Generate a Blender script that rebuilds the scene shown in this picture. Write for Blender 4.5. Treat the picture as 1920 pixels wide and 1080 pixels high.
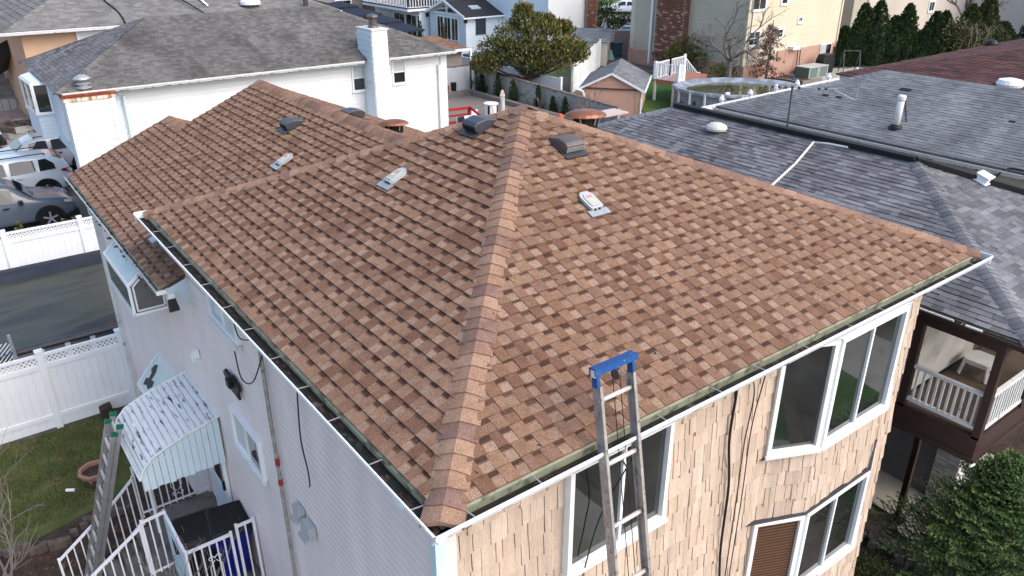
import bpy, math, random
from mathutils import Vector as V, Matrix
random.seed(7)
R = random.random
U = random.uniform
S = bpy.context.scene
for o in list(bpy.data.objects): bpy.data.objects.remove(o)
C = S.collection

# ------------------------------------------------------------------ camera, light, exposure
cam = bpy.data.cameras.new('camera'); co = bpy.data.objects.new('camera', cam); C.objects.link(co)
co.location = (-2.036, -3.450, 9.10)
co.rotation_euler = (math.radians(90 - 25.22), 0, math.radians(52.97 - 90))
cam.sensor_width = 36; cam.lens = 1465 / 1920 * 36; cam.clip_start = .05; cam.clip_end = 900
S.camera = co
w = bpy.data.worlds.new('World'); S.world = w; w.use_nodes = True
nt = w.node_tree; nt.nodes.clear()
sky = nt.nodes.new('ShaderNodeTexSky'); sky.sky_type = 'NISHITA'; sky.sun_disc = False
SD = V((.42, -1.0, 1.05)).normalized()
sky.sun_elevation = math.asin(SD.z); sky.sun_rotation = math.atan2(SD.x, SD.y)
sky.air_density = 1.0; sky.dust_density = 3.0; sky.ozone_density = 1.0
bg = nt.nodes.new('ShaderNodeBackground'); bg.inputs['Strength'].default_value = .15
wo = nt.nodes.new('ShaderNodeOutputWorld')
nt.links.new(sky.outputs[0], bg.inputs[0]); nt.links.new(bg.outputs[0], wo.inputs[0])
sl = bpy.data.lights.new('sun', 'SUN'); so = bpy.data.objects.new('sun', sl); C.objects.link(so)
sl.energy = .8; sl.angle = math.radians(60); sl.color = (1, .965, .92)
so.rotation_euler = SD.to_track_quat('Z', 'Y').to_euler(); so.location = (0, -20, 40)
S.view_settings.view_transform = 'Standard'; S.view_settings.look = 'None'
S.view_settings.gamma = 1; S.view_settings.use_curve_mapping = False
S.view_settings.exposure = 1.05
S.render.engine = 'CYCLES'

# ------------------------------------------------------------------ materials
def mat(name, col, rough=.75, var=.12, scale=8, fine=0, fscale=150, bump=0, bscale=60, spec=.3, metal=0,
        stain=None, sscale=1.5, sth=.6, ssoft=.12, stretch=(1, 1, 1), coat=0):
    m = bpy.data.materials.new(name); m.use_nodes = True
    n = m.node_tree.nodes; l = m.node_tree.links
    b = n['Principled BSDF']; b.inputs['Roughness'].default_value = rough
    b.inputs['Metallic'].default_value = metal
    b.inputs['Specular IOR Level'].default_value = spec
    if coat: b.inputs['Coat Weight'].default_value = coat
    g = n.new('ShaderNodeNewGeometry'); mp = n.new('ShaderNodeMapping')
    mp.inputs['Scale'].default_value = stretch
    l.new(g.outputs['Position'], mp.inputs[0])
    def noise(sc, det=3):
        t = n.new('ShaderNodeTexNoise'); t.inputs['Scale'].default_value = sc; t.inputs['Detail'].default_value = det
        l.new(mp.outputs[0], t.inputs['Vector']); return t.outputs[0]
    def mrange(sock, a, b_, c, d):
        r = n.new('ShaderNodeMapRange'); l.new(sock, r.inputs[0])
        for i, x in enumerate((a, b_, c, d)): r.inputs[i + 1].default_value = x
        return r.outputs[0]
    col = tuple(col) + (1,)
    cur = None
    if var or fine:
        f = mrange(noise(scale), .3, .7, 1 - var, 1 + var)
        if fine:
            f2 = mrange(noise(fscale, 2), .33, .67, 1 - fine, 1 + fine)
            mm = n.new('ShaderNodeMath'); mm.operation = 'MULTIPLY'; l.new(f, mm.inputs[0]); l.new(f2, mm.inputs[1]); f = mm.outputs[0]
        vm = n.new('ShaderNodeVectorMath'); vm.operation = 'SCALE'; vm.inputs[0].default_value = col[:3]
        l.new(f, vm.inputs['Scale']); cur = vm.outputs[0]
    if stain:
        mx = n.new('ShaderNodeMix'); mx.data_type = 'RGBA'
        l.new(mrange(noise(sscale, 5), sth, sth + ssoft, 0, 1), mx.inputs[0])
        if cur: l.new(cur, mx.inputs[6])
        else: mx.inputs[6].default_value = col
        mx.inputs[7].default_value = tuple(stain) + (1,); cur = mx.outputs[2]
    if cur: l.new(cur, b.inputs['Base Color'])
    else: b.inputs['Base Color'].default_value = col
    if bump:
        bp = n.new('ShaderNodeBump'); bp.inputs['Strength'].default_value = bump; bp.inputs['Distance'].default_value = .01
        l.new(noise(bscale, 3), bp.inputs['Height']); l.new(bp.outputs[0], b.inputs['Normal'])
    return m

def family(name, cols, **k): return [mat('%s_%s' % (name, 'abcdefghij'[i]), c, **k) for i, c in enumerate(cols)]

BR = family('brown_shingle', [(0.2037, 0.1149, 0.0746), (0.2335, 0.1375, 0.0910), (0.1739, 0.0943, 0.0637), (0.2564, 0.1542, 0.1019), (0.2087, 0.1228, 0.0874)], rough=.95, var=.12, scale=12, fine=.45, fscale=140, bump=.7, bscale=150, spec=.12)
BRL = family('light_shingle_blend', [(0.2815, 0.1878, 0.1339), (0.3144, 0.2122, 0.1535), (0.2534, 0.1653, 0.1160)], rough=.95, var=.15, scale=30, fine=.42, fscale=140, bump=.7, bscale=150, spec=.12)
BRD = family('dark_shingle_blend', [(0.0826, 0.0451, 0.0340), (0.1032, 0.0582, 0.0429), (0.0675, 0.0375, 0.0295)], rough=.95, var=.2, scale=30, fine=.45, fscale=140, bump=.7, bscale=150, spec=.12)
CAPM = family('cap_shingle', [(.30, .185, .128), (.33, .21, .148), (.255, .155, .112), (.28, .170, .118), (.215, .135, .108), (.315, .198, .138)], rough=.95, var=.14, scale=9, fine=.42, fscale=140, bump=.7, bscale=150, spec=.12)
GS = family('grey_shingle', [(0.1484, 0.1508, 0.1608), (0.1662, 0.1691, 0.1792), (0.1282, 0.1303, 0.1412), (0.1959, 0.1977, 0.2064), (0.1045, 0.1063, 0.1151)], rough=.9, var=.28, scale=1.1, fine=.25, fscale=110, bump=.4, bscale=130, spec=.2)
GS2 = family('weathered_blue_grey_shingle', [(0.1643, 0.1734, 0.1843), (0.1802, 0.1897, 0.1998), (0.1484, 0.1561, 0.1668), (0.1961, 0.2040, 0.2134)], rough=.9, var=.22, scale=.8, fine=.25, fscale=90, spec=.2, stain=(0.1007, 0.1040, 0.1096), sscale=.9, sth=.55, ssoft=.3, stretch=(.5, 1.6, 1))
GS3 = family('weathered_taupe_shingle', [(.118, .112, .108), (.135, .128, .123), (.10, .096, .093), (.148, .14, .134)], rough=.92, var=.2, scale=.7, fine=.25, fscale=90, spec=.15, stain=(.055, .053, .053), sscale=.9, sth=.56, ssoft=.25, stretch=(1.5, .45, 1))
GS4 = family('pale_grey_shingle', [(.175, .172, .166), (.20, .196, .188), (.15, .147, .142)], rough=.92, var=.15, scale=.8, fine=.25, fscale=60, spec=.15)
RS = family('dark_red_shingle', [(.078, .038, .036), (.095, .048, .043), (.060, .033, .034), (.112, .052, .046)], rough=.92, var=.2, scale=1.5, fine=.3, fscale=60, spec=.15)
SHK = family('cedar_shake', [(.53, .41, .32), (.555, .435, .345), (.51, .395, .312), (.525, .415, .33), (.485, .38, .305), (.57, .455, .365)], rough=.85, var=.14, scale=3, fine=.12, fscale=60, bump=.6, bscale=40, spec=.2, stretch=(4, 4, .22))
M = dict(
 lav=mat('lavender_grey_vinyl_siding', (.77, .67, .64), .5, .05, 2, stain=(.68, .585, .56), sscale=1.6, sth=.52, ssoft=.3, stretch=(1, 1, .22)),
 wall=mat('dark_sheathing', (.10, .07, .05), .9),
 white=mat('white_vinyl', (.80, .82, .84), .4, .03, 3),
 whited=mat('dirty_white_paint', (.68, .68, .66), .5, .08, 4, stain=(.35, .34, .31), sscale=6, sth=.62, ssoft=.1),
 wsid=mat('white_siding', (.80, .80, .79), .5, .03, 1),
 wsid2=mat('shade_blued_white_siding', (.62, .70, .76), .5, .03, 1),  # white siding; bluish cast of the sunless sides is put into the colour
 frame=mat('white_window_frame', (.82, .84, .85), .35, .02, 5),
 glass=mat('dark_window_glass', (.014, .017, .017), .03, .5, 2.5, spec=1.0, bump=.05, bscale=2.2, coat=.6),
 glassc=mat('pale_skylight_glass', (.40, .47, .48), .12, .08, 3, spec=.6),
 sideglass=mat('grey_side_glass', (.13,.125,.125), .12, .1, 3, spec=.6),
 blindd=mat('dark_blind_pane', (.03, .018, .012), .6, .1),  # even dark brown for the pane behind the blind slats
 blind=mat('brown_window_blind', (.12, .06, .035), .6, .1, 20),
 cream=mat('pale_window_shade', (.55, .58, .56), .6, .04, 5),
 gutin=mat('mossy_gutter_inside', (.10, .105, .085), .9, .3, 12, stain=(.022, .020, .016), sscale=9, sth=.44, ssoft=.1, bump=.5, bscale=60),
 gutmud=mat('black_gutter_silt', (.018, .018, .016), .6, .4, 12, stain=(.10, .10, .075), sscale=7, sth=.6, ssoft=.1, bump=.6, bscale=50),
 moss=mat('greenish_drip_edge', (.27, .28, .20), .6, .2, 5, stain=(.10, .11, .07), sscale=8, sth=.52, ssoft=.12),
 alu=mat('aluminium', (.42, .42, .43), .35, .12, 12, metal=.75, spec=.5),
 alum=mat('worn_aluminium_rail', (.36, .34, .33), .5, .2, 9, metal=.35, spec=.5, stain=(.20, .17, .15), sscale=25, sth=.58, ssoft=.08),
 rung=mat('bright_rung', (.72, .68, .64), .35, .12, 30, metal=.3, spec=.5),
 blue=mat('blue_paint', (.012, .075, .25), .4, .15, 30, stain=(.35, .38, .42), sscale=60, sth=.68, ssoft=.04),
 green=mat('green_plastic', (.008, .13, .065), .4),
 darkm=mat('charcoal_metal', (.055, .057, .066), .4, .12, 14, metal=.2, spec=.5),
 bron=mat('bronze_brown_metal', (.12, .105, .10), .4, .1, 9, metal=.3, spec=.5),
 black=mat('black_plastic', (.012, .012, .013), .5, .1),
 blackr=mat('black_rubber', (.008, .008, .008), .7, .1),
 greym=mat('light_grey_plastic', (.42, .44, .44), .45, .06, 10),
 galv=mat('galvanised_steel', (.45, .47, .48), .4, .12, 14, metal=.5),
 rust=mat('rusted_steel', (.19, .035, .018), .8, .3, 9, stain=(.30, .12, .05), sscale=6, sth=.55, ssoft=.1),
 copper=mat('weathered_copper', (.27, .105, .055), .42, .35, 4, metal=.45, spec=.5, stain=(.09, .04, .03), sscale=5, sth=.6, ssoft=.12),
 red=mat('red_painted_wood', (.36, .018, .018), .55, .12, 6),
 pinks=mat('pink_label', (.62, .25, .28), .5), yels=mat('yellow_label', (.62, .54, .28), .5), whites=mat('white_label', (.8, .8, .8), .5, 0),
 ylab=mat('bright_yellow_label', (.80, .72, .02), .5, 0), blab=mat('blue_label', (.05, .08, .35), .5, 0),
 wood=mat('weathered_grey_wood', (.20, .175, .155), .85, .2, 3, stretch=(.4, 4, 1), bump=.2),
 cedar=mat('reddish_deck_wood', (.34, .15, .10), .8, .12, 4),
 brown=mat('dark_brown_paint', (.045, .025, .022), .55, .12, 5),
 iron=mat('white_wrought_iron', (.78, .78, .80), .45, .05, 8, stain=(.3, .2, .14), sscale=30, sth=.72, ssoft=.05),
 conc=mat('concrete', (.26, .25, .235), .9, .12, 1.5, fine=.08, fscale=60, stain=(.15, .135, .12), sscale=1.3, sth=.5, ssoft=.2),
 concb=mat('brown_stained_concrete', (.115, .095, .085), .9, .2, 1.2, fine=.1, fscale=50, stain=(.06, .05, .042), sscale=1.5, sth=.52, ssoft=.15),
 concl=mat('light_concrete', (.36, .345, .315), .9, .1, 1, fine=.07, fscale=60, stain=(.25, .24, .17), sscale=1.2, sth=.55, ssoft=.15),
 stucco=mat('grey_stucco', (.20, .20, .205), .95, .1, 3, bump=.6, bscale=80),
 stuccow=mat('stained_white_stucco', (.55, .51, .46), .95, .1, 3, bump=.5, bscale=70, stain=(.40, .36, .31), sscale=2.5, sth=.5, ssoft=.2),
 asph=mat('asphalt', (.16, .16, .165), .92, .1, .6, fine=.15, fscale=30),
 soil=mat('dark_soil', (.055, .038, .028), .95, .35, 5, fine=.35, fscale=45, bump=.8, bscale=30),
 earth=mat('patchy_ground', (.14, .12, .09), .95, .3, .2, fine=.2, fscale=9, stain=(.06, .08, .03), sscale=.15, sth=.5),
 grass=mat('short_grass', (.075, .095, .028), .95, .3, 2.2, fine=.3, fscale=60, bump=.5, bscale=60, stain=(.15, .125, .055), sscale=1.6, sth=.52, ssoft=.2),
 lawn=mat('green_lawn', (.038, .098, .018), .95, .2, .7, fine=.3, fscale=30, stain=(.085, .12, .03), sscale=.5, sth=.55, ssoft=.2),
 pinkd=mat('pinkish_paving', (.30, .22, .20), .9, .12, .8, fine=.1, fscale=20, stain=(.20, .15, .135), sscale=.7, sth=.55, ssoft=.15),
 tarp=mat('black_pool_tarpaulin', (.022, .024, .032), .38, .3, 2, spec=.5, bump=.9, bscale=3),
 twater=mat('murky_water', (.060, .062, .045), .35, .5, 1.2, spec=.2, bump=.3, bscale=3, stain=(.022,.022,.022), sscale=1.2, sth=.5, ssoft=.12, stretch=(.4,1.3,1)),
 pwater=mat('pool_water', (.055, .058, .022), .05, .2, .5, spec=.5, bump=.02, bscale=4),
 pcov=mat('grey_pool_cover', (.20, .225, .26), .45, .15, 2, bump=.7, bscale=6, stain=(.32, .36, .42), sscale=2, sth=.5, ssoft=.1),
 pwall=mat('grey_pool_wall', (.19, .21, .235), .5, .08, 2),
 brick=family('brick', [(.15, .055, .035), (.19, .075, .05), (.12, .045, .03), (.40, .24, .17)], rough=.9, var=.15, scale=20),
 mort=mat('mortar', (.26, .20, .17), .95),
 yel=mat('cream_yellow_siding', (.60, .535, .40), .6, .05, .6),
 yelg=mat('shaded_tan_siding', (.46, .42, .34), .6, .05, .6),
 pinkf=mat('pink_masonry', (.44, .27, .21), .85, .08, 1),
 peach=mat('peach_stucco', (.55, .36, .235), .9, .06, 1),
 salm=mat('salmon_painted_wood', (.58, .34, .25), .8, .05, 2),
 beige=mat('beige_stucco', (.57, .51, .44), .9, .05, .6),
 tan=mat('tan_siding', (.28, .245, .22), .7, .06, 1),
 stone=mat('grey_stone_render', (.38, .38, .355), .95, .2, 3, bump=1, bscale=9, stain=(.18, .19, .17), sscale=3, sth=.5, ssoft=.2),
 whitew=mat('whitewashed_panel', (.60, .61, .63), .8, .08, 2, stain=(.33, .33, .35), sscale=4, sth=.62, ssoft=.08),
 navy=mat('navy_canvas', (.016, .022, .038), .6, .15, 3, spec=.3),
 terr=mat('terracotta', (.36, .19, .14), .85, .12, 6, stain=(.22, .20, .10), sscale=6, sth=.62, ssoft=.08),
 carw=mat('white_car_paint', (.72, .76, .78), .18, .02, 3, spec=.5, coat=.5),
 carg=mat('slate_blue_car_paint', (.085, .11, .145), .3, .05, 3, spec=.5, coat=.6),
 carb=mat('blue_grey_car_paint', (.10, .15, .20), .2, .05, 3, spec=.5, coat=.6),
 cars=mat('silver_car_paint', (.36, .38, .41), .22, .05, 3, spec=.5, coat=.5),
 carglass=mat('car_glass', (.012, .015, .018), .05, .1, 2, spec=.6),
 tail=mat('red_lamp', (.45, .01, .012), .2, 0), amber=mat('amber_lamp', (.6, .2, .05), .2, 0), lampw=mat('clear_lamp', (.6, .6, .58), .15, 0),
 awn=mat('white_corrugated_awning', (.70, .72, .73), .5, .06, 4, stain=(.045, .042, .04), sscale=3.6, sth=.575, ssoft=.12, stretch=(6.5, 1.3, 1)),
 awnb=mat('shade_blued_panel', (.56, .68, .74), .5, .04, 4),  # white panels with the blue of open shade mixed into their colour
 teal=mat('teal_cover', (.05, .10, .115), .6, .1), bin=mat('blue_bin', (.012, .015, .22), .45, .08),
 bark=mat('grey_bark', (.17, .14, .125), .9, .2, 12), barkd=mat('dark_bark', (.05, .038, .03), .9, .2, 12),
 barkl=mat('pale_twig_bark', (.22, .19, .175), .9, .15, 12),
 rubber=mat('silver_tape', (.4, .4, .4), .5), dome=mat('cream_dome', (.56, .55, .50), .6, .08, 4),
 redt=mat('red_tape', (.28, .04, .035), .5, 0), plastb=mat('printed_plastic_bag', (.75, .73, .74), .5, .05, 20, stain=(.5, .08, .08), sscale=14, sth=.62, ssoft=.05),
 dirtb=mat('snake_print', (.02, .02, .02), .5))
def leafmats(name, cols): return family(name, cols, rough=.7, var=.12, scale=4, spec=.25)
MAG = leafmats('magnolia_leaf', [(.105, .118, .034), (.155, .155, .042), (.058, .072, .022), (.23, .17, .040), (.036, .045, .016)])
SPR = leafmats('spruce_needle', [(0.0900, 0.1620, 0.0576), (0.1320, 0.2160, 0.0696), (0.0624, 0.1200, 0.0456), (0.2160, 0.3000, 0.0900), (0.0384, 0.0744, 0.0312)])
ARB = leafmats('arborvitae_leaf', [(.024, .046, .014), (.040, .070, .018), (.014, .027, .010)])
ARB2 = leafmats('yellower_arborvitae_leaf', [(.030, .052, .014), (.048, .075, .018), (.018, .034, .012), (.085, .085, .025)])  # lighter, yellower leaf tones for some evergreens and shrubs
BSH = leafmats('yellow_green_bush_leaf', [(.10, .11, .022), (.16, .15, .03), (.05, .065, .016)])
DRY = leafmats('dry_brown_leaf', [(.17, .085, .055), (.12, .055, .04), (.22, .12, .08)])
OLV = leafmats('olive_leaf', [(.085, .082, .04), (.12, .11, .06), (.055, .055, .03)])

# ------------------------------------------------------------------ mesh builder and object bookkeeping
class MB:
    def __init__(s): s.v = []; s.f = []; s.m = []
    def add(s, vs, fs, m=0):
        b = len(s.v); s.v += [tuple(x) for x in vs]
        for f in fs: s.f.append(tuple(i + b for i in f)); s.m.append(m)
    def box(s, a, b, m=0):
        x0, y0, z0 = a; x1, y1, z1 = b
        s.add([(x0,y0,z0),(x1,y0,z0),(x1,y1,z0),(x0,y1,z0),(x0,y0,z1),(x1,y0,z1),(x1,y1,z1),(x0,y1,z1)],
              [(0,3,2,1),(4,5,6,7),(0,1,5,4),(1,2,6,5),(2,3,7,6),(3,0,4,7)], m); return s
    def ob(s, c, ax, h, m=0):      # oriented box: centre, three axes, half sizes
        c = V(c); ax = [V(a).normalized() for a in ax]; vs = []
        for k in (-1, 1):
            for i, j in ((-1,-1),(1,-1),(1,1),(-1,1)): vs.append(c + ax[0]*h[0]*i + ax[1]*h[1]*j + ax[2]*h[2]*k)
        s.add(vs, [(0,3,2,1),(4,5,6,7),(0,1,5,4),(1,2,6,5),(2,3,7,6),(3,0,4,7)], m); return s
    def bar(s, a, b, w, t, up=(0,0,1), m=0):   # rectangular bar from a to b
        a = V(a); b = V(b); d = (b - a); L = d.length; d.normalize()
        x = d.cross(V(up)); x = x.normalized() if x.length > 1e-4 else V((1,0,0)); z = x.cross(d)
        return s.ob((a + b) / 2, (d, x, z), (L/2, w/2, t/2), m)
    def poly(s, pts, m=0): s.add(pts, [tuple(range(len(pts)))], m); return s
    def prism(s, pts, vec, m=0):
        n = len(pts); v = V(vec); p = [V(q) for q in pts]
        s.add(p + [q + v for q in p], [tuple(range(n))[::-1], tuple(range(n, 2*n))] + [(i, (i+1) % n, (i+1) % n + n, i + n) for i in range(n)], m); return s
    def tube(s, pts, r, n=6, m=0, cap=True):
        pts = [V(p) for p in pts]; k = len(pts); rs = r if isinstance(r, (list, tuple)) else [r]*k; vs = []
        for i, p in enumerate(pts):
            d = (pts[min(i+1, k-1)] - pts[max(i-1, 0)]).normalized()
            a = d.orthogonal().normalized() if i == 0 else (a - d*a.dot(d)).normalized()
            b = d.cross(a)
            for j in range(n): t = 2*math.pi*j/n; vs.append(p + (a*math.cos(t) + b*math.sin(t))*rs[i])
        fs = [(i*n+j, i*n+(j+1) % n, (i+1)*n+(j+1) % n, (i+1)*n+j) for i in range(k-1) for j in range(n)]
        if cap: fs += [tuple(range(n))[::-1], tuple((k-1)*n+j for j in range(n))]
        s.add(vs, fs, m); return s
    def lathe(s, c, prof, n=20, m=0, ax=None):
        c = V(c); vs = []; X, Y, Z = ax or (V((1,0,0)), V((0,1,0)), V((0,0,1)))
        for r, z in prof:
            for j in range(n): t = 2*math.pi*j/n; vs.append(c + X*r*math.cos(t) + Y*r*math.sin(t) + Z*z)
        k = len(prof); fs = [(i*n+j, i*n+(j+1) % n, (i+1)*n+(j+1) % n, (i+1)*n+j) for i in range(k-1) for j in range(n)]
        fs += [tuple(range(n))[::-1], tuple((k-1)*n+j for j in range(n))]
        s.add(vs, fs, m); return s
ORI = {}
def build(name, mb, mats, parent=None, origin=None, smooth=False, bev=0):
    if not isinstance(mats, (list, tuple)): mats = [mats]
    root = parent
    o3 = V(origin) if origin is not None else (ORI[parent.name] if parent else V((0,0,0)))
    me = bpy.data.meshes.new(name)
    me.from_pydata([(x-o3.x, y-o3.y, z-o3.z) for x, y, z in mb.v], [], mb.f)
    for m in mats: me.materials.append(m)
    if len(mats) > 1: me.polygons.foreach_set('material_index', mb.m)
    if smooth: me.polygons.foreach_set('use_smooth', [True]*len(me.polygons))
    me.update()
    o = bpy.data.objects.new(name, me); C.objects.link(o)
    if parent: o.parent = parent
    else: o.location = o3
    ORI[o.name] = o3
    if bev:
        md = o.modifiers.new('bevel', 'BEVEL'); md.width = bev; md.segments = 2; md.limit_method = 'ANGLE'
    return o
def T(name, label, cat, loc, group=None):
    o = bpy.data.objects.new(name, None); C.objects.link(o); o.location = loc; o.empty_display_size = .2
    o['label'] = label; o['category'] = cat
    if group: o['group'] = group
    ORI[o.name] = V(loc); return o
def solo(name, mb, mats, label, cat, loc, group=None, **k):
    o = build(name, mb, mats, None, loc, **k); o['label'] = label; o['category'] = cat
    if group: o['group'] = group
    return o
def setting(name, mb, mats, kind='structure', **k):
    o = build(name, mb, mats, None, (0,0,0), **k); o['kind'] = kind; return o
def stuffp(name, mb, mats, parent, **k):
    if not mb.f: return
    o = build(name, mb, mats, parent, **k); o['kind'] = 'stuff'; return o
def copy_tree(o, parent=None):
    c = o.copy(); C.objects.link(c); c.parent = parent
    for ch in o.children: copy_tree(ch, c)
    return c
CAMP = V((-2.036, -3.45, 9.1))

# ------------------------------------------------------------------ shingled roof faces
def clip(poly, a, b, c):           # keep a*u+b*v+c >= 0
    out = []
    for i in range(len(poly)):
        p, q = poly[i], poly[(i+1) % len(poly)]; dp = a*p[0]+b*p[1]+c; dq = a*q[0]+b*q[1]+c
        if dp >= 0: out.append(p)
        if (dp >= 0) != (dq >= 0): t = dp/(dp-dq); out.append((p[0]+(q[0]-p[0])*t, p[1]+(q[1]-p[1])*t))
    return out
def face_frame(p3, N=None):
    O = V(p3[0]); Uv = (V(p3[1]) - O).normalized()
    N = Uv.cross(V(p3[2]) - O).normalized()
    if N.z < 0: N = -N
    Vv = N.cross(Uv)
    if Vv.z < 0: Vv = -Vv
    uv = [((V(p)-O).dot(Uv), (V(p)-O).dot(Vv)) for p in p3]
    a = sum(uv[i][0]*uv[(i+1) % len(uv)][1]-uv[(i+1) % len(uv)][0]*uv[i][1] for i in range(len(uv)))
    if a < 0: uv = uv[::-1]
    return O, Uv, Vv, N, uv
def shingles(p3, exp, wid, thick, kind='tab', jit=.15, u_off=0, v_off=0, over=.012, post=None):
    """list of (distance, verts, faces, mat groups) one per shingle; p3[0]->p3[1] is the eave"""
    O, Uv, Vv, N, uv = face_frame(p3); out = []
    umin = min(p[0] for p in uv); umax = max(p[0] for p in uv); vmax = max(p[1] for p in uv)
    i = 0
    while i*exp - v_off < vmax:
        v0 = i*exp - v_off; v1 = v0 + exp*1.04; u = umin - wid*(1+((i*0.37+u_off) % 1)); k = 0
        row = U(-.004, .004)
        while u < umax + wid:
            wd = wid*U(1-jit, 1+jit); tooth = (k % 2 == 0)
            if kind == 'lam': wd = wid*(U(.85, 1.35) if tooth else U(.75, 1.08))
            skew = U(-.006, .006)
            quad = [(u, v0-over+row), (u+wd-.003, v0-over+row), (u+wd-.003+skew, v1+row), (u+skew, v1+row)]
            for a in range(len(uv)):
                p, q = uv[a], uv[(a+1) % len(uv)]; ex, ey = q[0]-p[0], q[1]-p[1]
                if abs(ey) < 1e-6 and p[1] < .001: continue   # let the eave course overhang
                quad = clip(quad, -ey, ex, ey*p[0]-ex*p[1])
                if len(quad) < 3: break
            if len(quad) >= 3 and post:
                for h_ in post(sum(q[1] for q in quad)/len(quad)):
                    if len(quad) >= 3: quad = clip(quad, *h_)
            if len(quad) >= 3:
                ar = abs(sum(quad[j][0]*quad[(j+1) % len(quad)][1]-quad[(j+1) % len(quad)][0]*quad[j][1] for j in range(len(quad))))/2
                if ar > .0002:
                    th = thick*((1.0 if tooth else .72) if kind == 'lam' else U(.35,1.15))
                    lift = U(0, .0022)
                    def P(q, up=1):
                        f = 1-(q[1]-v0)/(v1-v0)
                        return O + Uv*q[0] + Vv*q[1] + N*((th*f + .002 + lift) if up else -.006)
                    if kind == 'lam':
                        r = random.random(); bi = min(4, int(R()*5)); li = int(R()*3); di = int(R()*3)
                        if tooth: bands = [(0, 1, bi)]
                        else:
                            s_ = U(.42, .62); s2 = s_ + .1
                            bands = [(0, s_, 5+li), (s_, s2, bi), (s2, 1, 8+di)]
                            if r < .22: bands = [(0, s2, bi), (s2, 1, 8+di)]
                    else: bands = [(0, 1, -1)]
                    vs = []; fs = []; ms = []
                    for (b0, b1, mi) in bands:
                        sub = quad if len(bands) == 1 else clip(clip(quad, 0, 1, -(v0-over-.01 if b0 == 0 else v0+(v1-v0)*b0)), 0, -1, (v0+(v1-v0)*b1 if b1 < 1 else v1+.02))
                        if len(sub) < 3: continue
                        b = len(vs); n = len(sub)
                        vs += [P(q) for q in sub]; fs.append(tuple(range(b, b+n))); ms.append(mi)
                    b = len(vs); n = len(quad)
                    vs += [P(q) for q in quad] + [P(q, 0) for q in quad]
                    for j in range(n): fs.append((b+j, b+n+j, b+n+(j+1) % n, b+(j+1) % n)); ms.append(bands[0][2])
                    c = vs[0]; out.append(((c-CAMP).length, vs, fs, ms, ar))
            u += wd; k += 1
        i += 1
    return out
def lay(roof, lst, mats, nparts, name='shingle', vis=None):
    """nearest whole shingles become parts, the rest one stuff mesh"""
    lst.sort(key=lambda t: t[0]/max(t[4], .004)**.5)
    rest = MB()
    n = len(mats)
    for i, (d, vs, fs, ms, ar) in enumerate(lst):
        r = int(R()*n); ms = [m if m >= 0 else r for m in ms]
        if i < nparts and (vis is None or vis(vs[0])):
            mb = MB(); mb.v = [tuple(x) for x in vs]; mb.f = fs
            used = sorted(set(ms)); mb.m = [used.index(m) for m in ms]
            build(name, mb, [mats[m] for m in used], roof)
        else:
            b = len(rest.v); rest.v += [tuple(x) for x in vs]
            for f, m in zip(fs, ms): rest.f.append(tuple(j+b for j in f)); rest.m.append(m)
    stuffp(name + '_field', rest, mats, roof)
def caps(roof, P0, P1, n1, n2, half, exp, thick, mats, name='hip_cap', lift=.012, nparts=999):
    """bent cap pieces from P0 (low) to P1; n1, n2 the normals of the two slopes"""
    P0 = V(P0); P1 = V(P1); D = (P1-P0).normalized(); L = (P1-P0).length
    n1 = V(n1).normalized(); n2 = V(n2).normalized()
    a = n1.cross(D).normalized(); a = a if a.dot(n2) < 0 else -a
    b = n2.cross(D).normalized(); b = b if b.dot(n1) < 0 else -b
    up = (n1+n2).normalized(); s = 0; rest = MB()
    while s < L - .02:
        e = min(s + exp*1.05, L); ww = half*U(.95, 1.05); sk = U(-.014, .014); mb = MB(); vs = []
        prof_ = [(a, 1.), (a, .68), (a, .36), (None, 0.), (b, .36), (b, .68), (b, 1.)]
        for (t, h) in ((s-.012, thick), (e, .002)):
            for k, (q, dl) in enumerate(prof_):
                p = P0 + D*(t + sk*(k-3)/3 + .012*dl*dl)
                hh = h + lift*(1-dl*dl)
                p = p + up*(hh+.002) if q is None else p + q*ww*dl + (n1 if q is a else n2)*hh
                vs.append(p)
        lo = [v - up*(thick+.02+lift*.5) for v in vs]
        fs = [(k, k+1, k+8, k+7) for k in range(6)] + [(k+1, k, k+14, k+15) for k in range(6)] + [(0, 7, 21, 14), (13, 6, 20, 27)] + [(k+7, k+8, k+22, k+21) for k in range(6)]
        m = int(R()*len(mats)); mb.add(vs+lo, fs)
        if nparts > 0: build(name, mb, mats[m], roof); nparts -= 1
        else:
            bb = len(rest.v); rest.v += mb.v
            for f in mb.f: rest.f.append(tuple(j+bb for j in f)); rest.m.append(m)
        s += exp*U(.93, 1.07)
    stuffp(name + '_run', rest, mats, roof)
def slab(p3, t=.03, down=.012):    # sheathing under a roof face
    O, Uv, Vv, N, uv = face_frame(p3); mb = MB()
    mb.prism([V(p) - N*down for p in p3], -N*t); return mb

# ------------------------------------------------------------------ walls, windows
def siding(parent, P0, P1, z0, z1, h, m, N, lap=.018, name='siding_board', topfn=None, stuff=False):
    """lap boards between P0 and P1 (xy); N outward"""
    P0 = V((P0[0], P0[1], 0)); P1 = V((P1[0], P1[1], 0)); N = V(N); z = z0; rest = MB()
    while z < z1 - .01:
        zt = min(z+h, z1)
        zm = z+(zt-z)*.66
        mb = rest if stuff else MB()
        vs = []
        for (zz_, d_) in ((z,-.02),(z,lap),(zm,lap*.92),(zt,.0),(zt,-.02)):
            vs += [P0 + V((0,0,zz_)) + N*d_, P1 + V((0,0,zz_)) + N*d_]
        mb.add(vs, [(0,1,3,2),(2,3,5,4),(4,5,7,6),(6,7,9,8),(0,2,4,6,8),(1,3,5,7,9)])
        if not stuff: build(name, mb, m, parent)
        z += h
    if stuff: stuffp(name + '_field', rest, m, parent)
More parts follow.
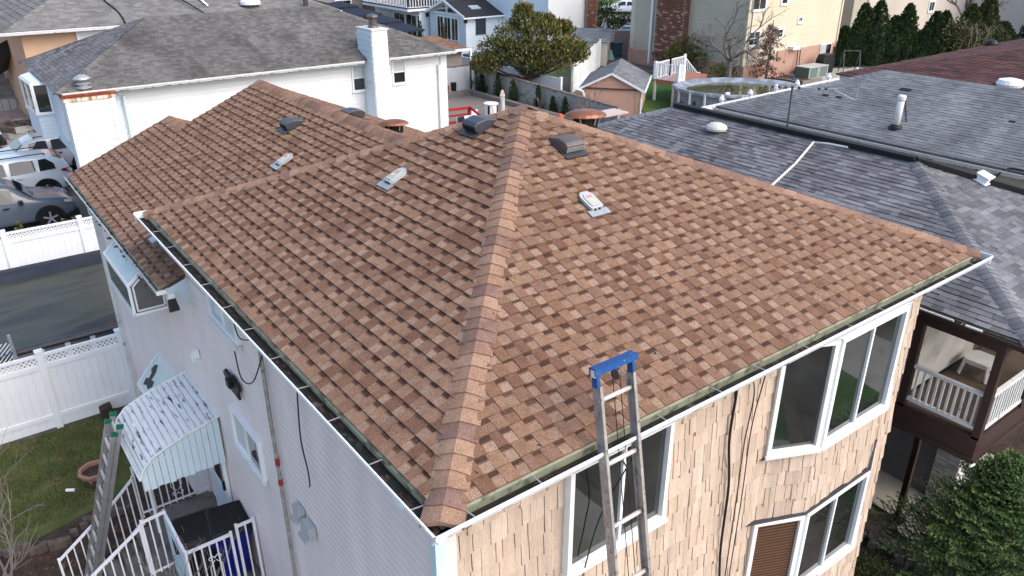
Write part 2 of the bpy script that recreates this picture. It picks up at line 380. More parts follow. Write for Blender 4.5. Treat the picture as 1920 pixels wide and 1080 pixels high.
def window(parent, O, Uv, N, w, h, cols=(1,), rows=(1,), fr=.05, dep=.05, pane='glass', sill=True, mun=.03, gl=None, fm='frame', name='window', label=None):
    """O lower-left corner on the wall, Uv along the wall, N outward; cols / rows are relative sizes of the lights"""
    O = V(O); Uv = V(Uv).normalized(); N = V(N).normalized(); Z = V((0,0,1)); mb = MB()
    def bx(u0, u1, z0, z1, d0, d1, b=mb):
        b.ob(O + Uv*(u0+u1)/2 + Z*(z0+z1)/2 + N*(d0+d1)/2, (Uv, N, Z), ((u1-u0)/2, (d1-d0)/2, (z1-z0)/2))
    bx(0, fr, 0, h, -.02, dep); bx(w-fr, w, 0, h, -.02, dep); bx(fr, w-fr, 0, fr, -.02, dep); bx(fr, w-fr, h-fr, h, -.02, dep)
    iw = w-2*fr; ih = h-2*fr; cs = [c/sum(cols)*iw for c in cols]; rs = [r/sum(rows)*ih for r in rows]
    x = fr
    for c in cs[:-1]: x += c; bx(x-mun/2, x+mun/2, fr, h-fr, -.01, dep*.75)
    z = fr
    for r in rs[:-1]: z += r; bx(fr, w-fr, z-mun/2, z+mun/2, -.01, dep*.7)
    f = build(name, mb, M[fm], parent)
    if label: f['label'] = label
    x = fr; i = 0
    for c in cs:
        z = fr
        for r in rs:
            pb = MB(); bx(x+.004, x+c-.004, z+.004, z+r-.004, dep*.15, dep*.3, pb)
            build('pane', pb, M[gl[i] if gl else pane], f); z += r; i += 1
        x += c
    if sill:
        sb = MB(); bx(-.02, w+.02, -.035, -.002, 0, dep+.02, sb); build('sill', sb, M['whited' if fm == 'frame' else fm], f)
    return f

# ------------------------------------------------------------------ ground
Gd = lambda name, pts, z, m, kind='structure': setting(name, MB().poly([(x, y, z) for x, y in pts]), M[m], kind)
Gd('ground', [(-250,-250),(350,-250),(350,350),(-250,350)], -.02, 'earth')
Gd('lawn', [(-9,8.9),(-2.2,9.0),(-1.0,9.3),(-.45,10.2),(-.1,12.1),(-9,12.15)], 0, 'grass')
Gd('planting_bed', [(-9,4),(.06,4),(.06,12.1),(-.1,12.1),(-.45,10.2),(-1.0,9.3),(-2.2,9.0),(-9,8.9)], -.005, 'soil')
Gd('pool_yard_paving', [(-9,12.3),(6.5,12.3),(6.5,20.5),(-9,20.5)], -.004, 'conc')
Gd('driveway_left', [(-30,21),(9,21),(9,48),(-30,48)], -.008, 'pinkd')
Gd('driveway_near_fence', [(-12,21),(2.9,21),(2.9,27.2),(-12,27.2)], -.002, 'asph')
Gd('alley_path', [(5.8,-30),(9.25,-30),(9.25,40),(5.8,12)], -.010, 'concb')
Gd('concrete_slab', [(9.25,.8),(10.3,.8),(10.3,5),(9.25,5)], .05, 'concl')
Gd('front_walk', [(9.3,-12),(15,-12),(15,.76),(9.3,.76)], .0, 'concl')
Gd('front_soil', [(12.4,-.4),(18,-.4),(18,1.2),(12.4,1.2)], .03, 'soil')
Gd('garden_lawn', [(27.5,24),(31.5,18.5),(36,18),(41.5,29),(45,37.5),(41.5,39.9),(33,34)], .004, 'lawn')
Gd('gate_path', [(35,34.5),(38.3,32.2),(44.5,40),(41,42.6)], .008, 'concb')
Gd('patio', [(33,17),(60,10),(60,27.2),(41.5,27.2),(37,24)], .0, 'concl')
st = MB()
dr = V((.66,-.75,0)); nr = V((.75,.66,0)); c0 = V((49.2,50.4,0))
def quadr(a, b, c, d, z): return [c0+dr*a+nr*b+V((0,0,z)), c0+dr*c+nr*b+V((0,0,z)), c0+dr*c+nr*d+V((0,0,z)), c0+dr*a+nr*d+V((0,0,z))]
setting('road', MB().poly(quadr(-60,-1,60,15.5,.0)), M['asph'])
setting('pavement', MB().prism(quadr(-60,15.5,60,17.5,.0), (0,0,.12)), M['concl'])
setting('verge', MB().poly(quadr(-60,17.5,60,90,.06)), M['lawn'])
setting('driveway_apron', MB().poly(quadr(-2.5,-9,4.5,-1,.006)), M['concl'])
# ground in front of the house, seen in its windows
Gd('street_in_front', [(-40,-24),(60,-24),(60,-14),(-40,-14)], .0, 'asph')
Gd('front_lawn', [(-40,-13),(5.5,-13),(5.5,-6),(-40,-6)], .0, 'lawn')
Gd('front_driveway', [(-40,-6),(5.5,-6),(5.5,.0),(-40,.0)], .004, 'concl')

Gd('side_lawn', [(10.6,-2.6),(12.6,-2.9),(12.9,-4.3),(11.0,-4.6)], .03, 'lawn')
# ------------------------------------------------------------------ the brown-roofed house
Hh = T('house', 'big central house with brown shingle roof, lavender side wall and cedar shake front', 'house', (3, 4, 0))
AP = (3.48, 3.66, 7.15); EZ = 5.6
cA, cB, cC, cD = (0,0,EZ), (7.35,0,EZ), (7.35,7.25,EZ), (0,7.25,EZ)
body = MB()
body.prism([(.09,.27,0),(4.03,.27,0),(4.58,.02,0),(5.84,.02,0),(6.39,.27,0),(6.72,.27,0),(6.72,7.2,0),(.09,7.2,0)], (0,0,5.44))
build('wall_core', body, M['wall'], Hh)
body = MB(); body.prism([(.07,7.2,0),(6.2,7.2,0),(6.2,11.0,0),(1.9,11.0,0),(1.9,11.9,0),(.07,11.9,0)], (0,0,4.95))
body.prism([(.07,11.0,4.95),(6.2,11.0,4.95),(3.07,11.0,6.3)], (0,-.1,0)); body.prism([(.07,11.88,4.95),(3.1,11.88,4.95),(1.62,11.88,5.66)], (0,-.1,0))
build('rear_wall_core', body, M['lav'], Hh)
roof = build('roof', MB().prism([V(p)-V((0,0,.10)) for p in (cA,cB,cC,cD)], (0,0,.07)), M['whited'], Hh)
for p3 in ((cA,cB,AP),(cD,cA,AP),(cB,cC,AP),(cC,cD,AP)): build('roof_deck', slab(p3), M['wall'], roof)
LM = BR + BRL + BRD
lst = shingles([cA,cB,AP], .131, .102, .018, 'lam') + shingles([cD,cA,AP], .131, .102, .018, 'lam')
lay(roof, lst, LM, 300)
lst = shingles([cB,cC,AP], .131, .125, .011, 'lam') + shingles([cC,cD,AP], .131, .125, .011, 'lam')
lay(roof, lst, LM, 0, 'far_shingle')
def nrm(p3): return face_frame(p3)[3]
nF, nL, nRt, nBk = nrm([cA,cB,AP]), nrm([cD,cA,AP]), nrm([cB,cC,AP]), nrm([cC,cD,AP])
caps(roof, V(cA)-(V(AP)-V(cA)).normalized()*.07, AP, nF, nL, .145, .136, .016, CAPM, lift=.020)
caps(roof, cB, AP, nF, nRt, .115, .16, .012, CAPM, lift=.02)
caps(roof, cD, AP, nL, nBk, .115, .16, .012, CAPM, lift=.02)
caps(roof, cC, AP, nRt, nBk, .12, .185, .010, CAPM)
c = MB(); c.box((-.03,-.03,EZ-.10),(.07,.07,EZ-.012)); build('corner_flashing', c, M['moss'], Hh)
# peak cap
pk = MB(); a = V(AP)+V((0,0,.045))
pk.add([a, a+V((-.20,-.02,-.085)), a+V((-.10,-.17,-.075)), a+V((0,-.10,-.02))], [(0,1,2,3)]); pk.add([a+V((0,0,.003)), a+V((0,-.10,-.017)), a+V((.12,-.15,-.07)), a+V((.22,.0,-.08))], [(0,1,2,3)])
pk.add([a, a+V((-.2,-.02,-.085)), a+V((0,.2,-.08)), a+V((.22,0,-.08))], [(0,1,2),(0,2,3)])
build('peak_cap', pk, CAPM[4], roof)
# rear wing roof
def zr(x): return 5.0 + .424*(x+.25)
RF = [[(-.25,12.0,zr(-.25)),(-.25,6.1,zr(-.25)),(.05,6.1,zr(.05)),(.05,12.0,zr(.05))],
      [(.05,12.0,zr(.05)),(.05,5.3,zr(.05)),(1.62,5.3,zr(1.62)),(1.62,12.0,zr(1.62))],
      [(1.62,11.08,zr(1.62)),(1.62,5.3,zr(1.62)),(3.07,5.3,zr(3.07)),(3.07,11.08,zr(3.07))]]
rl = []
base = [(-.25,12.0,zr(-.25)),(-.25,5.3,zr(-.25)),(3.07,5.3,zr(3.07)),(3.07,12.0,zr(3.07))]
rr = build('rear_roof', MB().prism([(-.25,12.0,4.93),(-.25,6.1,4.93),(.07,6.1,4.93),(.07,12,4.93)], (0,0,.05)), M['whited'], Hh)
for p in RF: build('roof_deck', slab(p), M['wall'], rr)
# lay the whole slope as one field so its courses line up, then drop what lies outside
CS = 1/math.sqrt(1+.424**2)
def rear_post(v):
    x = -.25+v*CS
    if x < .06: return [(-1,0,5.92)]
    if x > 1.60: return [(1,0,-.92)]
    return []
def inside_rear(c): return not (c.y < 7.25 and c.x > .05 and (7.25-c.y) > c.x+.9)
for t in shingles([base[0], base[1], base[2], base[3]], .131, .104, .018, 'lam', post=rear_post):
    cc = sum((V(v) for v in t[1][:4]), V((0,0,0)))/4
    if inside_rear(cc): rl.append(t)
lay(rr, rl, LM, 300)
RB = [(3.07,5.3,zr(3.07)),(3.07,11.08,zr(3.07)),(6.35,11.08,zr(3.07)-.424*3.28),(6.35,5.3,zr(3.07)-.424*3.28)]
RB = [RB[3],RB[2],RB[1],RB[0]]
build('roof_deck', slab(RB), M['wall'], rr)
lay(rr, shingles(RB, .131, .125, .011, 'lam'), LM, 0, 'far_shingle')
RG = [(2.65,11.0,zr(1.62)-.437),(2.65,12.0,zr(1.62)-.437),(1.62,12.0,zr(1.62)),(1.62,11.0,zr(1.62))]
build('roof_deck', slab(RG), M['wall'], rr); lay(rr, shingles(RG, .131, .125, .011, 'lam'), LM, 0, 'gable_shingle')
nA_, nB_ = nrm(RF[1]), nrm(RB)
caps(rr, (3.07,5.6,zr(3.07)), (3.07,11.08,zr(3.07)), nA_, nB_, .14, .14, .015, CAPM, 'ridge_cap', lift=.03)
caps(rr, (1.62,11.0,zr(1.62)), (1.62,12.0,zr(1.62)), nA_, nB_, .14, .165, .014, CAPM, 'ridge_cap')
# gutters
def gutter(parent, P0, P1, N, wd=.13, dp=.10, step=.62, lip='white', inset=0):
    P0 = V(P0); P1 = V(P1); N = V(N); D = (P1-P0).normalized(); L = (P1-P0).length; Z = V((0,0,1)); g = MB()
    g.prism([P0+N*(wd-.062)-Z*dp, P0+N*(wd-.045)-Z*dp, P0+N*(wd-.012)-Z*.045, P0+N*(wd+.006)-Z*.022, P0+N*(wd+.004), P0+N*(wd-.008), P0+N*(wd-.008)-Z*.008, P0+N*(wd-.018)-Z*.04], D*L)
    go = build('gutter', g, M[lip], parent)
    P0 = P0+D*inset*.6; f = MB(); f.prism([P0+N*.0-Z*(dp+.006), P0+N*(wd-.05)-Z*(dp+.006), P0+N*(wd-.055)-Z*(dp-.012), P0+N*.0-Z*(dp-.012)], D*(L-inset*.6)); build('gutter_floor', f, M['gutmud'], go); P0 = P0-D*inset*.6
    P0 = P0+D*inset; b = MB(); b.prism([P0-N*.02-Z*(dp-.012), P0+N*.008-Z*(dp-.012), P0+N*.010-Z*.035, P0+N*.026-Z*.014, P0+N*.026-Z*.008, P0-N*.02+Z*.008], D*(L-inset)); P0 = P0-D*inset; build('drip_edge', b, M['moss'], go)
    k = MB()
    for i in range(int(L*16)):
        if R() < .7:
            t = R()*L; k.ob(P0+D*t+N*U(.03,.11)-Z*(dp-.016), (D, N, Z), (U(.01,.05), U(.004,.02), U(.002,.007)))
    stuffp('leaf_litter', k, M['soil'], go)
    t = .30
    while t < L-.1:
        h = MB(); h.bar(P0+D*t+N*.01-Z*.012, P0+D*(t+U(-.02,.02))+N*(wd-.012)-Z*.008, .012, .003); build('gutter_hanger', h, M['alum'], go); t += step*U(.9,1.1)
    return go
gutter(Hh, (-.15,0,EZ-.012), (7.42,0,EZ-.012), (0,-1,0), .15, inset=.16)
gutter(Hh, (0,-.138,EZ-.012), (0,7.38,EZ-.012), (-1,0,0), .15, inset=.15)
c = MB(); c.prism([(-.16,-.16,EZ-.008),(-.05,-.162,EZ-.008),(-.05,-.12,EZ-.11),(-.12,-.12,EZ-.11)],(0,.012,0)); c.prism([(-.16,-.16,EZ-.008),(-.162,-.05,EZ-.008),(-.12,-.05,EZ-.11),(-.12,-.12,EZ-.11)],(.012,0,0)); build('gutter_corner', c, M['white'], Hh)
c = MB(); c.box((-.14,7.385,EZ-.115),(.04,7.40,EZ-.010)); c.box((-.02,7.27,EZ-.115),(.04,7.385,EZ-.100)); c.box((7.42,-.14,EZ-.115),(7.432,.02,EZ-.008)); build('gutter_end', c, M['white'], Hh)
gutter(Hh, (-.25,12.02,4.985), (-.25,6.08,4.985), (-1,0,0), .075, .06, .7, 'greym')
c = MB(); c.box((-.32,6.05,4.93),(-.20,6.075,4.98)); build('gutter_end', c, M['white'], Hh)
c = MB(); c.prism([(-.23,6.09,4.94),(.07,6.09,4.70),(.07,6.09,5.06),(-.23,6.09,4.95)], (0,.02,0)); build('eave_return', c, M['awnb'], Hh)
c = MB(); c.box((6.7,-.0,EZ-.135),(7.36,7.2,EZ-.115)); c.box((.0,.0,EZ-.135),(6.7,.27,EZ-.115)); build('soffit', c, M['white'], Hh)
c = MB(); c.box((.03,.25,EZ-.26),(.09,7.3,EZ-.14)); build('frieze', c, M['lav'], Hh)
# lavender siding on the long side
siding(Hh, (.08,.26), (.08,12.1), .05, 4.92, .086, M['lav'], (-1,0,0), lap=.022)
siding(Hh, (.08,.26), (.08,7.25), 4.925, 5.45, .086, M['lav'], (-1,0,0), lap=.022)
c = MB(); c.box((.045,.20,0),(.095,.27,5.44)); c.box((.095,.20,0),(.125,.25,5.44)); build('corner_board', c, M['awnb'], Hh)
c = MB(); c.box((.125,.225,0),(.235,.262,5.44)); build('corner_board', c, M['lav'], Hh)
c = MB(); c.box((.03,12.0,0),(.075,12.12,4.93)); c.box((-.02,12.125,0),(.04,12.20,4.93)); c.box((.06,11.9,0),(.3,12.1,4.9)); build('corner_board', c, M['whited'], Hh)
# cedar shakes on the front, following the bay
path = [((.22,.25),(4.03,.25)), ((4.03,.25),(4.58,.0)), ((4.58,.0),(5.84,.0)), ((5.84,.0),(6.39,.25)), ((6.39,.25),(6.76,.25))]
holes = {0: [(1.12,2.19,4.16,5.19)], 1: [(0.03,9,4.12,5.5),(.03,9,2.05,3.22)], 2: [(-1,9,4.12,5.5),(-1,9,2.05,3.22)], 3: [(-1,.57,4.12,5.5),(-1,.57,2.05,3.22)], 4: []}
shl = []
for si, (a, b) in enumerate(path):
    a = V((a[0],a[1],0)); b = V((b[0],b[1],0)); D = (b-a).normalized(); L = (b-a).length; N = V((D.y,-D.x,0)); z = .3; row = 0
    while z < 5.44:
        s = -U(0,.08)
        while s < L:
            wd = U(.05,.17); s0 = max(s,-.012); s1 = min(s+wd-U(.004,.010), L+(.0 if si < 4 else U(-.01,.03)))
            zb = z+U(-.036,.022); zt = min(z+.265, 5.46); ms = (s0+s1)/2
            if s1-s0 > .015 and not any(h[0] < ms < h[1] and h[2]-.08 < z+.04 < h[3]+.0 for h in holes[si]):
                tk = U(.014,.028)
                vs = [a+D*s0+V((0,0,zb))+N*tk, a+D*s1+V((0,0,zb+U(-.004,.004)))+N*(tk+U(-.003,.003)), a+D*s1+V((0,0,zt))+N*.003, a+D*s0+V((0,0,zt))+N*.003,
                      a+D*s0+V((0,0,zb))-N*.01, a+D*s1+V((0,0,zb))-N*.01, a+D*s1+V((0,0,zt))-N*.01, a+D*s0+V((0,0,zt))-N*.01]
                c = vs[0]; shl.append(((c-CAMP).length, vs, [(0,1,2,3),(1,0,4,5),(0,3,7,4),(2,1,5,6)], [-1]*4, (s1-s0)*.19))
            s += wd
        z += .208; row += 1
lay(Hh, [t for t in shl if t[1][0].z > 1.2], SHK, 300, 'shake')
rest = MB()
for t in shl:
    if t[1][0].z <= 1.2: rest.add(t[1], t[2], int(R()*len(SHK)))
stuffp('lower_shake_field', rest, SHK, Hh)
# windows of the front
X_, Y_ = V((1,0,0)), V((0,1,0)); NF = V((0,-1,0)); NL = V((-1,0,0))
window(Hh, (1.27,.235,4.13), X_, NF, 1.18, 1.10, (1,.92), (1,), .045, .07, label='wide white sliding window behind the ladder')
for z0, h, lb in ((4.10,1.29,'upper'), (2.03,1.17,'lower')):
    Db = V((.55,-.25,0)).normalized(); Nb = V((Db.y,-Db.x,0))
    wn_ = window(Hh, (4.02,.245,z0), Db, Nb, .60, h, (1,), (1,), .045, .06, gl=['glass' if z0 > 4 else 'blindd'], label='angled left light of the %s bay' % lb)
    if z0 < 4:
        for i in range(26): sl_ = MB(); sl_.ob(V((4.02,.245,z0+.06+i*.041))+Db*.30+Nb*.022, (Db, Nb, V((0,0,1))), (.245,.003,.012)); build('blind_slat', sl_, M['blind'], wn_)
    window(Hh, (4.585,-.005,z0), X_, NF, 1.25, h, (1,1.05), (1,), .05, .06, label='wide front light of the %s bay' % lb)
    window(Hh, (5.84,-.005,z0), V((.55,.25,0)), V((.25,-.55,0)), .60, h, (1,), (1,), .045, .06)
    c = MB(); c.prism([(3.90,.235,z0-.045),(4.56,-.07,z0-.045),(5.86,-.07,z0-.045),(6.48,.235,z0-.045)], (0,0,.010)); build('bay_flashing', c, M['darkm'], Hh)
    if z0 < 4:
        c = MB(); c.prism([(3.86,.235,z0+h+.004),(4.56,-.055,z0+h+.004),(5.86,-.055,z0+h+.004),(6.5,.235,z0+h+.004)], (0,0,.008)); build('bay_flashing', c, M['darkm'], Hh)
c = MB()
c.prism([(3.97,.245,5.395),(4.56,-.035,5.395),(5.86,-.035,5.395),(6.45,.245,5.395)], (0,0,.085)); hd = build('bay_head', c, M['white'], Hh)
for i in range(7):
    c = MB(); x = 4.60+i*.178; c.box((x,-.042,5.405),(x+.165,-.034,5.475)); build('head_panel', c, M['white'], hd)
# interior hints behind the near window: red bag and papers sit on the sill outside view, so only curtains are built
# side windows (lavender wall)
window(Hh, (.05,5.05,4.98), -Y_, NL, .92, .46, (1,1), (1,), .04, .04, gl=['glassc','cream'])
window(Hh, (.05,4.97,3.24), -Y_, NL, .96, .56, (1,1), (1,), .045, .04, gl=['cream','glass'])
def garden_window(y0, y1, z0, z1, zt, dep, decal=False):
    f = MB(); fr = .035
    X0 = .05; X1 = .05-dep
    for y in (y0, y1):
        f.bar((X1,y,z0),(X1,y,z1),fr,fr,(1,0,0)); f.bar((X1,y,z1),(X0,y,zt),fr,fr); f.bar((X1,y,z0),(X0,y,z0),fr,fr)
        f.bar((X0-.01,y,z0),(X0-.01,y,zt),fr,fr,(1,0,0))
    for (x, z) in ((X1,z0),(X1,z1),(X0-.01,zt)): f.bar((x,y0,z),(x,y1,z),fr*1.2,fr*1.2)
    f.box((X1,min(y0,y1),z0-.03),(X0,max(y0,y1),z0))
    g = build('garden_window', f, M['frame'], Hh)
    p = MB(); p.prism([(X1,y0,z1),(X1,y1,z1),(X0,y1,zt),(X0,y0,zt)], (-.004,0,.008)); build('slanted_pane', p, M['glassc'], g)
    p = MB(); p.box((X1-.006,min(y0,y1)+.02,z0+.02),(X1,max(y0,y1)-.02,z1-.02)); build('pane', p, M['glass'], g)
    for y in (y0, y1):
        p = MB(); p.prism([(X1+.02,y,z0+.02),(X0-.02,y,z0+.02),(X0-.02,y,zt-.03),(X1+.02,y,z1-.01)], (0,.006,0)); build('side_pane', p, M['sideglass'] if y == y0 else M['glass'], g)
        p = MB()
        for a_, b_ in (((X1+.05,z0+.05),(X0-.05,z0+.05)),((X1+.05,z1-.02),(X0-.05,zt-.09)),((X1+.05,z0+.05),(X1+.05,z1-.02)),((X0-.05,z0+.05),(X0-.05,zt-.09))):
            p.bar((a_[0],y-.012*(1 if y==y0 else -1),a_[1]),(b_[0],y-.012*(1 if y==y0 else -1),b_[1]),.022,.022,(0,1,0))
        build('side_sash', p, M['frame'], g)
    if decal:   # torn dark patch lying on the glass
        sl = V((X0-X1,0,zt-z1)); c0_ = V((X1,0,z1)); p = MB(); pts = []
        for u, v in ((.15,.25),(.3,.05),(.42,.15),(.38,.4),(.6,.42),(.78,.62),(.72,.8),(.55,.85),(.52,.66),(.36,.6),(.3,.8),(.12,.72),(.2,.45)):
            q = c0_ + sl*u; pts.append((q.x-.006, y1-.05-(1-v)*.45, q.z+.014))
        p.prism(pts, (-.002,0,.004)); build('dark_patch', p, M['black'], g)
    return g
garden_window(7.36, 8.80, 4.16, 4.60, 4.99, .46)
garden_window(7.80, 8.95, 1.75, 2.22, 2.66, .40, True)
# entrance door in the side wall
d = MB(); d.box((.0,5.85,1.05),(.05,6.62,2.75)); dr_ = build('door', d, M['white'], Hh)
for y0, y1, z0, z1, m in ((5.93,6.54,1.95,2.6,'glass'),(5.93,6.54,1.15,1.85,'wsid2')):
    p = MB(); p.box((-.008,y0,z0),(.0,y1,z1)); build('door_panel', p, M[m], dr_)
p = MB(); p.box((-.035,5.87,1.9),(-.001,5.90,2.05)); build('handle', p, M['black'], dr_)
# small fixtures on the side wall
p = MB(); p.box((-.02,2.86,3.48),(.05,3.02,3.62)); p.box((-.06,2.87,3.46),(-.02,3.01,3.5)); solo('wall_vent', p, M['greym'], 'left of two small beige exhaust hoods on the lavender wall', 'vent', (.04,2.94,3.5), 'exhaust hoods on the side wall')
p = MB(); p.box((-.03,2.60,3.42),(.05,2.80,3.57)); p.box((-.07,2.61,3.40),(-.03,2.79,3.44)); solo('wall_vent', p, M['greym'], 'right of two small beige exhaust hoods on the lavender wall', 'vent', (.04,2.7,3.5), 'exhaust hoods on the side wall')
p = MB(); p.lathe((.03,.62,5.30), [(.09,0),(.09,.03),(.05,.05)], 14, 0, (V((0,1,0)),V((0,0,1)),V((-1,0,0)))); solo('round_wall_cap', p, M['white'], 'round white cover on the lavender wall just under the gutter near the corner', 'cover', (.04,.62,5.3))
p = MB(); p.box((-.02,6.12,3.90),(.05,6.2,4.02)); p.tube([(-.03,6.16,3.96),(-.04,6.14,3.86),(.03,6.14,3.84)], .012); solo('wall_light', p, M['white'], 'small white fixture with a curled arm in the middle of the lavender wall', 'fixture', (.04,6.16,3.9))
p = MB(); pts = [(4.95,4.33),(4.86,4.43),(4.74,4.40),(4.62,4.46),(4.50,4.40),(4.42,4.42),(4.40,4.30),(4.48,4.24),(4.44,4.12),(4.60,4.13),(4.74,4.12),(4.84,4.2)]
pts = [(4.62+(y-4.67)*.95, 4.27+(z-4.28)*.72) for y, z in pts]; p.prism([(.00,y,z) for y, z in pts], (.03,0,0)); p.box((-.05,4.55,4.25),(.05,4.65,4.35)); solo('wall_ornament', p, M['black'], 'black metal leaf-shaped ornament fixed high on the lavender wall', 'ornament', (.04,4.6,4.25))
p = MB(); p.tube([(.02,3.40,5.48),(.015,3.40,4.5),(.02,3.40,3.3),(.01,3.40,.1)], .022, 8, 0)
for z0, z1 in ((3.60,3.68),(3.86,3.96)): p.tube([(.018,3.40,z0),(.018,3.40,z1)], .026, 8, 1)
solo('conduit_pipe', p, [M['alum'], M['redt']], 'thin grey vertical pipe with red tape bands on the lavender wall', 'pipe', (.02,3.4,0))
def wire(name, pts, label, r=.007, m='black'):
    # smooth the run
    P = [V(p) for p in pts]; out = []
    for i in range(len(P)-1):
        p0, p1, p2, p3 = P[max(i-1,0)], P[i], P[i+1], P[min(i+2,len(P)-1)]
        for k in range(5):
            t = k/5; out.append(.5*((2*p1)+(p2-p0)*t+(2*p0-5*p1+4*p2-p3)*t*t+(3*p1-p0-3*p2+p3)*t**3))
    out.append(P[-1]); mb = MB(); mb.tube(out, r, 6); return solo(name, mb, M[m], label, 'cable', P[0], smooth=True)
wire('cable', [(.06,2.56,5.44),(.01,2.5,5.1),(.0,2.52,4.7),(-.01,2.42,4.45),(0,2.44,4.25),(-.03,2.38,4.27)], 'black cable hanging loose down the lavender wall right of the pipe')
wire('cable', [(.0,4.1,5.3),(-.02,3.9,5.2),(-.01,3.6,5.3),(0,3.4,5.42)], 'short black cable looping from the small high window to the pipe top')
wire('cable', [(-.05,4.05,4.98),(-.08,3.85,4.75),(-.04,3.6,4.82),(0,3.3,5.25)], 'black cable sagging below the gutter across the top of the pipe')
wire('cable', [(3.30,.20,5.45),(3.34,.21,5.1),(3.32,.2,4.6),(3.42,.2,4.0),(3.44,.2,3.2),(3.52,.2,2.4),(3.55,.2,.6)], 'thick black cable running straight down the cedar shake front', .014)
wire('cable', [(3.46,.19,5.45),(3.50,.19,5.3),(3.60,.19,5.0),(3.56,.19,4.5),(3.57,.19,3.9),(3.58,.19,3.0),(3.6,.19,1.5)], 'thin black cable meandering beside the thick one on the shake wall', .006)
wire('cable', [(3.80,.19,5.45),(3.72,.19,5.1),(3.64,.19,4.6),(3.66,.19,3.8),(3.66,.19,2.6),(3.68,.19,1.2)], 'thin cable slanting from the gutter toward the other cables left of the bay', .006)
# flood light under the rear eave
p = MB(); p.box((-.20,6.02,4.84),(-.12,6.09,4.92), 1); p.prism([(-.23,5.93,4.74),(-.11,5.93,4.74),(-.12,6.02,4.86),(-.21,6.02,4.86)], (.0,.05,-.04)); solo('flood_light', p, [M['black'], M['white']], 'black flood light under the corner of the lower brown eave', 'light', (-.16,6,4.7))

# ------------------------------------------------------------------ vents on the brown roof
def on_plane(P, N, Dn):  # local frame on a slope: down-slope Dn, across A
    N = V(N).normalized(); Dn = V(Dn); Dn = (Dn - N*Dn.dot(N)).normalized(); return V(P), N, Dn, N.cross(Dn)
def box_vent(P, N, Dn, label, m='darkm', s=1.0):
    P, N, Dn, A = on_plane(P, N, Dn); t = T('roof_vent', label, 'roof vent', P, 'dark box vents on the brown roof')
    f = MB(); f.ob(P+N*.026+Dn*.06*s, (A, Dn, N), (.20*s, .20*s, .004)); build('flange', f, M['darkm'], t)
    h = MB(); prof = [(-.24,.02),(-.22,.05),(-.05,.15),(.10,.175),(.16,.155),(.172,.07),(.14,.03)]
    h.prism([P - A*.165*s + Dn*x*s + N*y*s for x, y in prof], A*.33*s); build('hood', h, M[m], t, bev=.012)
    l = MB()
    for i in range(11): l.ob(P + A*(-.145+.029*i)*s + Dn*.166*s + N*.095*s, (A, Dn, N), (.006*s, .006, .035*s))
    stuffp('louvre', l, M['greym'] if m == 'bron' else M['black'], t); return t
def slant_vent(P, N, Dn, label):
    P, N, Dn, A = on_plane(P, N, Dn); nv0 = len(bpy.data.objects); t = T('roof_flue_cap', label, 'roof vent', P, 'grey labelled vents on the brown roof')
    f = MB(); f.ob(P+N*.034+Dn*.17, (A, Dn, N), (.155,.055,.003)); build('flange', f, M['galv'], t)
    h = MB(); w1 = .095
    out = [(-w1*.55,-.17),(w1*.55,-.17),(w1,-.11),(w1,.08),(w1*.85,.12),(-w1*.85,.12),(-w1,.08),(-w1,-.11)]
    h.prism([P+A*x+Dn*y+N*.02 for x, y in out], N*.045); h.prism([P+A*x*1.12+Dn*(y*1.08-.004)+N*.062 for x, y in out], N*.012); h.prism([P+A*x*.8+Dn*y*.8+N*.07 for x, y in out], N*.018)
    build('cap', h, M['greym'], t, bev=.006)
    for y, m in ((-.075,'pinks'),(.0,'yels')):
        l = MB(); l.ob(P+Dn*y+N*.0905+A*.0, (A, Dn, N), (.040,.022,.001)); l.ob(P+Dn*y+N*.0915+A*.0, (A, Dn, N), (.025,.010,.0008)); build('label', l, M[m], t)
    for x in (-.035,.035):
        o_ = MB(); o_.tube([P+A*x+Dn*.10+N*.045, P+A*x+Dn*.135+N*.035], .019, 10); build('outlet', o_, M['black'], t)
    for o_ in t.children: o_.data.transform(Matrix.Scale(.82, 4)); o_.location = (0,0,0)
    return t
zf = lambda y: EZ + (7.15-EZ)/3.66*y; zl = lambda x: EZ + (7.15-EZ)/3.48*x
box_vent((3.52,2.92,zf(2.92)), nF, NF, 'bronze brown box vent right of the central hip near the peak', 'bron', .80)
box_vent((3.02,3.86,zl(3.02)), nL, NL, 'charcoal box vent left of the central hip near the peak', 'darkm', .80)
box_vent((2.53,8.30,zr(2.53)), nA_, NL, 'charcoal box vent alone on the lower rear roof', 'darkm', .80)
box_vent((3.62,8.40,zr(3.07)-.424*.55), nB_, X_, 'dark vent behind the ridge of the lower rear roof', 'darkm', .80)
slant_vent((3.13,2.08,zf(2.08)), nF, NF, 'grey vent cap with labels on the right-hand roof slope')
slant_vent((1.98,4.02,zl(1.98)), nL, NL, 'grey vent cap with labels on the left-hand roof slope')
slant_vent((1.95,7.28,zr(1.95)), nA_, NL, 'grey vent cap with labels on the lower rear roof')
p = MB(); P_, N_, D_, A_ = on_plane((.10,7.42,zr(.10)), nA_, NL); p.ob(P_+N_*.03, (A_,D_,N_), (.06,.10,.012)); p.ob(P_+N_*.03+D_*.07, (A_,D_,N_), (.10,.035,.010)); solo('gutter_strap', p, M['galv'], 'small silver flashing piece half under the gutter on the lower roof', 'flashing', P_)
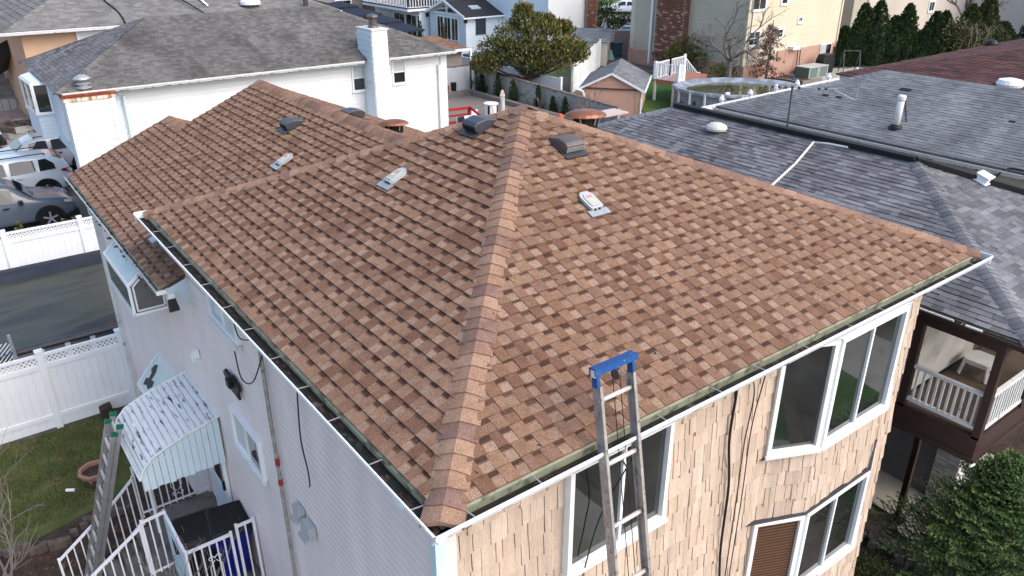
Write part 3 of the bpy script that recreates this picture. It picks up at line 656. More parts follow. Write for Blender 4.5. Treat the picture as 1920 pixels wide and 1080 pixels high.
def copper_vent(P, s, label, rot=0):
    t = T('copper_fan_cowl', label, 'roof vent', P, 'copper topped fan cowls on the brown roof'); P = V(P)
    A = V((math.cos(rot),math.sin(rot),0)); B = V((-A.y,A.x,0)); Z = V((0,0,1))
    c = MB(); pts = []
    n = 16
    prof = [(0,.16),(.15,.158),(.30,.145),(.42,.10),(.47,.055),(.475,.04),(.42,.045)]
    c.lathe(P, [(max(r,.01)*s, z*s) for r, z in prof], 18, 0, (A,B*.72,Z)); build('cowl', c, M['copper'], t, smooth=False)
    b = MB(); b.lathe(P, [(.28*s,-.22*s),(.28*s,.05*s)], 14, 0, (A,B*.72,Z)); build('base', b, M['black'], t)
    m_ = MB()
    for k in range(6):
        an = k*1.05; m_.bar(P+(A*math.cos(an)+B*.72*math.sin(an))*.36*s+Z*.05*s, P+(A*math.cos(an)+B*.72*math.sin(an))*.30*s-Z*.14*s, .03*s,.012*s)
    build('bracket', m_, M['galv'], t)
copper_vent((3.80,7.35,6.20), .5, 'smaller copper topped cowl behind the lower rear ridge', -.5)
copper_vent((5.66,4.97,6.50), .66, 'larger copper topped cowl behind the right-hand hip', -.5)
p = MB(); p.lathe((4.30,3.95,6.88), [(.04,-.1),(.04,.0),(.03,.03),(.01,.04)], 12); solo('orange_cap', p, mat('orange_plastic', (.65,.09,.03), .5, 0), 'small orange cap just behind the right-hand hip near the peak', 'cap', (4.3,3.95,6.7))

# ------------------------------------------------------------------ ladder against the front gutter
def ladder(name, label, base, top, width_dir, wd, n, top_bar=None, feet=True, step=.25, group=None, off=0.0, rail=.055, origin=None):
    base = V(base); top = V(top); W = V(width_dir).normalized(); D = (top-base).normalized(); Nn = W.cross(D).normalized()
    t = T(name, label, 'ladder', base, group)
    for s in (0, 1):
        c = MB(); a = base + W*wd*s; b = top + W*wd*s; sg = 1 if s == 0 else -1
        c.ob((a+b)/2, (D, W, Nn), ((b-a).length/2, .004, rail/2))
        for k in (-1, 1): c.ob((a+b)/2 + W*sg*.010 + Nn*k*(rail/2-.003), (D, W, Nn), ((b-a).length/2, .014, .003))
        build('rail', c, M['alum'], t)
    L = (top-base).length; k = 0; s = L-.12
    while s > .05:
        p = base + D*s; r = MB(); r.tube([p-W*.006, p+W*(wd+.006)], .018, 10); rg = build('rung', r, M['rung'], t, smooth=True)
        c = MB()
        pass
        for q in (p-W*.004, p+W*(wd+.004)): c = MB(); c.tube([q-W*.006, q+W*.006], .022, 10); build('rung_collar', c, M['alu'], rg); s -= step
    return t, D, W, Nn
t, D, W, Nn = ladder('ladder', 'aluminium extension ladder with a blue top bar leaning on the front gutter', (.98,-1.36,1.0), (1.325,.0,6.07), (1,0,0), .355, 0, rail=.085)
tp = V((1.325,0,6.07))
b = MB()
b.ob(tp+W*.1775+D*.135, (W, Nn, D), (.205,.034,.006)); b.ob(tp+W*.1875+D*.108+Nn*-.030, (W, Nn, D), (.215,.004,.034)); b.ob(tp+W*.1875+D*.108+Nn*.030, (W, Nn, D), (.215,.004,.026))
build('top_bar', b, M['blue'], t)
for s in (0, .355):
    b = MB(); b.ob(tp+W*s+D*.065, (W, Nn, D), (.014,.030,.075)); build('bar_bracket', b, M['blue'], t)
    b = MB(); b.ob(tp+W*(s+(-.018 if s == 0 else .018))+D*.10, (W, Nn, D), (.006,.022,.03)); build('end_cap', b, M['whited'], t)
b = MB(); b.lathe(tp+W*.20+D*.03, [(.045,-.014),(.045,.014)], 16, 0, (D, Nn, W)); pl = build('pulley', b, M['darkm'], t)
b = MB(); b.ob(tp+W*.185+D*.05, (W, Nn, D), (.004,.022,.055)); build('pulley_bracket', b, M['bron'], pl)
for dx in (.165, .235):
    b = MB(); b.tube([tp+W*dx+D*.03, tp+W*(dx+.01)-D*2.0-Nn*.02, tp+W*(dx+.03)-D*4.2], .0035, 5); build('rope', b, M['blackr'], t)
b = MB()
q0 = tp - D*.62 + W*.06
for i in range(7): an = i*.5; b.bar(q0+W*(.02*i)+Nn*-.02, q0+W*(.02*i+.05)-D*(.06+.03*math.sin(an*3))-Nn*(.05), .014,.004)
b.tube([q0+D*.05, q0+W*.05-Nn*.03, q0+W*.14-D*.04, q0+W*.17-D*.10, q0+W*.2-D*.05], .008, 6)
build('tie_strap', b, mat('dark_green_strap', (.02, .045, .02), .6), t)
wire('cable', [(1.62,-.14,5.4),(1.62,.1,4.8),(1.55,.15,4.5),(1.48,.16,4.2),(1.35,.17,3.6)], 'thin dark cable crossing the lower corner of the sliding window behind the ladder', .006)

# ------------------------------------------------------------------ neighbour to the right, dark grey roof and balcony
Nb = T('house', 'dark grey shingle house on the right with a brown timber balcony', 'house', (10.6, 3, 0))
z1, z2 = 4.5, 5.56
qa, qb, qc, qd = (7.85,-.72,z1), (13.35,-.72,z1), (13.35,10.4,z1), (7.85,10.4,z1); ra, rb = (10.6,2.45,z2), (10.6,7.6,z2)
rf = build('roof', MB().prism([(7.9,-.66,4.37),(13.3,-.66,4.37),(13.3,10.35,4.37),(7.9,10.35,4.37)], (0,0,.1)), M['brown'], Nb)
F1, F2, F3, F4 = [qd,qa,ra,rb], [qa,qb,ra], [qb,qc,rb,ra], [qc,qd,rb]
for f in (F1, F2, F3, F4): build('roof_deck', slab(f), M['wall'], rf)
lay(rf, shingles(F1, .096, .165, .013, 'tab', .4) + shingles(F2, .096, .165, .012, 'tab', .4), GS, 300)
lay(rf, shingles(F3, .145, .26, .012) + shingles(F4, .096, .165, .012), GS, 0, 'far_shingle')
n1, n2, n3, n4 = map(nrm, (F1, F2, F3, F4))
caps(rf, qa, ra, n1, n2, .135, .098, .014, GS[:3]+[GS[3],GS2[2]], lift=.03); caps(rf, qd, rb, n1, n4, .13, .15, .012, GS2[:3]); caps(rf, qc, rb, n3, n4, .13, .15, .012, GS2[:3])
tar = mat('black_tar', (.012, .012, .014), .7)
c = MB()
c.prism([V(ra)+V((-.09,-.05,.01)), V(ra)+V((.08,-.05,.01)), V(ra)+V((.08,0,.06)), V(ra)+V((-.09,0,.06))], (0,.001,0))
for a, b in ((ra, rb), (ra, qb)): c.bar(V(a)+V((0,0,.045)), V(b)+V((0,0,.045)), .16, .075)
build('ridge_strip', c, tar, rf)
gutter(Nb, (7.86,10.4,4.48), (7.86,-.74,4.48), (-1,0,0), .12, .09, .9, 'brown')
c = MB(); c.box((7.74,.2,4.47),(7.76,1.0,4.50)); c.box((7.73,-.15,4.48),(7.76,.05,4.50)); build('worn_lip', c, M['whited'], Nb)
w_ = MB(); w_.box((8.0,1.0,2.75),(13.2,10.3,4.4)); build('wall', w_, M['stuccow'], Nb)
w_ = MB(); w_.box((8.0,.74,2.95),(10.2,1.0,4.36)); build('balcony_wall', w_, M['stuccow'], Nb)
w_ = MB(); w_.box((10.22,.8,0),(13.2,1.4,2.75)); w_.box((10.22,1.4,0),(10.5,10.2,2.75)); w_.box((8.0,5,0),(10.3,10.2,2.75)); build('lower_wall', w_, M['stucco'], Nb)
w_ = MB(); w_.box((12.4,1.0,2.95),(13.2,1.2,4.36)); w_.box((13.1,-.3,2.95),(13.2,1.1,4.36)); build('rear_wall', w_, M['brown'], Nb)
bl = MB(); bl.box((7.98,-.36,2.74),(13.2,.745,2.88)); build('balcony_floor', bl, mat('brown_balcony_carpet', (.105,.08,.06), .95, .15, 5, stain=(.05,.04,.03), sscale=4), Nb)
bl = MB(); bl.box((7.93,-.40,2.62),(8.02,1.02,2.93)); bl.box((8.02,-.40,2.62),(13.2,-.32,2.93)); bl.box((7.90,-.43,2.55),(8.04,1.02,2.62)); bl.box((8.04,-.43,2.55),(13.2,-.30,2.62)); build('balcony_beam', bl, M['brown'], Nb)
for x, y in ((7.98,.66),(7.98,-.36),(9.22,-.36),(10.4,-.36),(11.7,-.36)):
    p = MB(); p.box((x-.05,y-.05,2.90),(x+.05,y+.05,4.38)); build('balcony_post', p, M['brown'], Nb)
p = MB(); p.box((7.90,-.42,4.22),(7.99,1.0,4.38)); p.box((7.99,-.42,4.22),(13.2,-.32,4.38)); build('balcony_header', p, M['brown'], Nb)
p = MB(); p.box((8.05,-.385,2.93),(8.09,-.345,4.22)); build('post_trim', p, M['beige'], Nb)
def balustrade(parent, P0, P1, z0, z1, n, m='white', th=.028, name='balustrade'):
    P0 = V((P0[0],P0[1],0)); P1 = V((P1[0],P1[1],0)); D = (P1-P0); L = D.length; D = D/L; Z = V((0,0,1)); N = V((D.y,-D.x,0))
    f = MB()
    f.bar(P0+Z*z1, P1+Z*z1, .055, .045)
    r = build(name, f, M[m], parent)
    f = MB(); f.bar(P0+Z*(z0+.05), P1+Z*(z0+.05), .05, .05); build('bottom_rail', f, M[m], r)
    for i in range(n):
        t = (i+.7)/(n+.4); b = MB(); q = P0+D*L*t; b.ob(q+Z*(z0+z1)/2, (D, N, Z), (th/2, th/2, (z1-z0)/2-.02)); build('baluster', b, M[m], r)
    return r
balustrade(Nb, (7.99,.61), (7.99,-.31), 2.98, 3.54, 10, 'whited')
balustrade(Nb, (8.04,-.37), (9.17,-.37), 2.98, 3.54, 13, 'whited')
balustrade(Nb, (9.27,-.37), (10.35,-.37), 2.98, 3.54, 13, 'whited')
p = MB(); p.box((8.0,1.1,2.3),(8.5,5.0,2.75)); build('header_panel', p, M['stucco'], Nb)
siding(Nb, (8.98,.78), (8.98,2.6), 1.95, 2.55, .085, M['white'], (-1,0,0), name='header_siding')
p = MB(); p.box((9.0,.80,1.95),(9.1,2.6,2.56)); build('header_box', p, M['white'], Nb)
p = MB()
p.box((10.18,.42,.02),(10.42,.82,2.62)); pb = build('brick_pillar', p, M['whited'], Nb)
for i in range(30):
    for j, (a0, a1) in enumerate((((10.165,.43),(10.18,.61)),((10.165,.63),(10.18,.81)))):
        b = MB(); z = .03+i*.085; b.box((a0[0],a0[1]+(i%2)*.0,z),(a1[0],a1[1],z+.07)); build('brick', b, M['whited'] if (i+j) % 3 else M['beige'], pb)
    b = MB(); z = .03+i*.085; b.box((10.19+(i % 2)*.1,.405,z),(10.30+(i % 2)*.1,.42,z+.07)); build('brick', b, M['whited'], pb)
p = MB(); pts = [(8.02,.80,2.60),(8.45,.80,2.33),(8.98,.80,2.02),(9.22,.80,1.75),(9.25,.80,1.5),(9.25,.80,.12)]
for a, b in zip(pts[:-1], pts[1:]): p.bar(a, b, .085, .085, (0,1,0))
build('downspout', p, M['brown'], Nb)
p = MB(); p.lathe((9.25,.78,.05), [(.12,0),(.10,.05),(.06,.1)], 10); solo('downspout_shoe', p, M['black'], 'black boot at the foot of the brown downspout', 'pipe boot', (9.25,.78,.05))
p = MB(); p.lathe((9.08,.52,.03), [(.17,0),(.17,.03)], 20); solo('round_cover', p, M['concl'], 'pale round lid on the ground beside the downspout foot', 'lid', (9.08,.52,.03))
p = MB()
for i in range(26): p.ob((8.42+U(-.06,.06), 1.0-i*.055+U(-.03,.03), .05), ((1,U(-.4,.4),U(-.2,.2)),(0,1,0),(0,0,1)), (U(.05,.10),U(.02,.05),U(.03,.08)))
solo('stone_edging', p, [mat('mottled_stone', (.20,.17,.15), .95, .3, 8, stain=(.05,.04,.035), sscale=9, sth=.5)], 'rough stone edging in the alley at the foot of the shake wall', 'stone edging', (8.4,.3,0))
wire('cable', [(8.62,.2,.02),(8.8,.5,.03),(8.78,.75,.05),(9.1,.8,.04)], 'black hose lying on the brown path by the downspout', .012)
p = MB(); p.tube([(7.98,-.39,2.54),(7.98,-.39,2.46),(8.10,-.39,2.44)], .02, 8); solo('drain_spout', p, M['white'], 'small white drain spout under the balcony corner', 'spout', (8,-.39,2.44))
def plastic_table(P, label):
    t = T('side_table', label, 'table', P); P = V(P); a = .21; h = .25
    m = MB(); m.prism([P+V((x*a,y*a,h)) for x, y in ((-1,-.7),(-.7,-1),(.7,-1),(1,-.7),(1,.7),(.7,1),(-.7,1),(-1,.7))], (0,0,.03)); build('tabletop', m, M['whited'], t, bev=.008)
    m = MB()
    for s in (-1, 1): m.box((P.x-a*.8,P.y+s*a*.86-.01,P.z+h-.05),(P.x+a*.8,P.y+s*a*.86+.01,P.z+h)); m.box((P.x+s*a*.86-.01,P.y-a*.8,P.z+h-.05),(P.x+s*a*.86+.01,P.y+a*.8,P.z+h))
    build('apron', m, M['whited'], t)
    for x in (-1, 1):
        for y in (-1, 1): m = MB(); m.bar(P+V((x*a*.95,y*a*.95,0)), P+V((x*a*.78,y*a*.78,h)), .05, .03); build('leg', m, M['whited'], t)
plastic_table((9.70,.40,2.885), 'white plastic side table standing on the brown balcony floor')
p = MB(); p.lathe((10.18,6.16,5.42), [(.20,.0),(.21,.04),(.19,.08),(.13,.12),(.06,.14)], 18); solo('dome_vent', p, M['dome'], 'cream round dome vent on the dark grey roof', 'roof vent', (10.18,6.16,5.42))
bpz = lambda x: z1 + (x-7.85)/2.75*(z2-z1)
def pp(x, y): return V((x, y, bpz(x)+.03))
p = MB(); p.tube([pp(9.0,4.05), pp(9.8,4.1), pp(10.45,4.22), pp(10.5,3.95), pp(10.52,3.6)], .022, 8); solo('roof_conduit', p, M['whited'], 'thin white conduit bent across the dark grey roof slope', 'conduit', (9,4,5.0))
P_, N_, D_, A_ = on_plane((11.05,1.55,5.27), n2, V((0,-1,0)))
P_ = V((11.25,1.65,4.5+(1.65+.72)/3.17*(z2-z1))); p = MB(); p.ob(P_+N_*.03, (A_,D_,N_), (.13,.12,.008)); p.ob(P_+N_*.085, (A_,D_,N_), (.10,.095,.045)); p.ob(P_+N_*.135, (A_,D_,N_), (.115,.11,.008)); solo('box_vent', p, M['white'], 'small white square vent on the dark grey roof near the right edge', 'roof vent', P_)
p = MB(); p.lathe((8.0,6.0,bpz(8.0)), [(.035,0),(.035,.12)], 10); solo('pipe_stub', p, M['black'], 'short black pipe just beyond the right-hand brown hip', 'pipe', (8,6,4.6))

# ------------------------------------------------------------------ blue-grey roof beyond it
N2 = T('house', 'long low house with a faded blue-grey roof, an antenna and a tall vent pipe', 'house', (20.4, 4, 0))
e0, e1, ez, tz = 17.2, 23.6, 4.0, 5.18
g0, g1, g2, g3 = (e0,-14,ez), (e0,11.75,ez), (e1,11.75,ez), (e1,-14,ez); h0, h1 = (20.4,8.45,tz), (20.4,-14,tz)
rf = build('roof', MB().box((e0+.06,-13.9,3.86),(e1-.05,11.7,3.96)), M['whited'], N2)
F1, F2, F3 = [g1,g0,h1,h0], [g2,g1,h0], [g3,g2,h0,h1]
for f in (F1, F2, F3): build('roof_deck', slab(f), M['wall'], rf)
vis = [(e0,-2.2,ez)]
F1v = [g1,(e0,-3,ez),(20.4,-3,tz),h0]
lay(rf, shingles(F1v, .12, .2, .011), GS2, 300); lay(rf, shingles(F2, .12, .2, .011) , GS2, 0, 'hip_shingle')
lay(rf, shingles([(e1,-3,ez),g2,h0,(20.4,-3,tz)], .3, .6, .012), GS2, 0, 'far_shingle')
k1, k2, k3 = map(nrm, (F1, F2, F3))
caps(rf, g1, h0, k1, k2, .14, .2, .012, GS2[1:], nparts=0); caps(rf, (20.4,-3,tz), h0, k1, k3, .14, .2, .012, GS2[1:], name='ridge_cap', nparts=0); caps(rf, g2, h0, k3, k2, .14, .2, .012, GS2[1:], nparts=0)
c = MB(); c.bar((e0-.02,-3,ez+.01),(e0-.02,11.7,ez+.01), .16, .05); build('rolled_eave', c, GS[4], rf)
gutter(N2, (e0-.02,11.8,ez-.015), (e0-.02,-14,ez-.015), (-1,0,0), .13, .12, 1.1, 'whited')
c = MB(); c.box((e0+.25,-13.8,0),(e1-.3,11.4,3.9)); build('wall', c, mat('cream_side_wall', (.50,.48,.41), .8, .05, 1), N2)
c = MB(); c.box((e0-.02,-13.9,3.83),(e0+.3,11.7,3.86)); build('soffit', c, M['dome'], N2)
for y in (9.3, 7.3, 4.6): window(N2, (e0+.25,y,3.15), -Y_, NL, .75, .55, (1,), (1,), .06, .04, 'cream')
def tv_antenna():
    t = T('tv_antenna', 'rusty tv antenna on a thin mast at the gutter of the blue-grey roof', 'antenna', (17.05,9.15,3.8))
    m = MB(); m.tube([(17.05,9.15,3.75),(17.05,9.18,5.02)], .022, 8); build('mast', m, M['darkm'], t)
    m = MB(); B0 = V((17.05,9.15,4.98)); Dn = V((.64,-.77,0)); m.tube([B0-Dn*.75, B0+Dn*1.15], .014, 6); build('boom', m, M['galv'], t)
    for i in range(8):
        q = B0 + Dn*(-.7+i*.17+ (.35 if i > 5 else 0)); e = MB(); e.tube([q-V((.77,.64,0))*(.34-.02*i), q+V((.77,.64,0))*(.34-.02*i)], .010, 5); e.ob(q, (Dn, V((.77,.64,0)), V((0,0,1))), (.03,.06,.03)); build('element', e, M['darkm'], t)
    e = MB(); q = B0+Dn*1.1; e.tube([q-Dn*.1, q+Dn*.55-V((0,0,.28))], .012, 5); e.tube([q+Dn*.55-V((0,0,.28)), q+Dn*.55+V((0,0,.16))], .010, 5); e.tube([q-Dn*.1, q+Dn*.55+V((0,0,.16))], .006, 5); build('reflector', e, M['galv'], t)
tv_antenna()
def far_antenna():
    t = T('tv_antenna', 'small dark antenna head between the black ridge strip and the pool', 'antenna', (14.9,11.2,3.8))
    m = MB(); m.tube([(14.9,11.2,2.5),(14.9,11.2,4.5)], .02, 8); build('mast', m, M['darkm'], t)
    for i in range(4): e = MB(); e.ob((14.75+i*.13,11.3-i*.13,4.35+.1*(i % 2)), ((1,0,0),(0,1,0),(0,0,1)), (.03,.03,.10)); build('element', e, M['black'], t)
far_antenna()
zz = lambda x: ez + (x-e0)/(20.4-e0)*(tz-ez)
t = T('vent_pipe', 'tall pale vent pipe standing on the blue-grey roof', 'pipe', (17.9,6.55,zz(17.9)))
m = MB(); m.tube([(17.9,6.55,zz(17.9)-.05),(17.9,6.55,zz(17.9)+.82)], .085, 14); build('pipe', m, M['whited'], t, smooth=True)
m = MB(); m.lathe((17.9,6.55,zz(17.9)+.78), [(.086,-.10),(.105,-.06),(.105,.02),(.08,.05),(.02,.06)], 14); build('cap', m, M['whited'], t)
m = MB(); m.lathe((17.9,6.55,zz(17.9)), [(.19,-.08),(.17,.02),(.10,.09)], 14); build('boot', m, M['black'], t)
for i, (x, y, s) in enumerate(((18.7,9.15,.09),(18.72,8.75,.09),(19.0,4.3,.07),(19.6,7.35,.15))):
    p = MB(); P_ = V((x,y,zz(x)+.02)); p.ob(P_, (V((0,1,.0)), V((1,0,.37)), k1), (s, s*.45, .006)); solo('tar_patch', p, M['black'], ['left of two small black tar patches on the blue-grey roof','right of two small black tar patches on the blue-grey roof','small black tar patch right of the vent pipe on the blue-grey roof','largest black tar patch, above the vent pipe on the blue-grey roof'][i], 'patch', P_)
wire('cable', [(17.9,2.1,zz(17.9)+.03),(17.3,2.6,ez+.04),(17.15,3.4,ez+.05),(17.0,3.6,ez-.2)], 'black cable running over the gutter of the blue-grey roof', .02)
wire('cable', [(18.2,6.45,zz(18.2)+.02),(19.4,7.25,zz(19.4)+.02)], 'thin black cable on the blue-grey roof beside the vent pipe', .010)

# ------------------------------------------------------------------ dark red roof at the right edge
N3 = T('house', 'house with a dark red-brown shingle roof at the right edge', 'house', (30, 2, 0))
j0, j1, j2, j3 = (24.3,-12,4.15), (24.3,12.3,4.15), (42,12.3,4.15), (42,-12,4.15); l0, l1 = (33.15,7.9,5.0), (33.15,-12,5.0)
rf = build('roof', MB().box((24.4,-11.9,3.95),(41.9,12.2,4.1)), M['whited'], N3)
F1, F2 = [j1,(24.3,-3,4.15),(33.15,-3,5.0),l0], [j2,j1,l0]
for f in ([j1,j0,l1,l0], F2, [j3,j2,l0,l1]): build('roof_deck', slab(f), M['wall'], rf)
lay(rf, shingles(F1, .2, .4, .014), RS, 0); lay(rf, shingles(F2, .2, .4, .014), RS, 0, 'hip_shingle')
c = MB(); c.box((24.7,-11.5,0),(41.5,11.9,3.98)); build('wall', c, M['beige'], N3)
P_ = V((25.9,7.2,4.3)); p = MB(); p.lathe(P_, [(.38,0),(.40,.08),(.34,.20),(.12,.25)], 18); solo('dome_skylight', p, M['white'], 'white domed vent on the dark red roof', 'roof vent', P_)
p = MB(); p.lathe((35.5,12.0,4.2), [(.28,0),(.28,.1),(.2,.2),(.1,.24)], 14); solo('dome_skylight', p, M['black'], 'black hooded vent at the far edge of the dark red roof', 'roof vent', (35.5,12,4.3))

# ------------------------------------------------------------------ vegetation builders
def leaves(pts, size, nm, jit=.4, up=.3, asp=.5, out=None):
    """leaf quads at given (point, outward dir) pairs"""
    mb = MB()
    for p, d in pts:
        d = (V(d) + V((U(-1,1),U(-1,1),U(-1,1)))*jit).normalized(); s = size*U(.6,1.3)
        a = d.cross(V((U(-1,1),U(-1,1),U(-1,1)))).normalized(); q = V(p)
        n = d.cross(a); k = n*s*.12
        mb.add([q, q+d*s*.5+a*s*asp*.5-k, q+d*s, q+d*s*.5-a*s*asp*.5-k], [(0,1,2,3)], int(R()*nm))
    return mb
def branches(P, D, L, r, depth, out, tips, spread=.6, n=3, shrink=.68, grav=0., up=.0, seg=4, curl=.25):
    pts = [V(P)]; d = V(D).normalized(); rs = [r]
    for i in range(seg):
        d = (d + V((U(-1,1),U(-1,1),U(-1,1)))*curl + V((0,0,up-grav))).normalized(); pts.append(pts[-1]+d*L/seg); rs.append(r*(1-.45*(i+1)/seg))
    out.tube(pts, rs, 5 if r > .012 else 4, cap=False); tips.append((pts[-1], d))
    if depth > 0:
        for k in range(n):
            t = U(.35,1) if k else 1.0; i = min(seg-1, int(t*seg)); q = pts[i].lerp(pts[i+1], t*seg-i) if t < 1 else pts[-1]
            nd = (d + V((U(-1,1),U(-1,1),U(-.6,1)))*spread).normalized()
            branches(q, nd, L*shrink*U(.75,1.15), r*.58, depth-1, out, tips, spread, n, shrink, grav, up, seg, curl)
def arborvitae(P, h, r, label, mats=ARB, n=900, group=None, lean=0, size=.12, cat='tree', name='arborvitae'):
    P = V(P); t = T(name, label, cat, P, group); k = MB(); k.tube([P, P+V((lean*.5,0,h*.6))], [r*.13, r*.05], 6); build('trunk', k, M['barkd'], t)
    pts = []; ph = [U(0,6.28) for _ in range(4)]
    for i in range(n):
        z = R()**1.15; a = U(0,6.28); prof = (1-z)**.62*(.72+.28*min(1, z*5+.35))
        rr = r*prof*(1+.14*math.sin(3*a+ph[0]+z*7)+.10*math.sin(7*a+ph[1]-z*11))*U(.72,1.05)
        p = P+V((math.cos(a)*rr+lean*z, math.sin(a)*rr, z*h)); pts.append((p, (math.cos(a)*.55, math.sin(a)*.55, .95)))
    build('foliage', leaves(pts, size, len(mats), .35, asp=.55), mats, t)
    # inner dark core keeps the crown from being see-through
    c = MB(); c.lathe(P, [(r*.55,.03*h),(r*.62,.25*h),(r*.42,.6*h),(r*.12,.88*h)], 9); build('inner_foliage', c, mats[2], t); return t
def bush(P, rx, ry, rz, mats, n, size, label, cat='shrub', name='shrub', group=None, squash=1):
    P = V(P); t = T(name, label, cat, P, group); pts = []
    lob = [(V((U(-.5,.5)*rx,U(-.5,.5)*ry,U(.3,.75)*rz)), U(.45,.62)) for _ in range(9)]+[(V((0,0,.45*rz)), .72)]
    for i in range(n):
        c, s = lob[int(R()*len(lob))]; d = V((U(-1,1),U(-1,1),U(-.6,1))).normalized(); q = V((d.x*rx*s, d.y*ry*s, d.z*rz*s*.75))*U(.7,1.05)
        pp_ = P+c+q
        if pp_.z > P.z-.02: pts.append((pp_, d*.8+V((0,0,.5))))
    build('foliage', leaves(pts, size, len(mats), .5), mats, t)
    k = MB(); tips = []
    for _ in range(5): branches(P, (U(-.5,.5),U(-.5,.5),1), rz*.6, .03, 1, k, tips)
    build('stem', k, M['barkd'], t); return t
def bare_tree(P, h, r, label, depth=4, n=3, spread=.6, mat_='bark', trunk=.3, lean=(0,0), grav=0, cat='tree', name='bare_tree', tr=.1, shrink=.68, limbs=4):
    P = V(P); t = T(name, label, cat, P); k = MB(); top = P+V((lean[0],lean[1],h*trunk)); k.tube([P, P.lerp(top,.5)+V((.03,0,0)), top], [tr*1.2, tr, tr*.85], 8); build('trunk', k, M[mat_], t)
    for i in range(limbs):
        k = MB(); tips = []; a = 6.28*i/limbs+U(-.3,.3)
        branches(top-V((0,0,.03)), (math.cos(a)*.7*r/h*2, math.sin(a)*.7*r/h*2, 1), h*.38, tr*.6, depth, k, tips, spread, n, shrink, grav)
        build('limb', k, M[mat_], t)
    return t

# ------------------------------------------------------------------ white house across the pool yard
A = T('house', 'white sided house with dark taupe roof, two chimneys and a bay window on its end', 'house', (7.5, 24, 0))
a0, a1, a2, a3 = (1.02,21.35,4.8), (14.05,21.35,4.8), (14.05,28.05,4.8), (1.02,28.05,4.8); r0, r1 = (4.5,24.7,6.28), (10.65,24.7,6.28)
rf = build('roof', MB().box((1.2,21.45,4.68),(13.95,27.95,4.77)), M['whited'], A)
F = [[a0,a1,r1,r0],[a3,a0,r0],[a1,a2,r1],[a2,a3,r0,r1]]
for f in F: build('roof_deck', slab(f), M['wall'], rf)
lay(rf, shingles(F[0], .108, .17, .010), GS3, 300); lay(rf, shingles(F[1], .12, .19, .010), GS[:2]+GS3[:2], 120, 'end_shingle')
lay(rf, shingles(F[2], .145, .3, .010) + shingles(F[3], .29, .6, .010), GS3, 0, 'far_shingle')
n_ = list(map(nrm, F))
for p, q, i, j in ((a0,r0,0,1),(a3,r0,1,3),(a1,r1,0,2),(a2,r1,2,3)): caps(rf, p, q, n_[i], n_[j], .13, .2, .010, GS3[1:], nparts=0)
caps(rf, r0, r1, n_[0], n_[3], .12, .2, .010, GS3[:2], name='ridge_cap', nparts=0)
gutter(A, (1.15,21.34,4.79), (10.35,21.34,4.79), (0,-1,0), .12, .10, 1.5); gutter(A, (11.3,21.34,4.79), (14.1,21.34,4.79), (0,-1,0), .12, .10, 1.5)
wl = MB(); wl.box((1.18,21.75,2.95),(13.85,27.8,4.75)); wl.box((2.7,21.75,0),(13.85,27.8,2.95)); build('wall', wl, M['wsid'], A)
siding(A, (2.5,21.74), (13.86,21.74), .3, 4.72, .14, M['wsid'], (0,-1,0), lap=.018)
siding(A, (1.17,21.75), (1.17,27.8), 2.96, 4.72, .14, M['wsid2'], (-1,0,0), lap=.018)
p = MB(); p.box((2.68,22.2,.0),(2.70,27,2.2)); build('garage_front', p, M['greym'], A)
p = MB(); p.box((13.62,21.66,0),(13.88,21.74,4.7)); p.box((13.5,21.6,0),(13.6,21.7,4.3)); build('corner_board', p, M['white'], A)
p = MB(); p.box((2.45,21.62,2.2),(2.62,21.74,4.6)); p.bar((2.75,21.6,4.5),(2.75,21.6,1.0),.09,.08,(1,0,0)); build('downspout', p, M['awnb'], A)
window(A, (10.05,21.73,3.70), X_, NF, .66, .92, (1,), (1,1), .06, .05, gl=['glass','cream']); window(A, (11.62,21.73,3.78), X_, NF, .56, .84, (1,), (1,1), .055, .05, gl=['glass','cream'])
# boxed chimney with a rusty top
ch = MB(); ch.box((1.17,21.25,1.2),(2.42,21.72,4.60)); chm = build('boxed_chimney', ch, M['wsid'], A)
siding(chm, (1.30,21.24), (2.30,21.24), 1.2, 4.58, .20, M['wsid'], (0,-1,0), lap=.03, name='chimney_board')
siding(chm, (1.16,21.26), (1.16,21.72), 1.2, 4.58, .20, M['wsid2'], (-1,0,0), lap=.02, name='chimney_board')
for x in (1.16, 2.30): p = MB(); p.box((x,21.19,1.2),(x+.14,21.24,4.6)); build('chimney_corner', p, M['wsid'], chm)
p = MB(); p.box((1.10,21.16,4.66),(2.48,21.80,4.74)); build('chimney_cap', p, M['rust'], chm)
p = MB(); p.box((1.12,21.18,4.55),(2.46,21.78,4.66)); build('chimney_band', p, mat('rust_streaked_white', (.66,.62,.50), .6, .05, 3, stain=(.38,.17,.035), sscale=5, sth=.5, ssoft=.1, stretch=(1.6,1,.3)), chm)
p = MB(); p.lathe((1.75,21.48,4.74), [(.13,0),(.13,.10),(.21,.11),(.21,.15),(.13,.16),(.13,.20),(.20,.22),(.05,.30),(.13,.31),(.13,.34),(.22,.36),(.20,.40),(.10,.46),(.02,.48)], 18); build('flue', p, M['galv'], chm)
ch = MB(); ch.box((10.53,20.92,0),(11.10,21.7,5.78)); ch.box((10.53,21.7,4.7),(11.10,22.0,5.78)); c2 = build('tall_chimney', ch, M['wsid'], A)
siding(c2, (10.60,20.91), (11.04,20.91), .3, 5.7, .17, M['wsid'], (0,-1,0), lap=.012, name='chimney_board')
siding(c2, (10.52,20.95), (10.52,21.98), 4.9, 5.7, .17, M['wsid2'], (-1,0,0), lap=.02, name='chimney_board'); siding(c2, (10.52,20.95), (10.52,21.7), .3, 4.9, .17, M['wsid2'], (-1,0,0), lap=.02, name='chimney_board')
p = MB(); p.box((10.49,20.88,5.78),(11.14,22.04,5.82)); build('chimney_cap', p, M['whited'], c2)
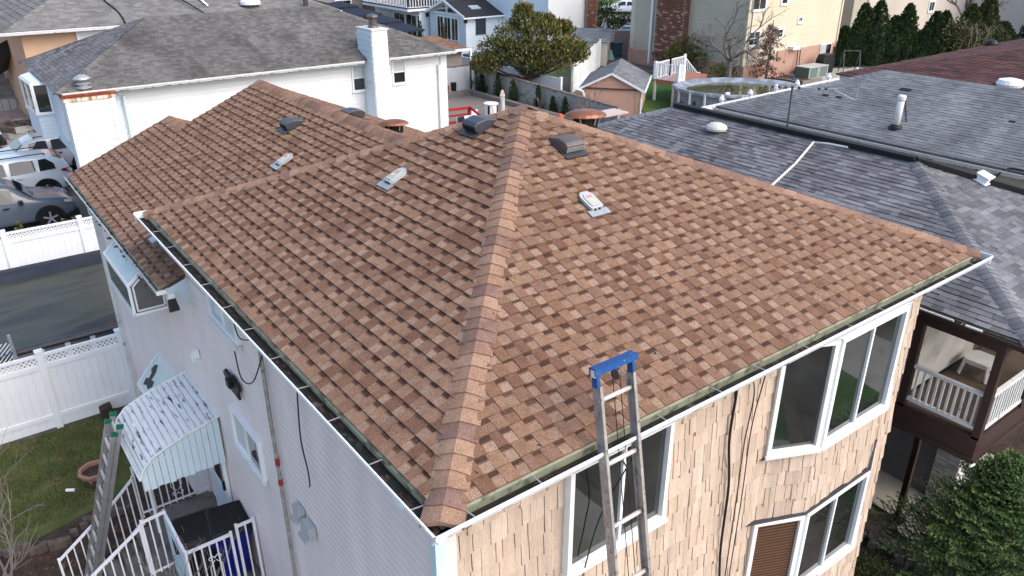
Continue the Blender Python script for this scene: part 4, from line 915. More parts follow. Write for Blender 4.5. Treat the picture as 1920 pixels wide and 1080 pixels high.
p = MB(); p.lathe((10.84,21.4,5.82), [(.19,0),(.17,.06),(.13,.08),(.15,.18),(.12,.20),(.15,.30),(.12,.32),(.20,.34),(.18,.40),(.06,.44)], 16); build('flue', p, M['bron'], c2)
# bay window on the end wall
by = MB(); bp_ = [(1.17,23.85),(.74,23.95),(.66,25.5),(1.17,26.3)]
by.prism([(x,y,3.06) for x, y in bp_], (0,0,1.68)); bay = build('bay', by, M['wsid2'], A)
for (p0, p1) in ((bp_[0],bp_[1]),(bp_[1],bp_[2]),(bp_[2],bp_[3])):
    D_ = V((p1[0]-p0[0],p1[1]-p0[1],0)); L_ = D_.length; D_.normalize(); N_ = V((D_.y,-D_.x,0))*(1 if D_.y*-1 < 0 else 1)
    if N_.dot(V((p0[0]+p1[0],p0[1]+p1[1],0))/2-V((1.17,25,0))) < 0: N_ = -N_
    siding(bay, p0, p1, 3.07, 3.78, .12, M['wsid2'], N_, lap=.015)
    k = 2 if L_ > 1.3 else 1
    for i in range(k): window(bay, (p0[0]+D_.x*L_*i/k, p0[1]+D_.y*L_*i/k, 3.80), D_, N_, L_/k, .90, (1,), (1,), .05, .04)
window(A, (1.17,22.55,3.35), -Y_, NL, .55, .95, (1,), (1,), .05, .04)
wg = T('shed', 'tan sided shed with a low brown roof and white post behind the whitewashed fence', 'shed', (23,38,0))
p = MB(); p.box((20.0,37.1,0),(24.75,40,2.12)); build('wall', p, M['tan'], wg)
siding(wg, (20.0,37.09), (24.75,37.09), .4, 2.1, .11, M['tan'], (0,-1,0), lap=.02)
Fw = [(20.0,36.8,2.15),(25.1,36.8,2.15),(25.1,40.5,2.5),(20.0,40.5,2.5)]; rfw = build('roof', slab(Fw), M['white'], wg); lay(rfw, shingles(Fw, .25, .4, .01), BR, 0)
p = MB(); p.box((20.0,36.68,2.03),(25.2,36.79,2.17)); build('fascia', p, M['white'], wg)
p = MB(); p.bar((25.35,37.0,2.1),(25.2,36.8,.3),.12,.12,(1,0,0)); build('downspout', p, M['white'], wg)

# ------------------------------------------------------------------ pale grey roofed house behind it (top left)
B = T('house', 'peach and white house with a pale grey hip roof at the top left corner', 'house', (8, 42, 0))
b0, b1, b2, b3 = (1.5,37.0,4.8), (17,37.0,4.8), (17,49,4.8), (1.5,49,4.8); s0, s1 = (7.0,42.6,7.1), (11.8,42.6,7.1)
rf = build('roof', MB().box((1.6,37.1,4.6),(16.9,48.9,4.75)), M['whited'], B)
F = [[b0,b1,s1,s0],[b3,b0,s0],[b1,b2,s1],[b2,b3,s0,s1]]
for f in F: build('roof_deck', slab(f), M['wall'], rf)
lay(rf, shingles(F[0], .18, .32, .011), GS4, 0); lay(rf, shingles(F[1], .3, .3, .03), GS4[:3], 0, 'end_shingle'); lay(rf, shingles(F[2], .3, .6, .01)+shingles(F[3], .3, .6, .01), GS4, 0, 'far_shingle')
n_ = list(map(nrm, F)); caps(rf, b0, s0, n_[0], n_[1], .16, .25, .012, GS4, nparts=0); caps(rf, b1, s1, n_[0], n_[2], .16, .25, .012, GS4, nparts=0)
gutter(B, (1.4,36.98,4.78), (17.1,36.98,4.78), (0,-1,0), .15, .13, 3)
gutter(B, (1.48,49,4.78), (1.48,36.9,4.78), (-1,0,0), .15, .13, 3)
p = MB(); p.box((2.2,37.5,0),(4.4,48.5,4.6)); build('wall', p, M['peach'], B)
p = MB(); p.box((4.4,37.6,0),(16.5,48.5,4.6)); build('wall', p, M['wsid2'], B)
siding(B, (4.4,37.59), (9.5,37.59), 2.0, 4.6, .16, M['white'], (0,-1,0), lap=.02)
p = MB(); p.bar((4.42,37.45,4.6),(4.42,37.45,.2),.12,.12,(1,0,0)); build('downspout', p, M['white'], B)
window(B, (4.95,37.58,3.35), X_, NF, 1.0, .95, (1,), (1,), .08, .05)
p = MB(); p.box((7.6,37.3,4.15),(7.9,37.58,4.4)); build('box_lamp', p, M['black'], B)
p = MB(); p.box((-1.0,50.2,0),(2.2,53,2.8)); build('porch_wall', p, M['salm'], B)
p = MB(); p.prism([(1.5,43.2,3.5),(2.19,43.2,3.8),(2.19,46.6,2.6),(1.4,46.6,2.2)], (0,.0,-.7)); build('stair_awning', p, M['black'], B)
p = MB()
for i in range(8): p.box((1.0,46.4+i*.45,0),(2.18,46.85+i*.45,.25+i*.24))
build('front_stairs', p, M['conc'], B)
p = MB(); p.bar((1.0,46.4,1.0),(1.0,50,2.9),.16,.5); build('stair_wall', p, M['peach'], B)
wire('cable', [(6.4,37.0,4.86),(6.4,38.0,5.25),(6.1,39.6,5.92),(7.0,41.5,6.7),(7.4,42.5,7.15)], 'dark cable curving up the pale grey roof at the top left', .035)
wire('cable', [(7.4,42.5,7.2),(9.2,39.0,5.8),(10.1,37.2,5.0)], 'straight dark cable slanting down the pale grey roof at the top left', .035)
p = MB(); p.bar((9.7,41.9,6.95),(10.5,38.0,5.3),.10,.06); solo('white_conduit', p, M['white'], 'white strip running up the pale grey roof behind the taupe ridge', 'conduit', (10.3,38.2,5.3))
p = MB(); p.lathe((12.6,37.9,5.25), [(.5,0),(.5,.14),(.38,.24),(.1,.3)], 16); solo('dome_vent', p, M['white'], 'white dome just behind the taupe ridge near the top of the picture', 'roof vent', (12.6,37.9,5.25))
p = MB(); p.tube([(15.3,37.4,4.9),(15.3,37.4,5.9)], .09, 10); p.tube([(15.42,37.4,4.9),(15.42,37.4,5.9)], .06, 8); solo('vent_pipe', p, M['darkm'], 'dark twin vent pipe behind the right half of the taupe ridge', 'pipe', (15.3,37.4,4.9))

# ------------------------------------------------------------------ driveway, planters and parked vehicles at the left
def stone_planter(P, rx, ry, h, label):
    P = V(P); t = T('stone_planter', label, 'planter', P); n = 9
    for j in range(2):
        for i in range(n):
            a = 2*math.pi*(i+.5*j)/n; q = P+V((rx*math.cos(a),ry*math.sin(a),h*(.25+.5*j))); b = MB(); tx = V((-rx*math.sin(a),ry*math.cos(a),0)).normalized()
            b.ob(q, (tx, V((-tx.y,tx.x,0)), V((0,0,1))), (max(rx,ry)*.36,.11,h*.235)); build('stone_block', b, M['stone'] if R() < .5 else M['concb'], t)
    b = MB(); b.lathe(P, [(1,0),(1,h*.9)], 12, 0, (V((rx*.93,0,0)),V((0,ry*.93,0)),V((0,0,1)))); build('soil', b, M['soil'], t)
    k = MB(); tips = []
    for _ in range(14): branches(P+V((U(-.6,.6)*rx,U(-.6,.6)*ry,h*.9)), (U(-1,1),U(-1,1),.7), .45, .012, 1, k, tips)
    build('dry_stems', k, M['bark'], t)
stone_planter((1.65,39.3,0), .9, .95, .55, 'stone planter on the pinkish driveway nearer the peach house'); stone_planter((1.6,35.0,0), 1.0, .8, .4, 'stone planter under the overhanging bay of the white house')
p = MB()
for i in range(16): p.box((-3+i*.34,45.6,0),(-3+i*.34+.32,45.9,.55+.0*i))
solo('block_wall', p, M['stone'], 'low grey block wall at the end of the pinkish driveway', 'wall', (0,45.8,0))
arborvitae((1.1,48.2,0), 2.6, .55, 'dark upright evergreen beside the peach house stairs', ARB, 500, size=.25)
p = MB()
for i in range(40): q = V((-2+i*.12, 32.0+U(-.25,.25), .08)); p.ob(q, (V((1,U(-.5,.5),0)), V((0,1,0)), V((0,0,1))), (U(.06,.16),U(.06,.14),U(.05,.16)))
solo('rock_border', p, [mat('dark_rock', (.09,.08,.07), .95, .3, 5)], 'row of dark rocks along the driveway behind the white car', 'rock border', (0,32,0))

def car(P, ang, kind, paint, label, L=4.5, W=1.82, H=1.62, name='parked_car'):
    """x axis forward; built from lofted cross sections"""
    t = T(name, label, 'car', (0,0,0)); ORI[t.name] = V((0,0,0))
    hw = W/2
    # stations: x, z bottom, z shoulder (hood/belt), z top, half width belt, half width roof
    if kind == 'suv':
        stn = [(-L*.5,.42,.92,.98,.80,.74),(-L*.485,.30,1.0,1.22,.90,.80),(-L*.43,.24,1.02,1.46,.97,.76),(-L*.36,.22,1.02,H*.985,1.0,.74),(-L*.2,.22,1.0,H,1.0,.735),(0,.22,.98,H,1.0,.73),(L*.10,.22,.965,H*.975,1.0,.725),(L*.155,.22,.96,H*.90,1.0,.74),(L*.245,.22,.975,1.05,.99,.86),(L*.30,.22,.965,1.0,.985,.84),(L*.42,.24,.88,.94,.94,.74),(L*.485,.28,.72,.80,.84,.62),(L*.5,.36,.60,.64,.74,.55)]
    else:
        stn = [(-L*.5,.38,.78,.82,.78,.70),(-L*.485,.28,.90,.94,.90,.78),(-L*.36,.22,.93,1.0,.98,.82),(-L*.27,.20,.92,1.10,1.0,.76),(-L*.17,.20,.90,H*.97,1.0,.68),(-L*.03,.20,.88,H,1.0,.68),(L*.07,.20,.87,H*.96,1.0,.68),(L*.2,.20,.87,.97,1.0,.84),(L*.25,.20,.86,.91,.99,.83),(L*.42,.22,.80,.84,.94,.76),(L*.49,.28,.66,.70,.85,.64),(L*.5,.36,.56,.58,.76,.56)]
    def ring(s):
        x, zb, zs, zt, wb, wr = s; b, r = hw*wb, hw*wr
        return [(x,-b*.93,zb),(x,-b,zb+.16),(x,-b*1.0,(zb+zs)/2+.06),(x,-b*.955,zs),(x,-(r),zt-.035*(1 if zt-zs > .2 else .3)),(x,-r*.78,zt),(x,r*.78,zt),(x,r,zt-.035*(1 if zt-zs > .2 else .3)),(x,b*.955,zs),(x,b,(zb+zs)/2+.06),(x,b,zb+.16),(x,b*.93,zb)]
    mb = MB(); rg = [ring(s) for s in stn]; n = 12
    mb.v = [p for r in rg for p in r]; mb.m = []
    for i in range(len(rg)-1):
        for j in range(n): mb.f.append((i*n+j, i*n+(j+1) % n, (i+1)*n+(j+1) % n, (i+1)*n+j)); mb.m.append(0)
    mb.f += [tuple(range(n)), tuple((len(rg)-1)*n+j for j in range(n))]; mb.m += [0,0]
    body = build('body', mb, M[paint], t, smooth=True)
    md = body.modifiers.new('smooth', 'SUBSURF'); md.levels = 1; md.render_levels = 2
    def lerpst(x):
        for a, b in zip(stn[:-1], stn[1:]):
            if a[0] <= x <= b[0]:
                f = (x-a[0])/(b[0]-a[0]); return [a[k]+(b[k]-a[k])*f for k in range(6)]
    if kind == 'suv': cabs = [(-L*.40,-L*.27,.62),(-L*.255,-L*.06,1),(-L*.045,L*.125,1)]; ws = (L*.165, L*.24)
    else: cabs = [(-L*.24,-L*.06,1),(-L*.045,L*.12,1)]; ws = (L*.085, L*.19)
    for (xa, xb, ff) in cabs:
        for sd in (-1, 1):
            def pt(x, f, o=.012):
                s = lerpst(x); y = hw*(s[4]*.955*(1-f)+s[5]*f); z = s[2]+(s[3]-.04-s[2])*f; return (x, sd*(y+o+.008), z)
            g = MB(); m_ = (xa+xb)/2
            lo = [pt(xa+.03,.10), pt(m_,.10), pt(xb-.02,.08)]; hi = [pt(xb-.05,.84), pt(m_,.88), pt(xa+.06,.84*ff)]
            g.prism(lo+hi, (0,-.006*sd,0)); build('side_window', g, M['carglass'], t)
    def acr(x, f, o): s = lerpst(x); return (x, f*hw*s[5]*.93, s[3]+o)
    g = MB(); a, b = ws; g.prism([acr(a,-1,.02), acr(a,1,.02), acr(b,1.08,.02), acr(b,-1.08,.02)], (0,0,.006)); build('windscreen', g, M['carglass'], t)
    xr = (-L*.46,-L*.40) if kind == 'suv' else (-L*.30,-L*.20)
    g = MB(); g.prism([acr(xr[0],-.95,.02), acr(xr[0],.95,.02), acr(xr[1],.95,.02), acr(xr[1],-.95,.02)], (-.004,0,.006)); build('rear_window', g, M['carglass'], t)
    for x in (-L*.30, L*.315):
        for sd in (-1, 1):
            wr = .35 if kind == 'suv' else .33
            ar = MB(); pts = []
            for k in range(11): an = math.pi*k/10; pts.append((x+math.cos(an)*(wr+.10), sd*(hw*1.005), wr+math.sin(an)*(wr+.10)-.02))
            for k in range(10,-1,-1): an = math.pi*k/10; pts.append((x+math.cos(an)*(wr+.02), sd*(hw*1.005), wr+math.sin(an)*(wr+.02)-.02))
            for k in range(10): ar.prism([pts[k],pts[k+1],pts[20-k],pts[21-k]], (0,sd*.02,0))
            build('wheel_arch', ar, M['black'], t)
            wd = MB(); wd.lathe((x, sd*(hw-.10), wr), [(wr*.5,-.11),(wr,-.10),(wr,.10),(wr*.93,.125)], 20, 0, (V((1,0,0)),V((0,0,1)),V((0,sd,0)))); wh = build('wheel', wd, M['blackr'], t)
            rm = MB(); rm.lathe((x, sd*(hw-.10), wr), [(wr*.62,.10),(wr*.62,.128),(wr*.2,.115)], 16, 0, (V((1,0,0)),V((0,0,1)),V((0,sd,0)))); build('rim', rm, M['blackr' if paint == 'carg' else 'darkm'], wh)
            for k in range(5):
                an = k*1.2566+.3; sp = MB(); c_ = V((x, sd*(hw+.035), wr)); sp.bar(c_, c_+V((math.cos(an),0,math.sin(an)))*wr*.62, .05,.02,(0,1,0)); build('spoke', sp, M['galv'], wh)
    for sd in (-1, 1):
        tl = MB(); zt = .98 if kind == 'suv' else .80
        tl.prism([(-L*.502,sd*hw*.55,zt-.10),(-L*.485,sd*hw*.90,zt-.09),(-L*.43,sd*(hw*.985),zt-.02),(-L*.43,sd*(hw*.985),zt+.06),(-L*.49,sd*hw*.88,zt+.05),(-L*.505,sd*hw*.55,zt+.0)], (-.012,sd*.006,0)); build('tail_lamp', tl, M['tail'], t)
        hl = MB(); hl.prism([(L*.497,sd*hw*.52,.70),(L*.478,sd*hw*.80,.72),(L*.43,sd*hw*.95,.78),(L*.43,sd*hw*.93,.86),(L*.475,sd*hw*.76,.80),(L*.492,sd*hw*.52,.78)], (.012,sd*.006,0)); build('headlight', hl, M['lampw'], t)
        mr = MB(); mr.ob((L*.155,sd*(hw+.09),1.04 if kind == 'suv' else .95), ((1,0,0),(0,1,0),(0,0,1)), (.06,.09,.06)); build('wing_mirror', mr, M[paint if paint == 'carw' else 'black'], t, bev=.02)
        for xh in (-L*.12, L*.06): hh = MB(); hh.ob((xh,sd*(hw+.012),.90), ((1,0,0),(0,1,0),(0,0,1)), (.09,.014,.018)); build('door_handle', hh, M[paint if paint == 'carw' else 'black'], t)
        if kind == 'suv':
            rr_ = MB(); rr_.bar((-L*.34,sd*hw*.66,H+.045),(L*.06,sd*hw*.66,H+.035),.03,.03); rr_.box((-L*.34,sd*hw*.66-.012,H-.02),(-L*.33,sd*hw*.66+.012,H+.04)); rr_.box((L*.05,sd*hw*.66-.012,H-.02),(L*.06,sd*hw*.66+.012,H+.04)); build('roof_rail', rr_, M['black'], t)
    bm = MB(); bm.box((L*.40,-hw*.90,.24),(L*.515,hw*.90,.50)); bm.box((-L*.515,-hw*.88,.24),(-L*.42,hw*.88,.46)); 
    b1_ = MB(); b1_.box((L*.44,-hw*.82,.24),(L*.515,hw*.82,.48)); build('front_bumper', b1_, M['black'], t, bev=.04)
    b1_ = MB(); b1_.box((-L*.515,-hw*.84,.26),(-L*.45,hw*.84,.48)); build('rear_bumper', b1_, M['black' if kind == 'suv' else paint], t, bev=.04)
    pl_ = MB(); pl_.box((-L*.525,-.16,.62),(-L*.507,.16,.76)); build('number_plate', pl_, M['whites'], t)
    t.location = P; t.rotation_euler = (0,0,ang); return t
car((-.40,28.9,0), math.pi-.03, 'suv', 'carw', 'white suv parked at the far left with its rear toward the white house', 4.3, 1.8, 1.55)
car((-1.0,25.55,0), .02, 'suv', 'carg', 'slate blue suv parked at the left behind the white fence', 4.45, 1.85, 1.6)
car((1.35,31.9,0), math.pi, 'suv', 'cars', 'silver car mostly hidden between the white suv and the white house', 4.2, 1.8, 1.5)
car((-1.7,37.0,0), .1, 'suv', 'black', 'black car at the left edge beside the stone planter', 4.3, 1.8, 1.4)
car((60.8,60.0,0), math.radians(136), 'sedan', 'carw', 'white sedan parked along the far street', 5.0, 1.9, 1.42)
car((50.0,46.6,0), math.radians(40), 'suv', 'carb', 'blue-grey suv parked behind the pinkish double gate', 4.6, 1.85, 1.5)
car((46.6,44.8,0), math.radians(42), 'sedan', 'carb', 'blue car directly behind the pinkish double gate, under the suv', 4.2, 1.7, 1.25)

# ------------------------------------------------------------------ white fences by the pool yard
def vinyl_fence(name, P0, P1, H, lat, posts, label, label_parts=None, z0=0., bw=.15, m='white', cap='ball', brd=True):
    P0 = V((P0[0],P0[1],0)); P1 = V((P1[0],P1[1],0)); D = P1-P0; L = D.length; D.normalize(); N = V((D.y,-D.x,0)); Z = V((0,0,1))
    t = T(name, label, 'fence', P0)
    for s in posts:
        p = MB(); q = P0+D*s; p.ob(q+Z*(z0+H/2+.02), (D,N,Z), (.06,.06,H/2+.02)); po = build('post', p, M[m], t)
        c = MB(); c.ob(q+Z*(z0+H+.055), (D,N,Z), (.072,.072,.014)); build('post_cap', c, M[m], po)
    for a, b in zip(posts[:-1], posts[1:]):
        a += .06; b -= .06
        tops = [(H-.04,.05)] + ([(H-lat-.06,.09)] if lat else []) + [(z0+.28,.09)]
        for zc, hh in tops: r = MB(); r.ob(P0+D*(a+b)/2+Z*zc, (D,N,Z), ((b-a)/2,.035,hh/2)); build('rail', r, M[m], t)
        s = a; zt = H-lat-.10 if lat else H-.06
        nb = max(1, round((b-a)/bw)); w_ = (b-a)/nb
        for i in range(nb):
            g = MB(); g.ob(P0+D*(s+w_*(i+.5))+Z*((z0+.02+zt)/2)+N*.0015*(i % 2), (D,N,Z), (w_/2-.0012,.014,(zt-z0-.02)/2)); build('board', g, M[m], t)
        if lat:
            zl_, zh = H-lat-.01, H-.065; hh = zh-zl_; g = MB(); s = a-hh
            while s < b:
                for sg in (1, -1):
                    u0, u1 = (s, s+hh) if sg == 1 else (s+hh, s)
                    # clip strip to the bay
                    def cl(u0, z0_, u1, z1_):
                        if u0 > u1: u0, z0_, u1, z1_ = u1, z1_, u0, z0_
                        if u1 <= a or u0 >= b: return None
                        if u0 < a: z0_ += (z1_-z0_)*(a-u0)/(u1-u0); u0 = a
                        if u1 > b: z1_ = z0_+(z1_-z0_)*(b-u0)/(u1-u0); u1 = b
                        return u0, z0_, u1, z1_
                    c_ = cl(u0, zl_, u1, zh)
                    if c_: g.bar(P0+D*c_[0]+Z*c_[1]+N*.006*sg, P0+D*c_[2]+Z*c_[3]+N*.006*sg, .010, .030, N.cross(Z) if False else Z)
                s += .085
            build('lattice', g, M[m], t)
    return t
vinyl_fence('vinyl_fence', (-6.9,12.23), (.0,12.23), 1.66, .22, [0,1.88,3.75,5.45,6.86], 'nearer white lattice-topped fence between the lawn and the covered pool')
vinyl_fence('vinyl_fence', (-8,20.45), (2.5,20.45), 1.50, .22, [0,1.6,3.2,5.05,6.85,8.72,10.4], 'farther white lattice-topped fence between the covered pool and the parked cars')
for x in (-.55, .62, .9): arborvitae((x-.1,22.2,0), .95 if x > .6 else 1.15, .16, ['small yellow-green evergreen left of the pair beyond the farther white fence','small yellow-green evergreen, left of the pair by the blue suv wheel','small yellow-green evergreen, right of the pair by the blue suv wheel'][(-.55,.62,.9).index(x)], BSH, 140, size=.1)
# covered pool
pl = T('covered_pool', 'above-ground pool sagging under a black tarpaulin between the two white fences', 'pool', (-2,16.5,0))
p = MB(); n = 40; rx, ry = 6.2, 2.42; cx, cy = -2.6, 16.8
def pr_(f, z): return [(cx+rx*f*math.copysign(abs(math.cos(a))**.22,math.cos(a)), cy+ry*f*math.copysign(abs(math.sin(a))**.22,math.sin(a)), z) for a in [2*math.pi*i/n for i in range(n)]]
rings = [pr_(1.0,.0),pr_(1.0,.82),pr_(1.02,.86)]; m = MB()
for r in rings: m.v += r
m.f = [(i*n+j,i*n+(j+1)%n,(i+1)*n+(j+1)%n,(i+1)*n+j) for i in range(2) for j in range(n)]; build('pool_wall', m, M['pwall'], pl)
m = MB(); rings = [[(x,y,z+U(-.10,.02)) for x, y, z in pr_(1.035,.5)],[(x,y,z+U(-.02,.03)) for x, y, z in pr_(1.03,.88)],[(x,y,z+U(-.03,.02)) for x, y, z in pr_(.97,.86)],[(x,y,z+U(-.03,.03)) for x, y, z in pr_(.90,.74)],[(x,y,z) for x, y, z in pr_(.80,.60)],pr_(.5,.57),pr_(.1,.56)]
for r in rings: m.v += r
m.f = [(i*n+j,i*n+(j+1)%n,(i+1)*n+(j+1)%n,(i+1)*n+j) for i in range(6) for j in range(n)]+[tuple(6*n+j for j in range(n))]; build('cover', m, M['tarp'], pl, smooth=True)
m = MB(); m.poly(pr_(.865,.665)); build('standing_water', m, M['twater'], pl)
m = MB(); q_ = pr_(1.045,.80); m.tube(q_+[q_[0]], .02, 5); build('cover_rope', m, M['black'], pl)
for i in range(9): x = -.3-i*.5; m = MB(); m.box((x-.05,14.28,0),(x+.05,14.36,.78)); build('pool_upright', m, M['whited'], pl)
t = T('lattice_gate', 'diagonal lattice panel with blue cord leaning by the covered pool', 'lattice panel', (-2,14,0))
m = MB()
for s in range(-8, 14):
    for sg in (1,-1):
        u0, u1 = s*.09, s*.09+1.15*sg
        lo, hi = 0., 1.15
        if sg == 1:
            a_ = max(u0,0); b_ = min(u1,.95)
            if b_ > a_: m.bar((-2.75+a_,14.1,a_-u0+.05),(-2.75+b_,14.1,b_-u0+.05),.008,.025)
        else:
            a_ = min(u0+.0,.95); b_ = max(u1,0)
            if a_ > b_ and u0 >= 0: m.bar((-2.75+a_,14.108,u0-a_+.05),(-2.75+b_,14.108,u0-b_+.05),.008,.025)
build('lattice', m, M['whited'], t)
m = MB(); m.tube([(-1.78,14.1,0),(-1.80,14.12,1.35)], .035, 8); build('pole', m, M['galv'], t)
m = MB(); m.tube([(-2.75,14.09,.95),(-2.3,14.08,.90),(-1.8,14.06,.98)], .012, 5); build('upper_cord', m, M['blue'], t)
m = MB(); m.tube([(-2.75,14.09,.70),(-2.3,14.08,.66),(-1.8,14.06,.7)], .012, 5); build('lower_cord', m, M['blue'], t)

# ------------------------------------------------------------------ entrance: awning, landing, stairs, rails, bins
t = T('door_awning', 'white corrugated metal awning with mould stains over the side door', 'awning', (.05,6.4,3.2))
prof = [(.06,3.20),(-.35,3.10),(-.66,3.00),(-.84,2.92),(-.96,2.80),(-1.03,2.66)]; ya, yb = 5.72, 7.12
def awp(f):
    ds = [math.dist(p, q) for p, q in zip(prof[:-1], prof[1:])]; f *= sum(ds)
    for (p, q), d in zip(zip(prof[:-1], prof[1:]), ds):
        if f <= d+1e-9: return (p[0]+(q[0]-p[0])*f/d, p[1]+(q[1]-p[1])*f/d)
        f -= d
    return prof[-1]
ns = 16
for i in range(ns):
    (xa_, za_), (xm_, zm_), (xb_, zb_) = awp(i/ns), awp((i+.78)/ns), awp((i+1)/ns); m = MB()
    m.add([(xa_,ya,za_),(xa_,yb,za_),(xm_,yb,zm_+.006),(xm_,ya,zm_+.006),(xm_-.004,ya,zm_-.022),(xm_-.004,yb,zm_-.022),(xb_,yb,zb_-.022),(xb_,ya,zb_-.022),(xb_,ya,zb_),(xb_,yb,zb_)], [(0,1,2,3),(3,2,5,4),(4,5,6,7),(7,6,9,8)])
    build('awning_slat', m, M['awn'], t)
for y in (ya, yb):
    for i in range(13):
        x0 = .03-i*.08; x1 = x0-.074
        def zt_(x):
            for (xa_, za_), (xb_, zb_) in zip(prof[:-1], prof[1:]):
                if xb_ <= x <= xa_: return za_+(zb_-za_)*(x-xa_)/(xb_-xa_)
            return 2.66
        zb0 = 2.50+.06*x0/1.0*-1 + .0; m = MB(); d0 = .012*math.sin(i*2.1)
        m.prism([(x0,y,2.47-.16*x0*-.0+d0-.0),(x1,y,2.47+d0),(x1,y,zt_(x1)-.01),(x0,y,zt_(x0)-.01)], (0,.012,0)); build('side_panel', m, M['awnb'], t)
m = MB()
for y in (ya-.008, yb+.008): m.tube([(x,y,z+.006) for x, z in prof], .014, 6)
m.tube([(-1.03,ya,2.66),(-1.03,yb,2.66)], .014, 6)
build('edge_trim', m, M['whited'], t)
m = MB(); m.box((-.86,4.78,0),(.06,7.16,1.03)); m.box((-.80,4.8,1.03),(.04,7.14,1.045)); 
for i in range(5): m.box((-.86-(i+1)*.25,5.82,0),(-.86-i*.25,7.12,1.03-(i+1)*.18))
solo('door_landing', m, mat('stained_concrete_step', (.17,.155,.14), .9, .2, 3, stain=(.075,.065,.055), sscale=2.5, sth=.5, ssoft=.15), 'grey concrete landing with steps below the side door', 'landing', (-.4,6,0))
rt = T('stair_railing', 'white wrought iron railing with scrolls around the side door landing and steps', 'railing', (-.8,5.8,1))
def rail_run(pts, hgt, n, bottom=True, label=None):
    Z = V((0,0,1)); f = MB()
    P = [V(p) for p in pts]
    for a, b in zip(P[:-1], P[1:]): f.bar(a+Z*hgt, b+Z*hgt, .035, .03)
    r = build('handrail', f, M['iron'], rt)
    f = MB()
    for a, b in zip(P[:-1], P[1:]): f.bar(a+Z*.08, b+Z*.08, .025, .022)
    build('bottom_rail', f, M['iron'], r)
    tot = sum((b-a).length for a, b in zip(P[:-1], P[1:])); acc = 0
    for k in range(n+1):
        s = tot*k/n; acc = 0
        for a, b in zip(P[:-1], P[1:]):
            l = (b-a).length
            if s <= acc+l+1e-6: q = a.lerp(b, (s-acc)/l); break
            acc += l
        w_ = .018 if 0 < k < n else .032; p = MB(); p.ob(q+Z*(hgt/2+.02), ((1,0,0),(0,1,0),(0,0,1)), (w_/2, w_/2, hgt/2-.02 if 0 < k < n else hgt/2+.02)); build('baluster' if 0 < k < n else 'newel', p, M['iron'], r)
    return r
def scroll(parent, c, u, hgt=.55):
    c = V(c); u = V(u); m = MB()
    for sg in (-1, 1):
        for e in (-1, 1):
            pts = []
            for k in range(12): an = k*.42; r_ = .052*(1-k/14); pts.append(c+u*sg*(.052-r_*math.cos(an)*1.0)*1.0+V((0,0,e*(hgt*.42)+e*r_*math.sin(an))))
            m.tube(pts, .006, 5)
        m.tube([c+u*sg*.01+V((0,0,-hgt*.36)), c+u*sg*.075+V((0,0,-hgt*.2)), c+u*sg*.075+V((0,0,hgt*.2)), c+u*sg*.01+V((0,0,hgt*.36))], .006, 5)
    build('scroll', m, M['iron'], parent)
r = rail_run([(.03,7.1,1.05),(-.95,7.1,1.05)], .88, 10); scroll(r, (-.42,7.09,1.5), (1,0,0))
r = rail_run([(-.97,7.1,.92),(-1.25,7.1,.66),(-2.12,7.1,.02)], .86, 11)
r = rail_run([(-.84,5.8,1.05),(-1.13,5.8,1.02)], .95, 3)
r = rail_run([(-1.16,5.8,.98),(-2.1,5.8,.36),(-2.4,5.8,.16)], .92, 12); scroll(r, (-1.8,5.79,1.05), (.83,0,.5))
r = rail_run([(-.84,4.84,1.05),(-.84,5.78,1.05)], .95, 8); 
for i in range(7): p = MB(); p.box((-.862,4.86+i*.132,1.02),(-.850,4.86+i*.132+.125,1.92)); build('rail_panel', p, M['awnb'], r)
r = rail_run([(-.84,4.82,1.05),(-.28,4.82,1.05)], .98, 6); scroll(r, (-.52,4.81,1.55), (1,0,0)); r = rail_run([(-.20,4.82,1.05),(.02,4.82,1.05)], 1.06, 2)
p = MB(); p.tube([(-.84,6.62,1.05),(-.84,6.62,2.95)], .025, 8); solo('awning_post', p, M['iron'], 'thin white post standing at the landing edge under the awning', 'post', (-.84,6.62,1.05))
def wheelie_bin(P, rot, lid, bodym, label):
    t = T('wheelie_bin', label, 'bin', (0,0,0)); ORI[t.name] = V((0,0,0)); m = MB()
    lo = [(-.17,-.19,.06),(.17,-.19,.06),(.17,.19,.06),(-.17,.19,.06)]; hi = [(-.24,-.26,.80),(.24,-.26,.80),(.24,.27,.80),(-.24,.27,.80)]
    m.add(lo+hi, [(0,1,2,3),(4,5,6,7),(0,1,5,4),(1,2,6,5),(2,3,7,6),(3,0,4,7)]); build('body', m, M[bodym], t, bev=.02)
    m = MB(); m.add([(-.26,-.29,.80),(.26,-.29,.80),(.26,.30,.84),(-.26,.30,.84),(-.22,-.24,.86),(.22,-.24,.86),(.21,.24,.93),(-.21,.24,.93)], [(0,1,2,3),(4,5,6,7),(0,1,5,4),(1,2,6,5),(2,3,7,6),(3,0,4,7)]); build('lid', m, M[lid], t, bev=.03)
    m = MB(); m.box((-.25,-.30,.72),(.25,-.26,.79)); build('rim', m, M[bodym], t)
    for s in (-1, 1): m = MB(); m.tube([(s*.2,.24,.1),(s*.26,.24,.1)], .10, 14); build('wheel', m, M['blackr'], t)
    m = MB(); m.tube([(-.18,.34,.78),(.18,.34,.78)], .018, 8); build('handle', m, M['black'], t)
    t.location = P; t.rotation_euler = (0,0,rot); return t
wheelie_bin((-.20,5.28,1.05), -.15, 'black', 'bin', 'blue wheelie bin with a black lid on the landing against the lavender wall'); wheelie_bin((-.58,5.42,1.0), -.12, 'black', 'black', 'black wheelie bin left of the blue one on the landing')
wheelie_bin((-.05,4.4,.05), .25, 'black', 'black', 'black bin on the ground beyond the railing end against the lavender wall')
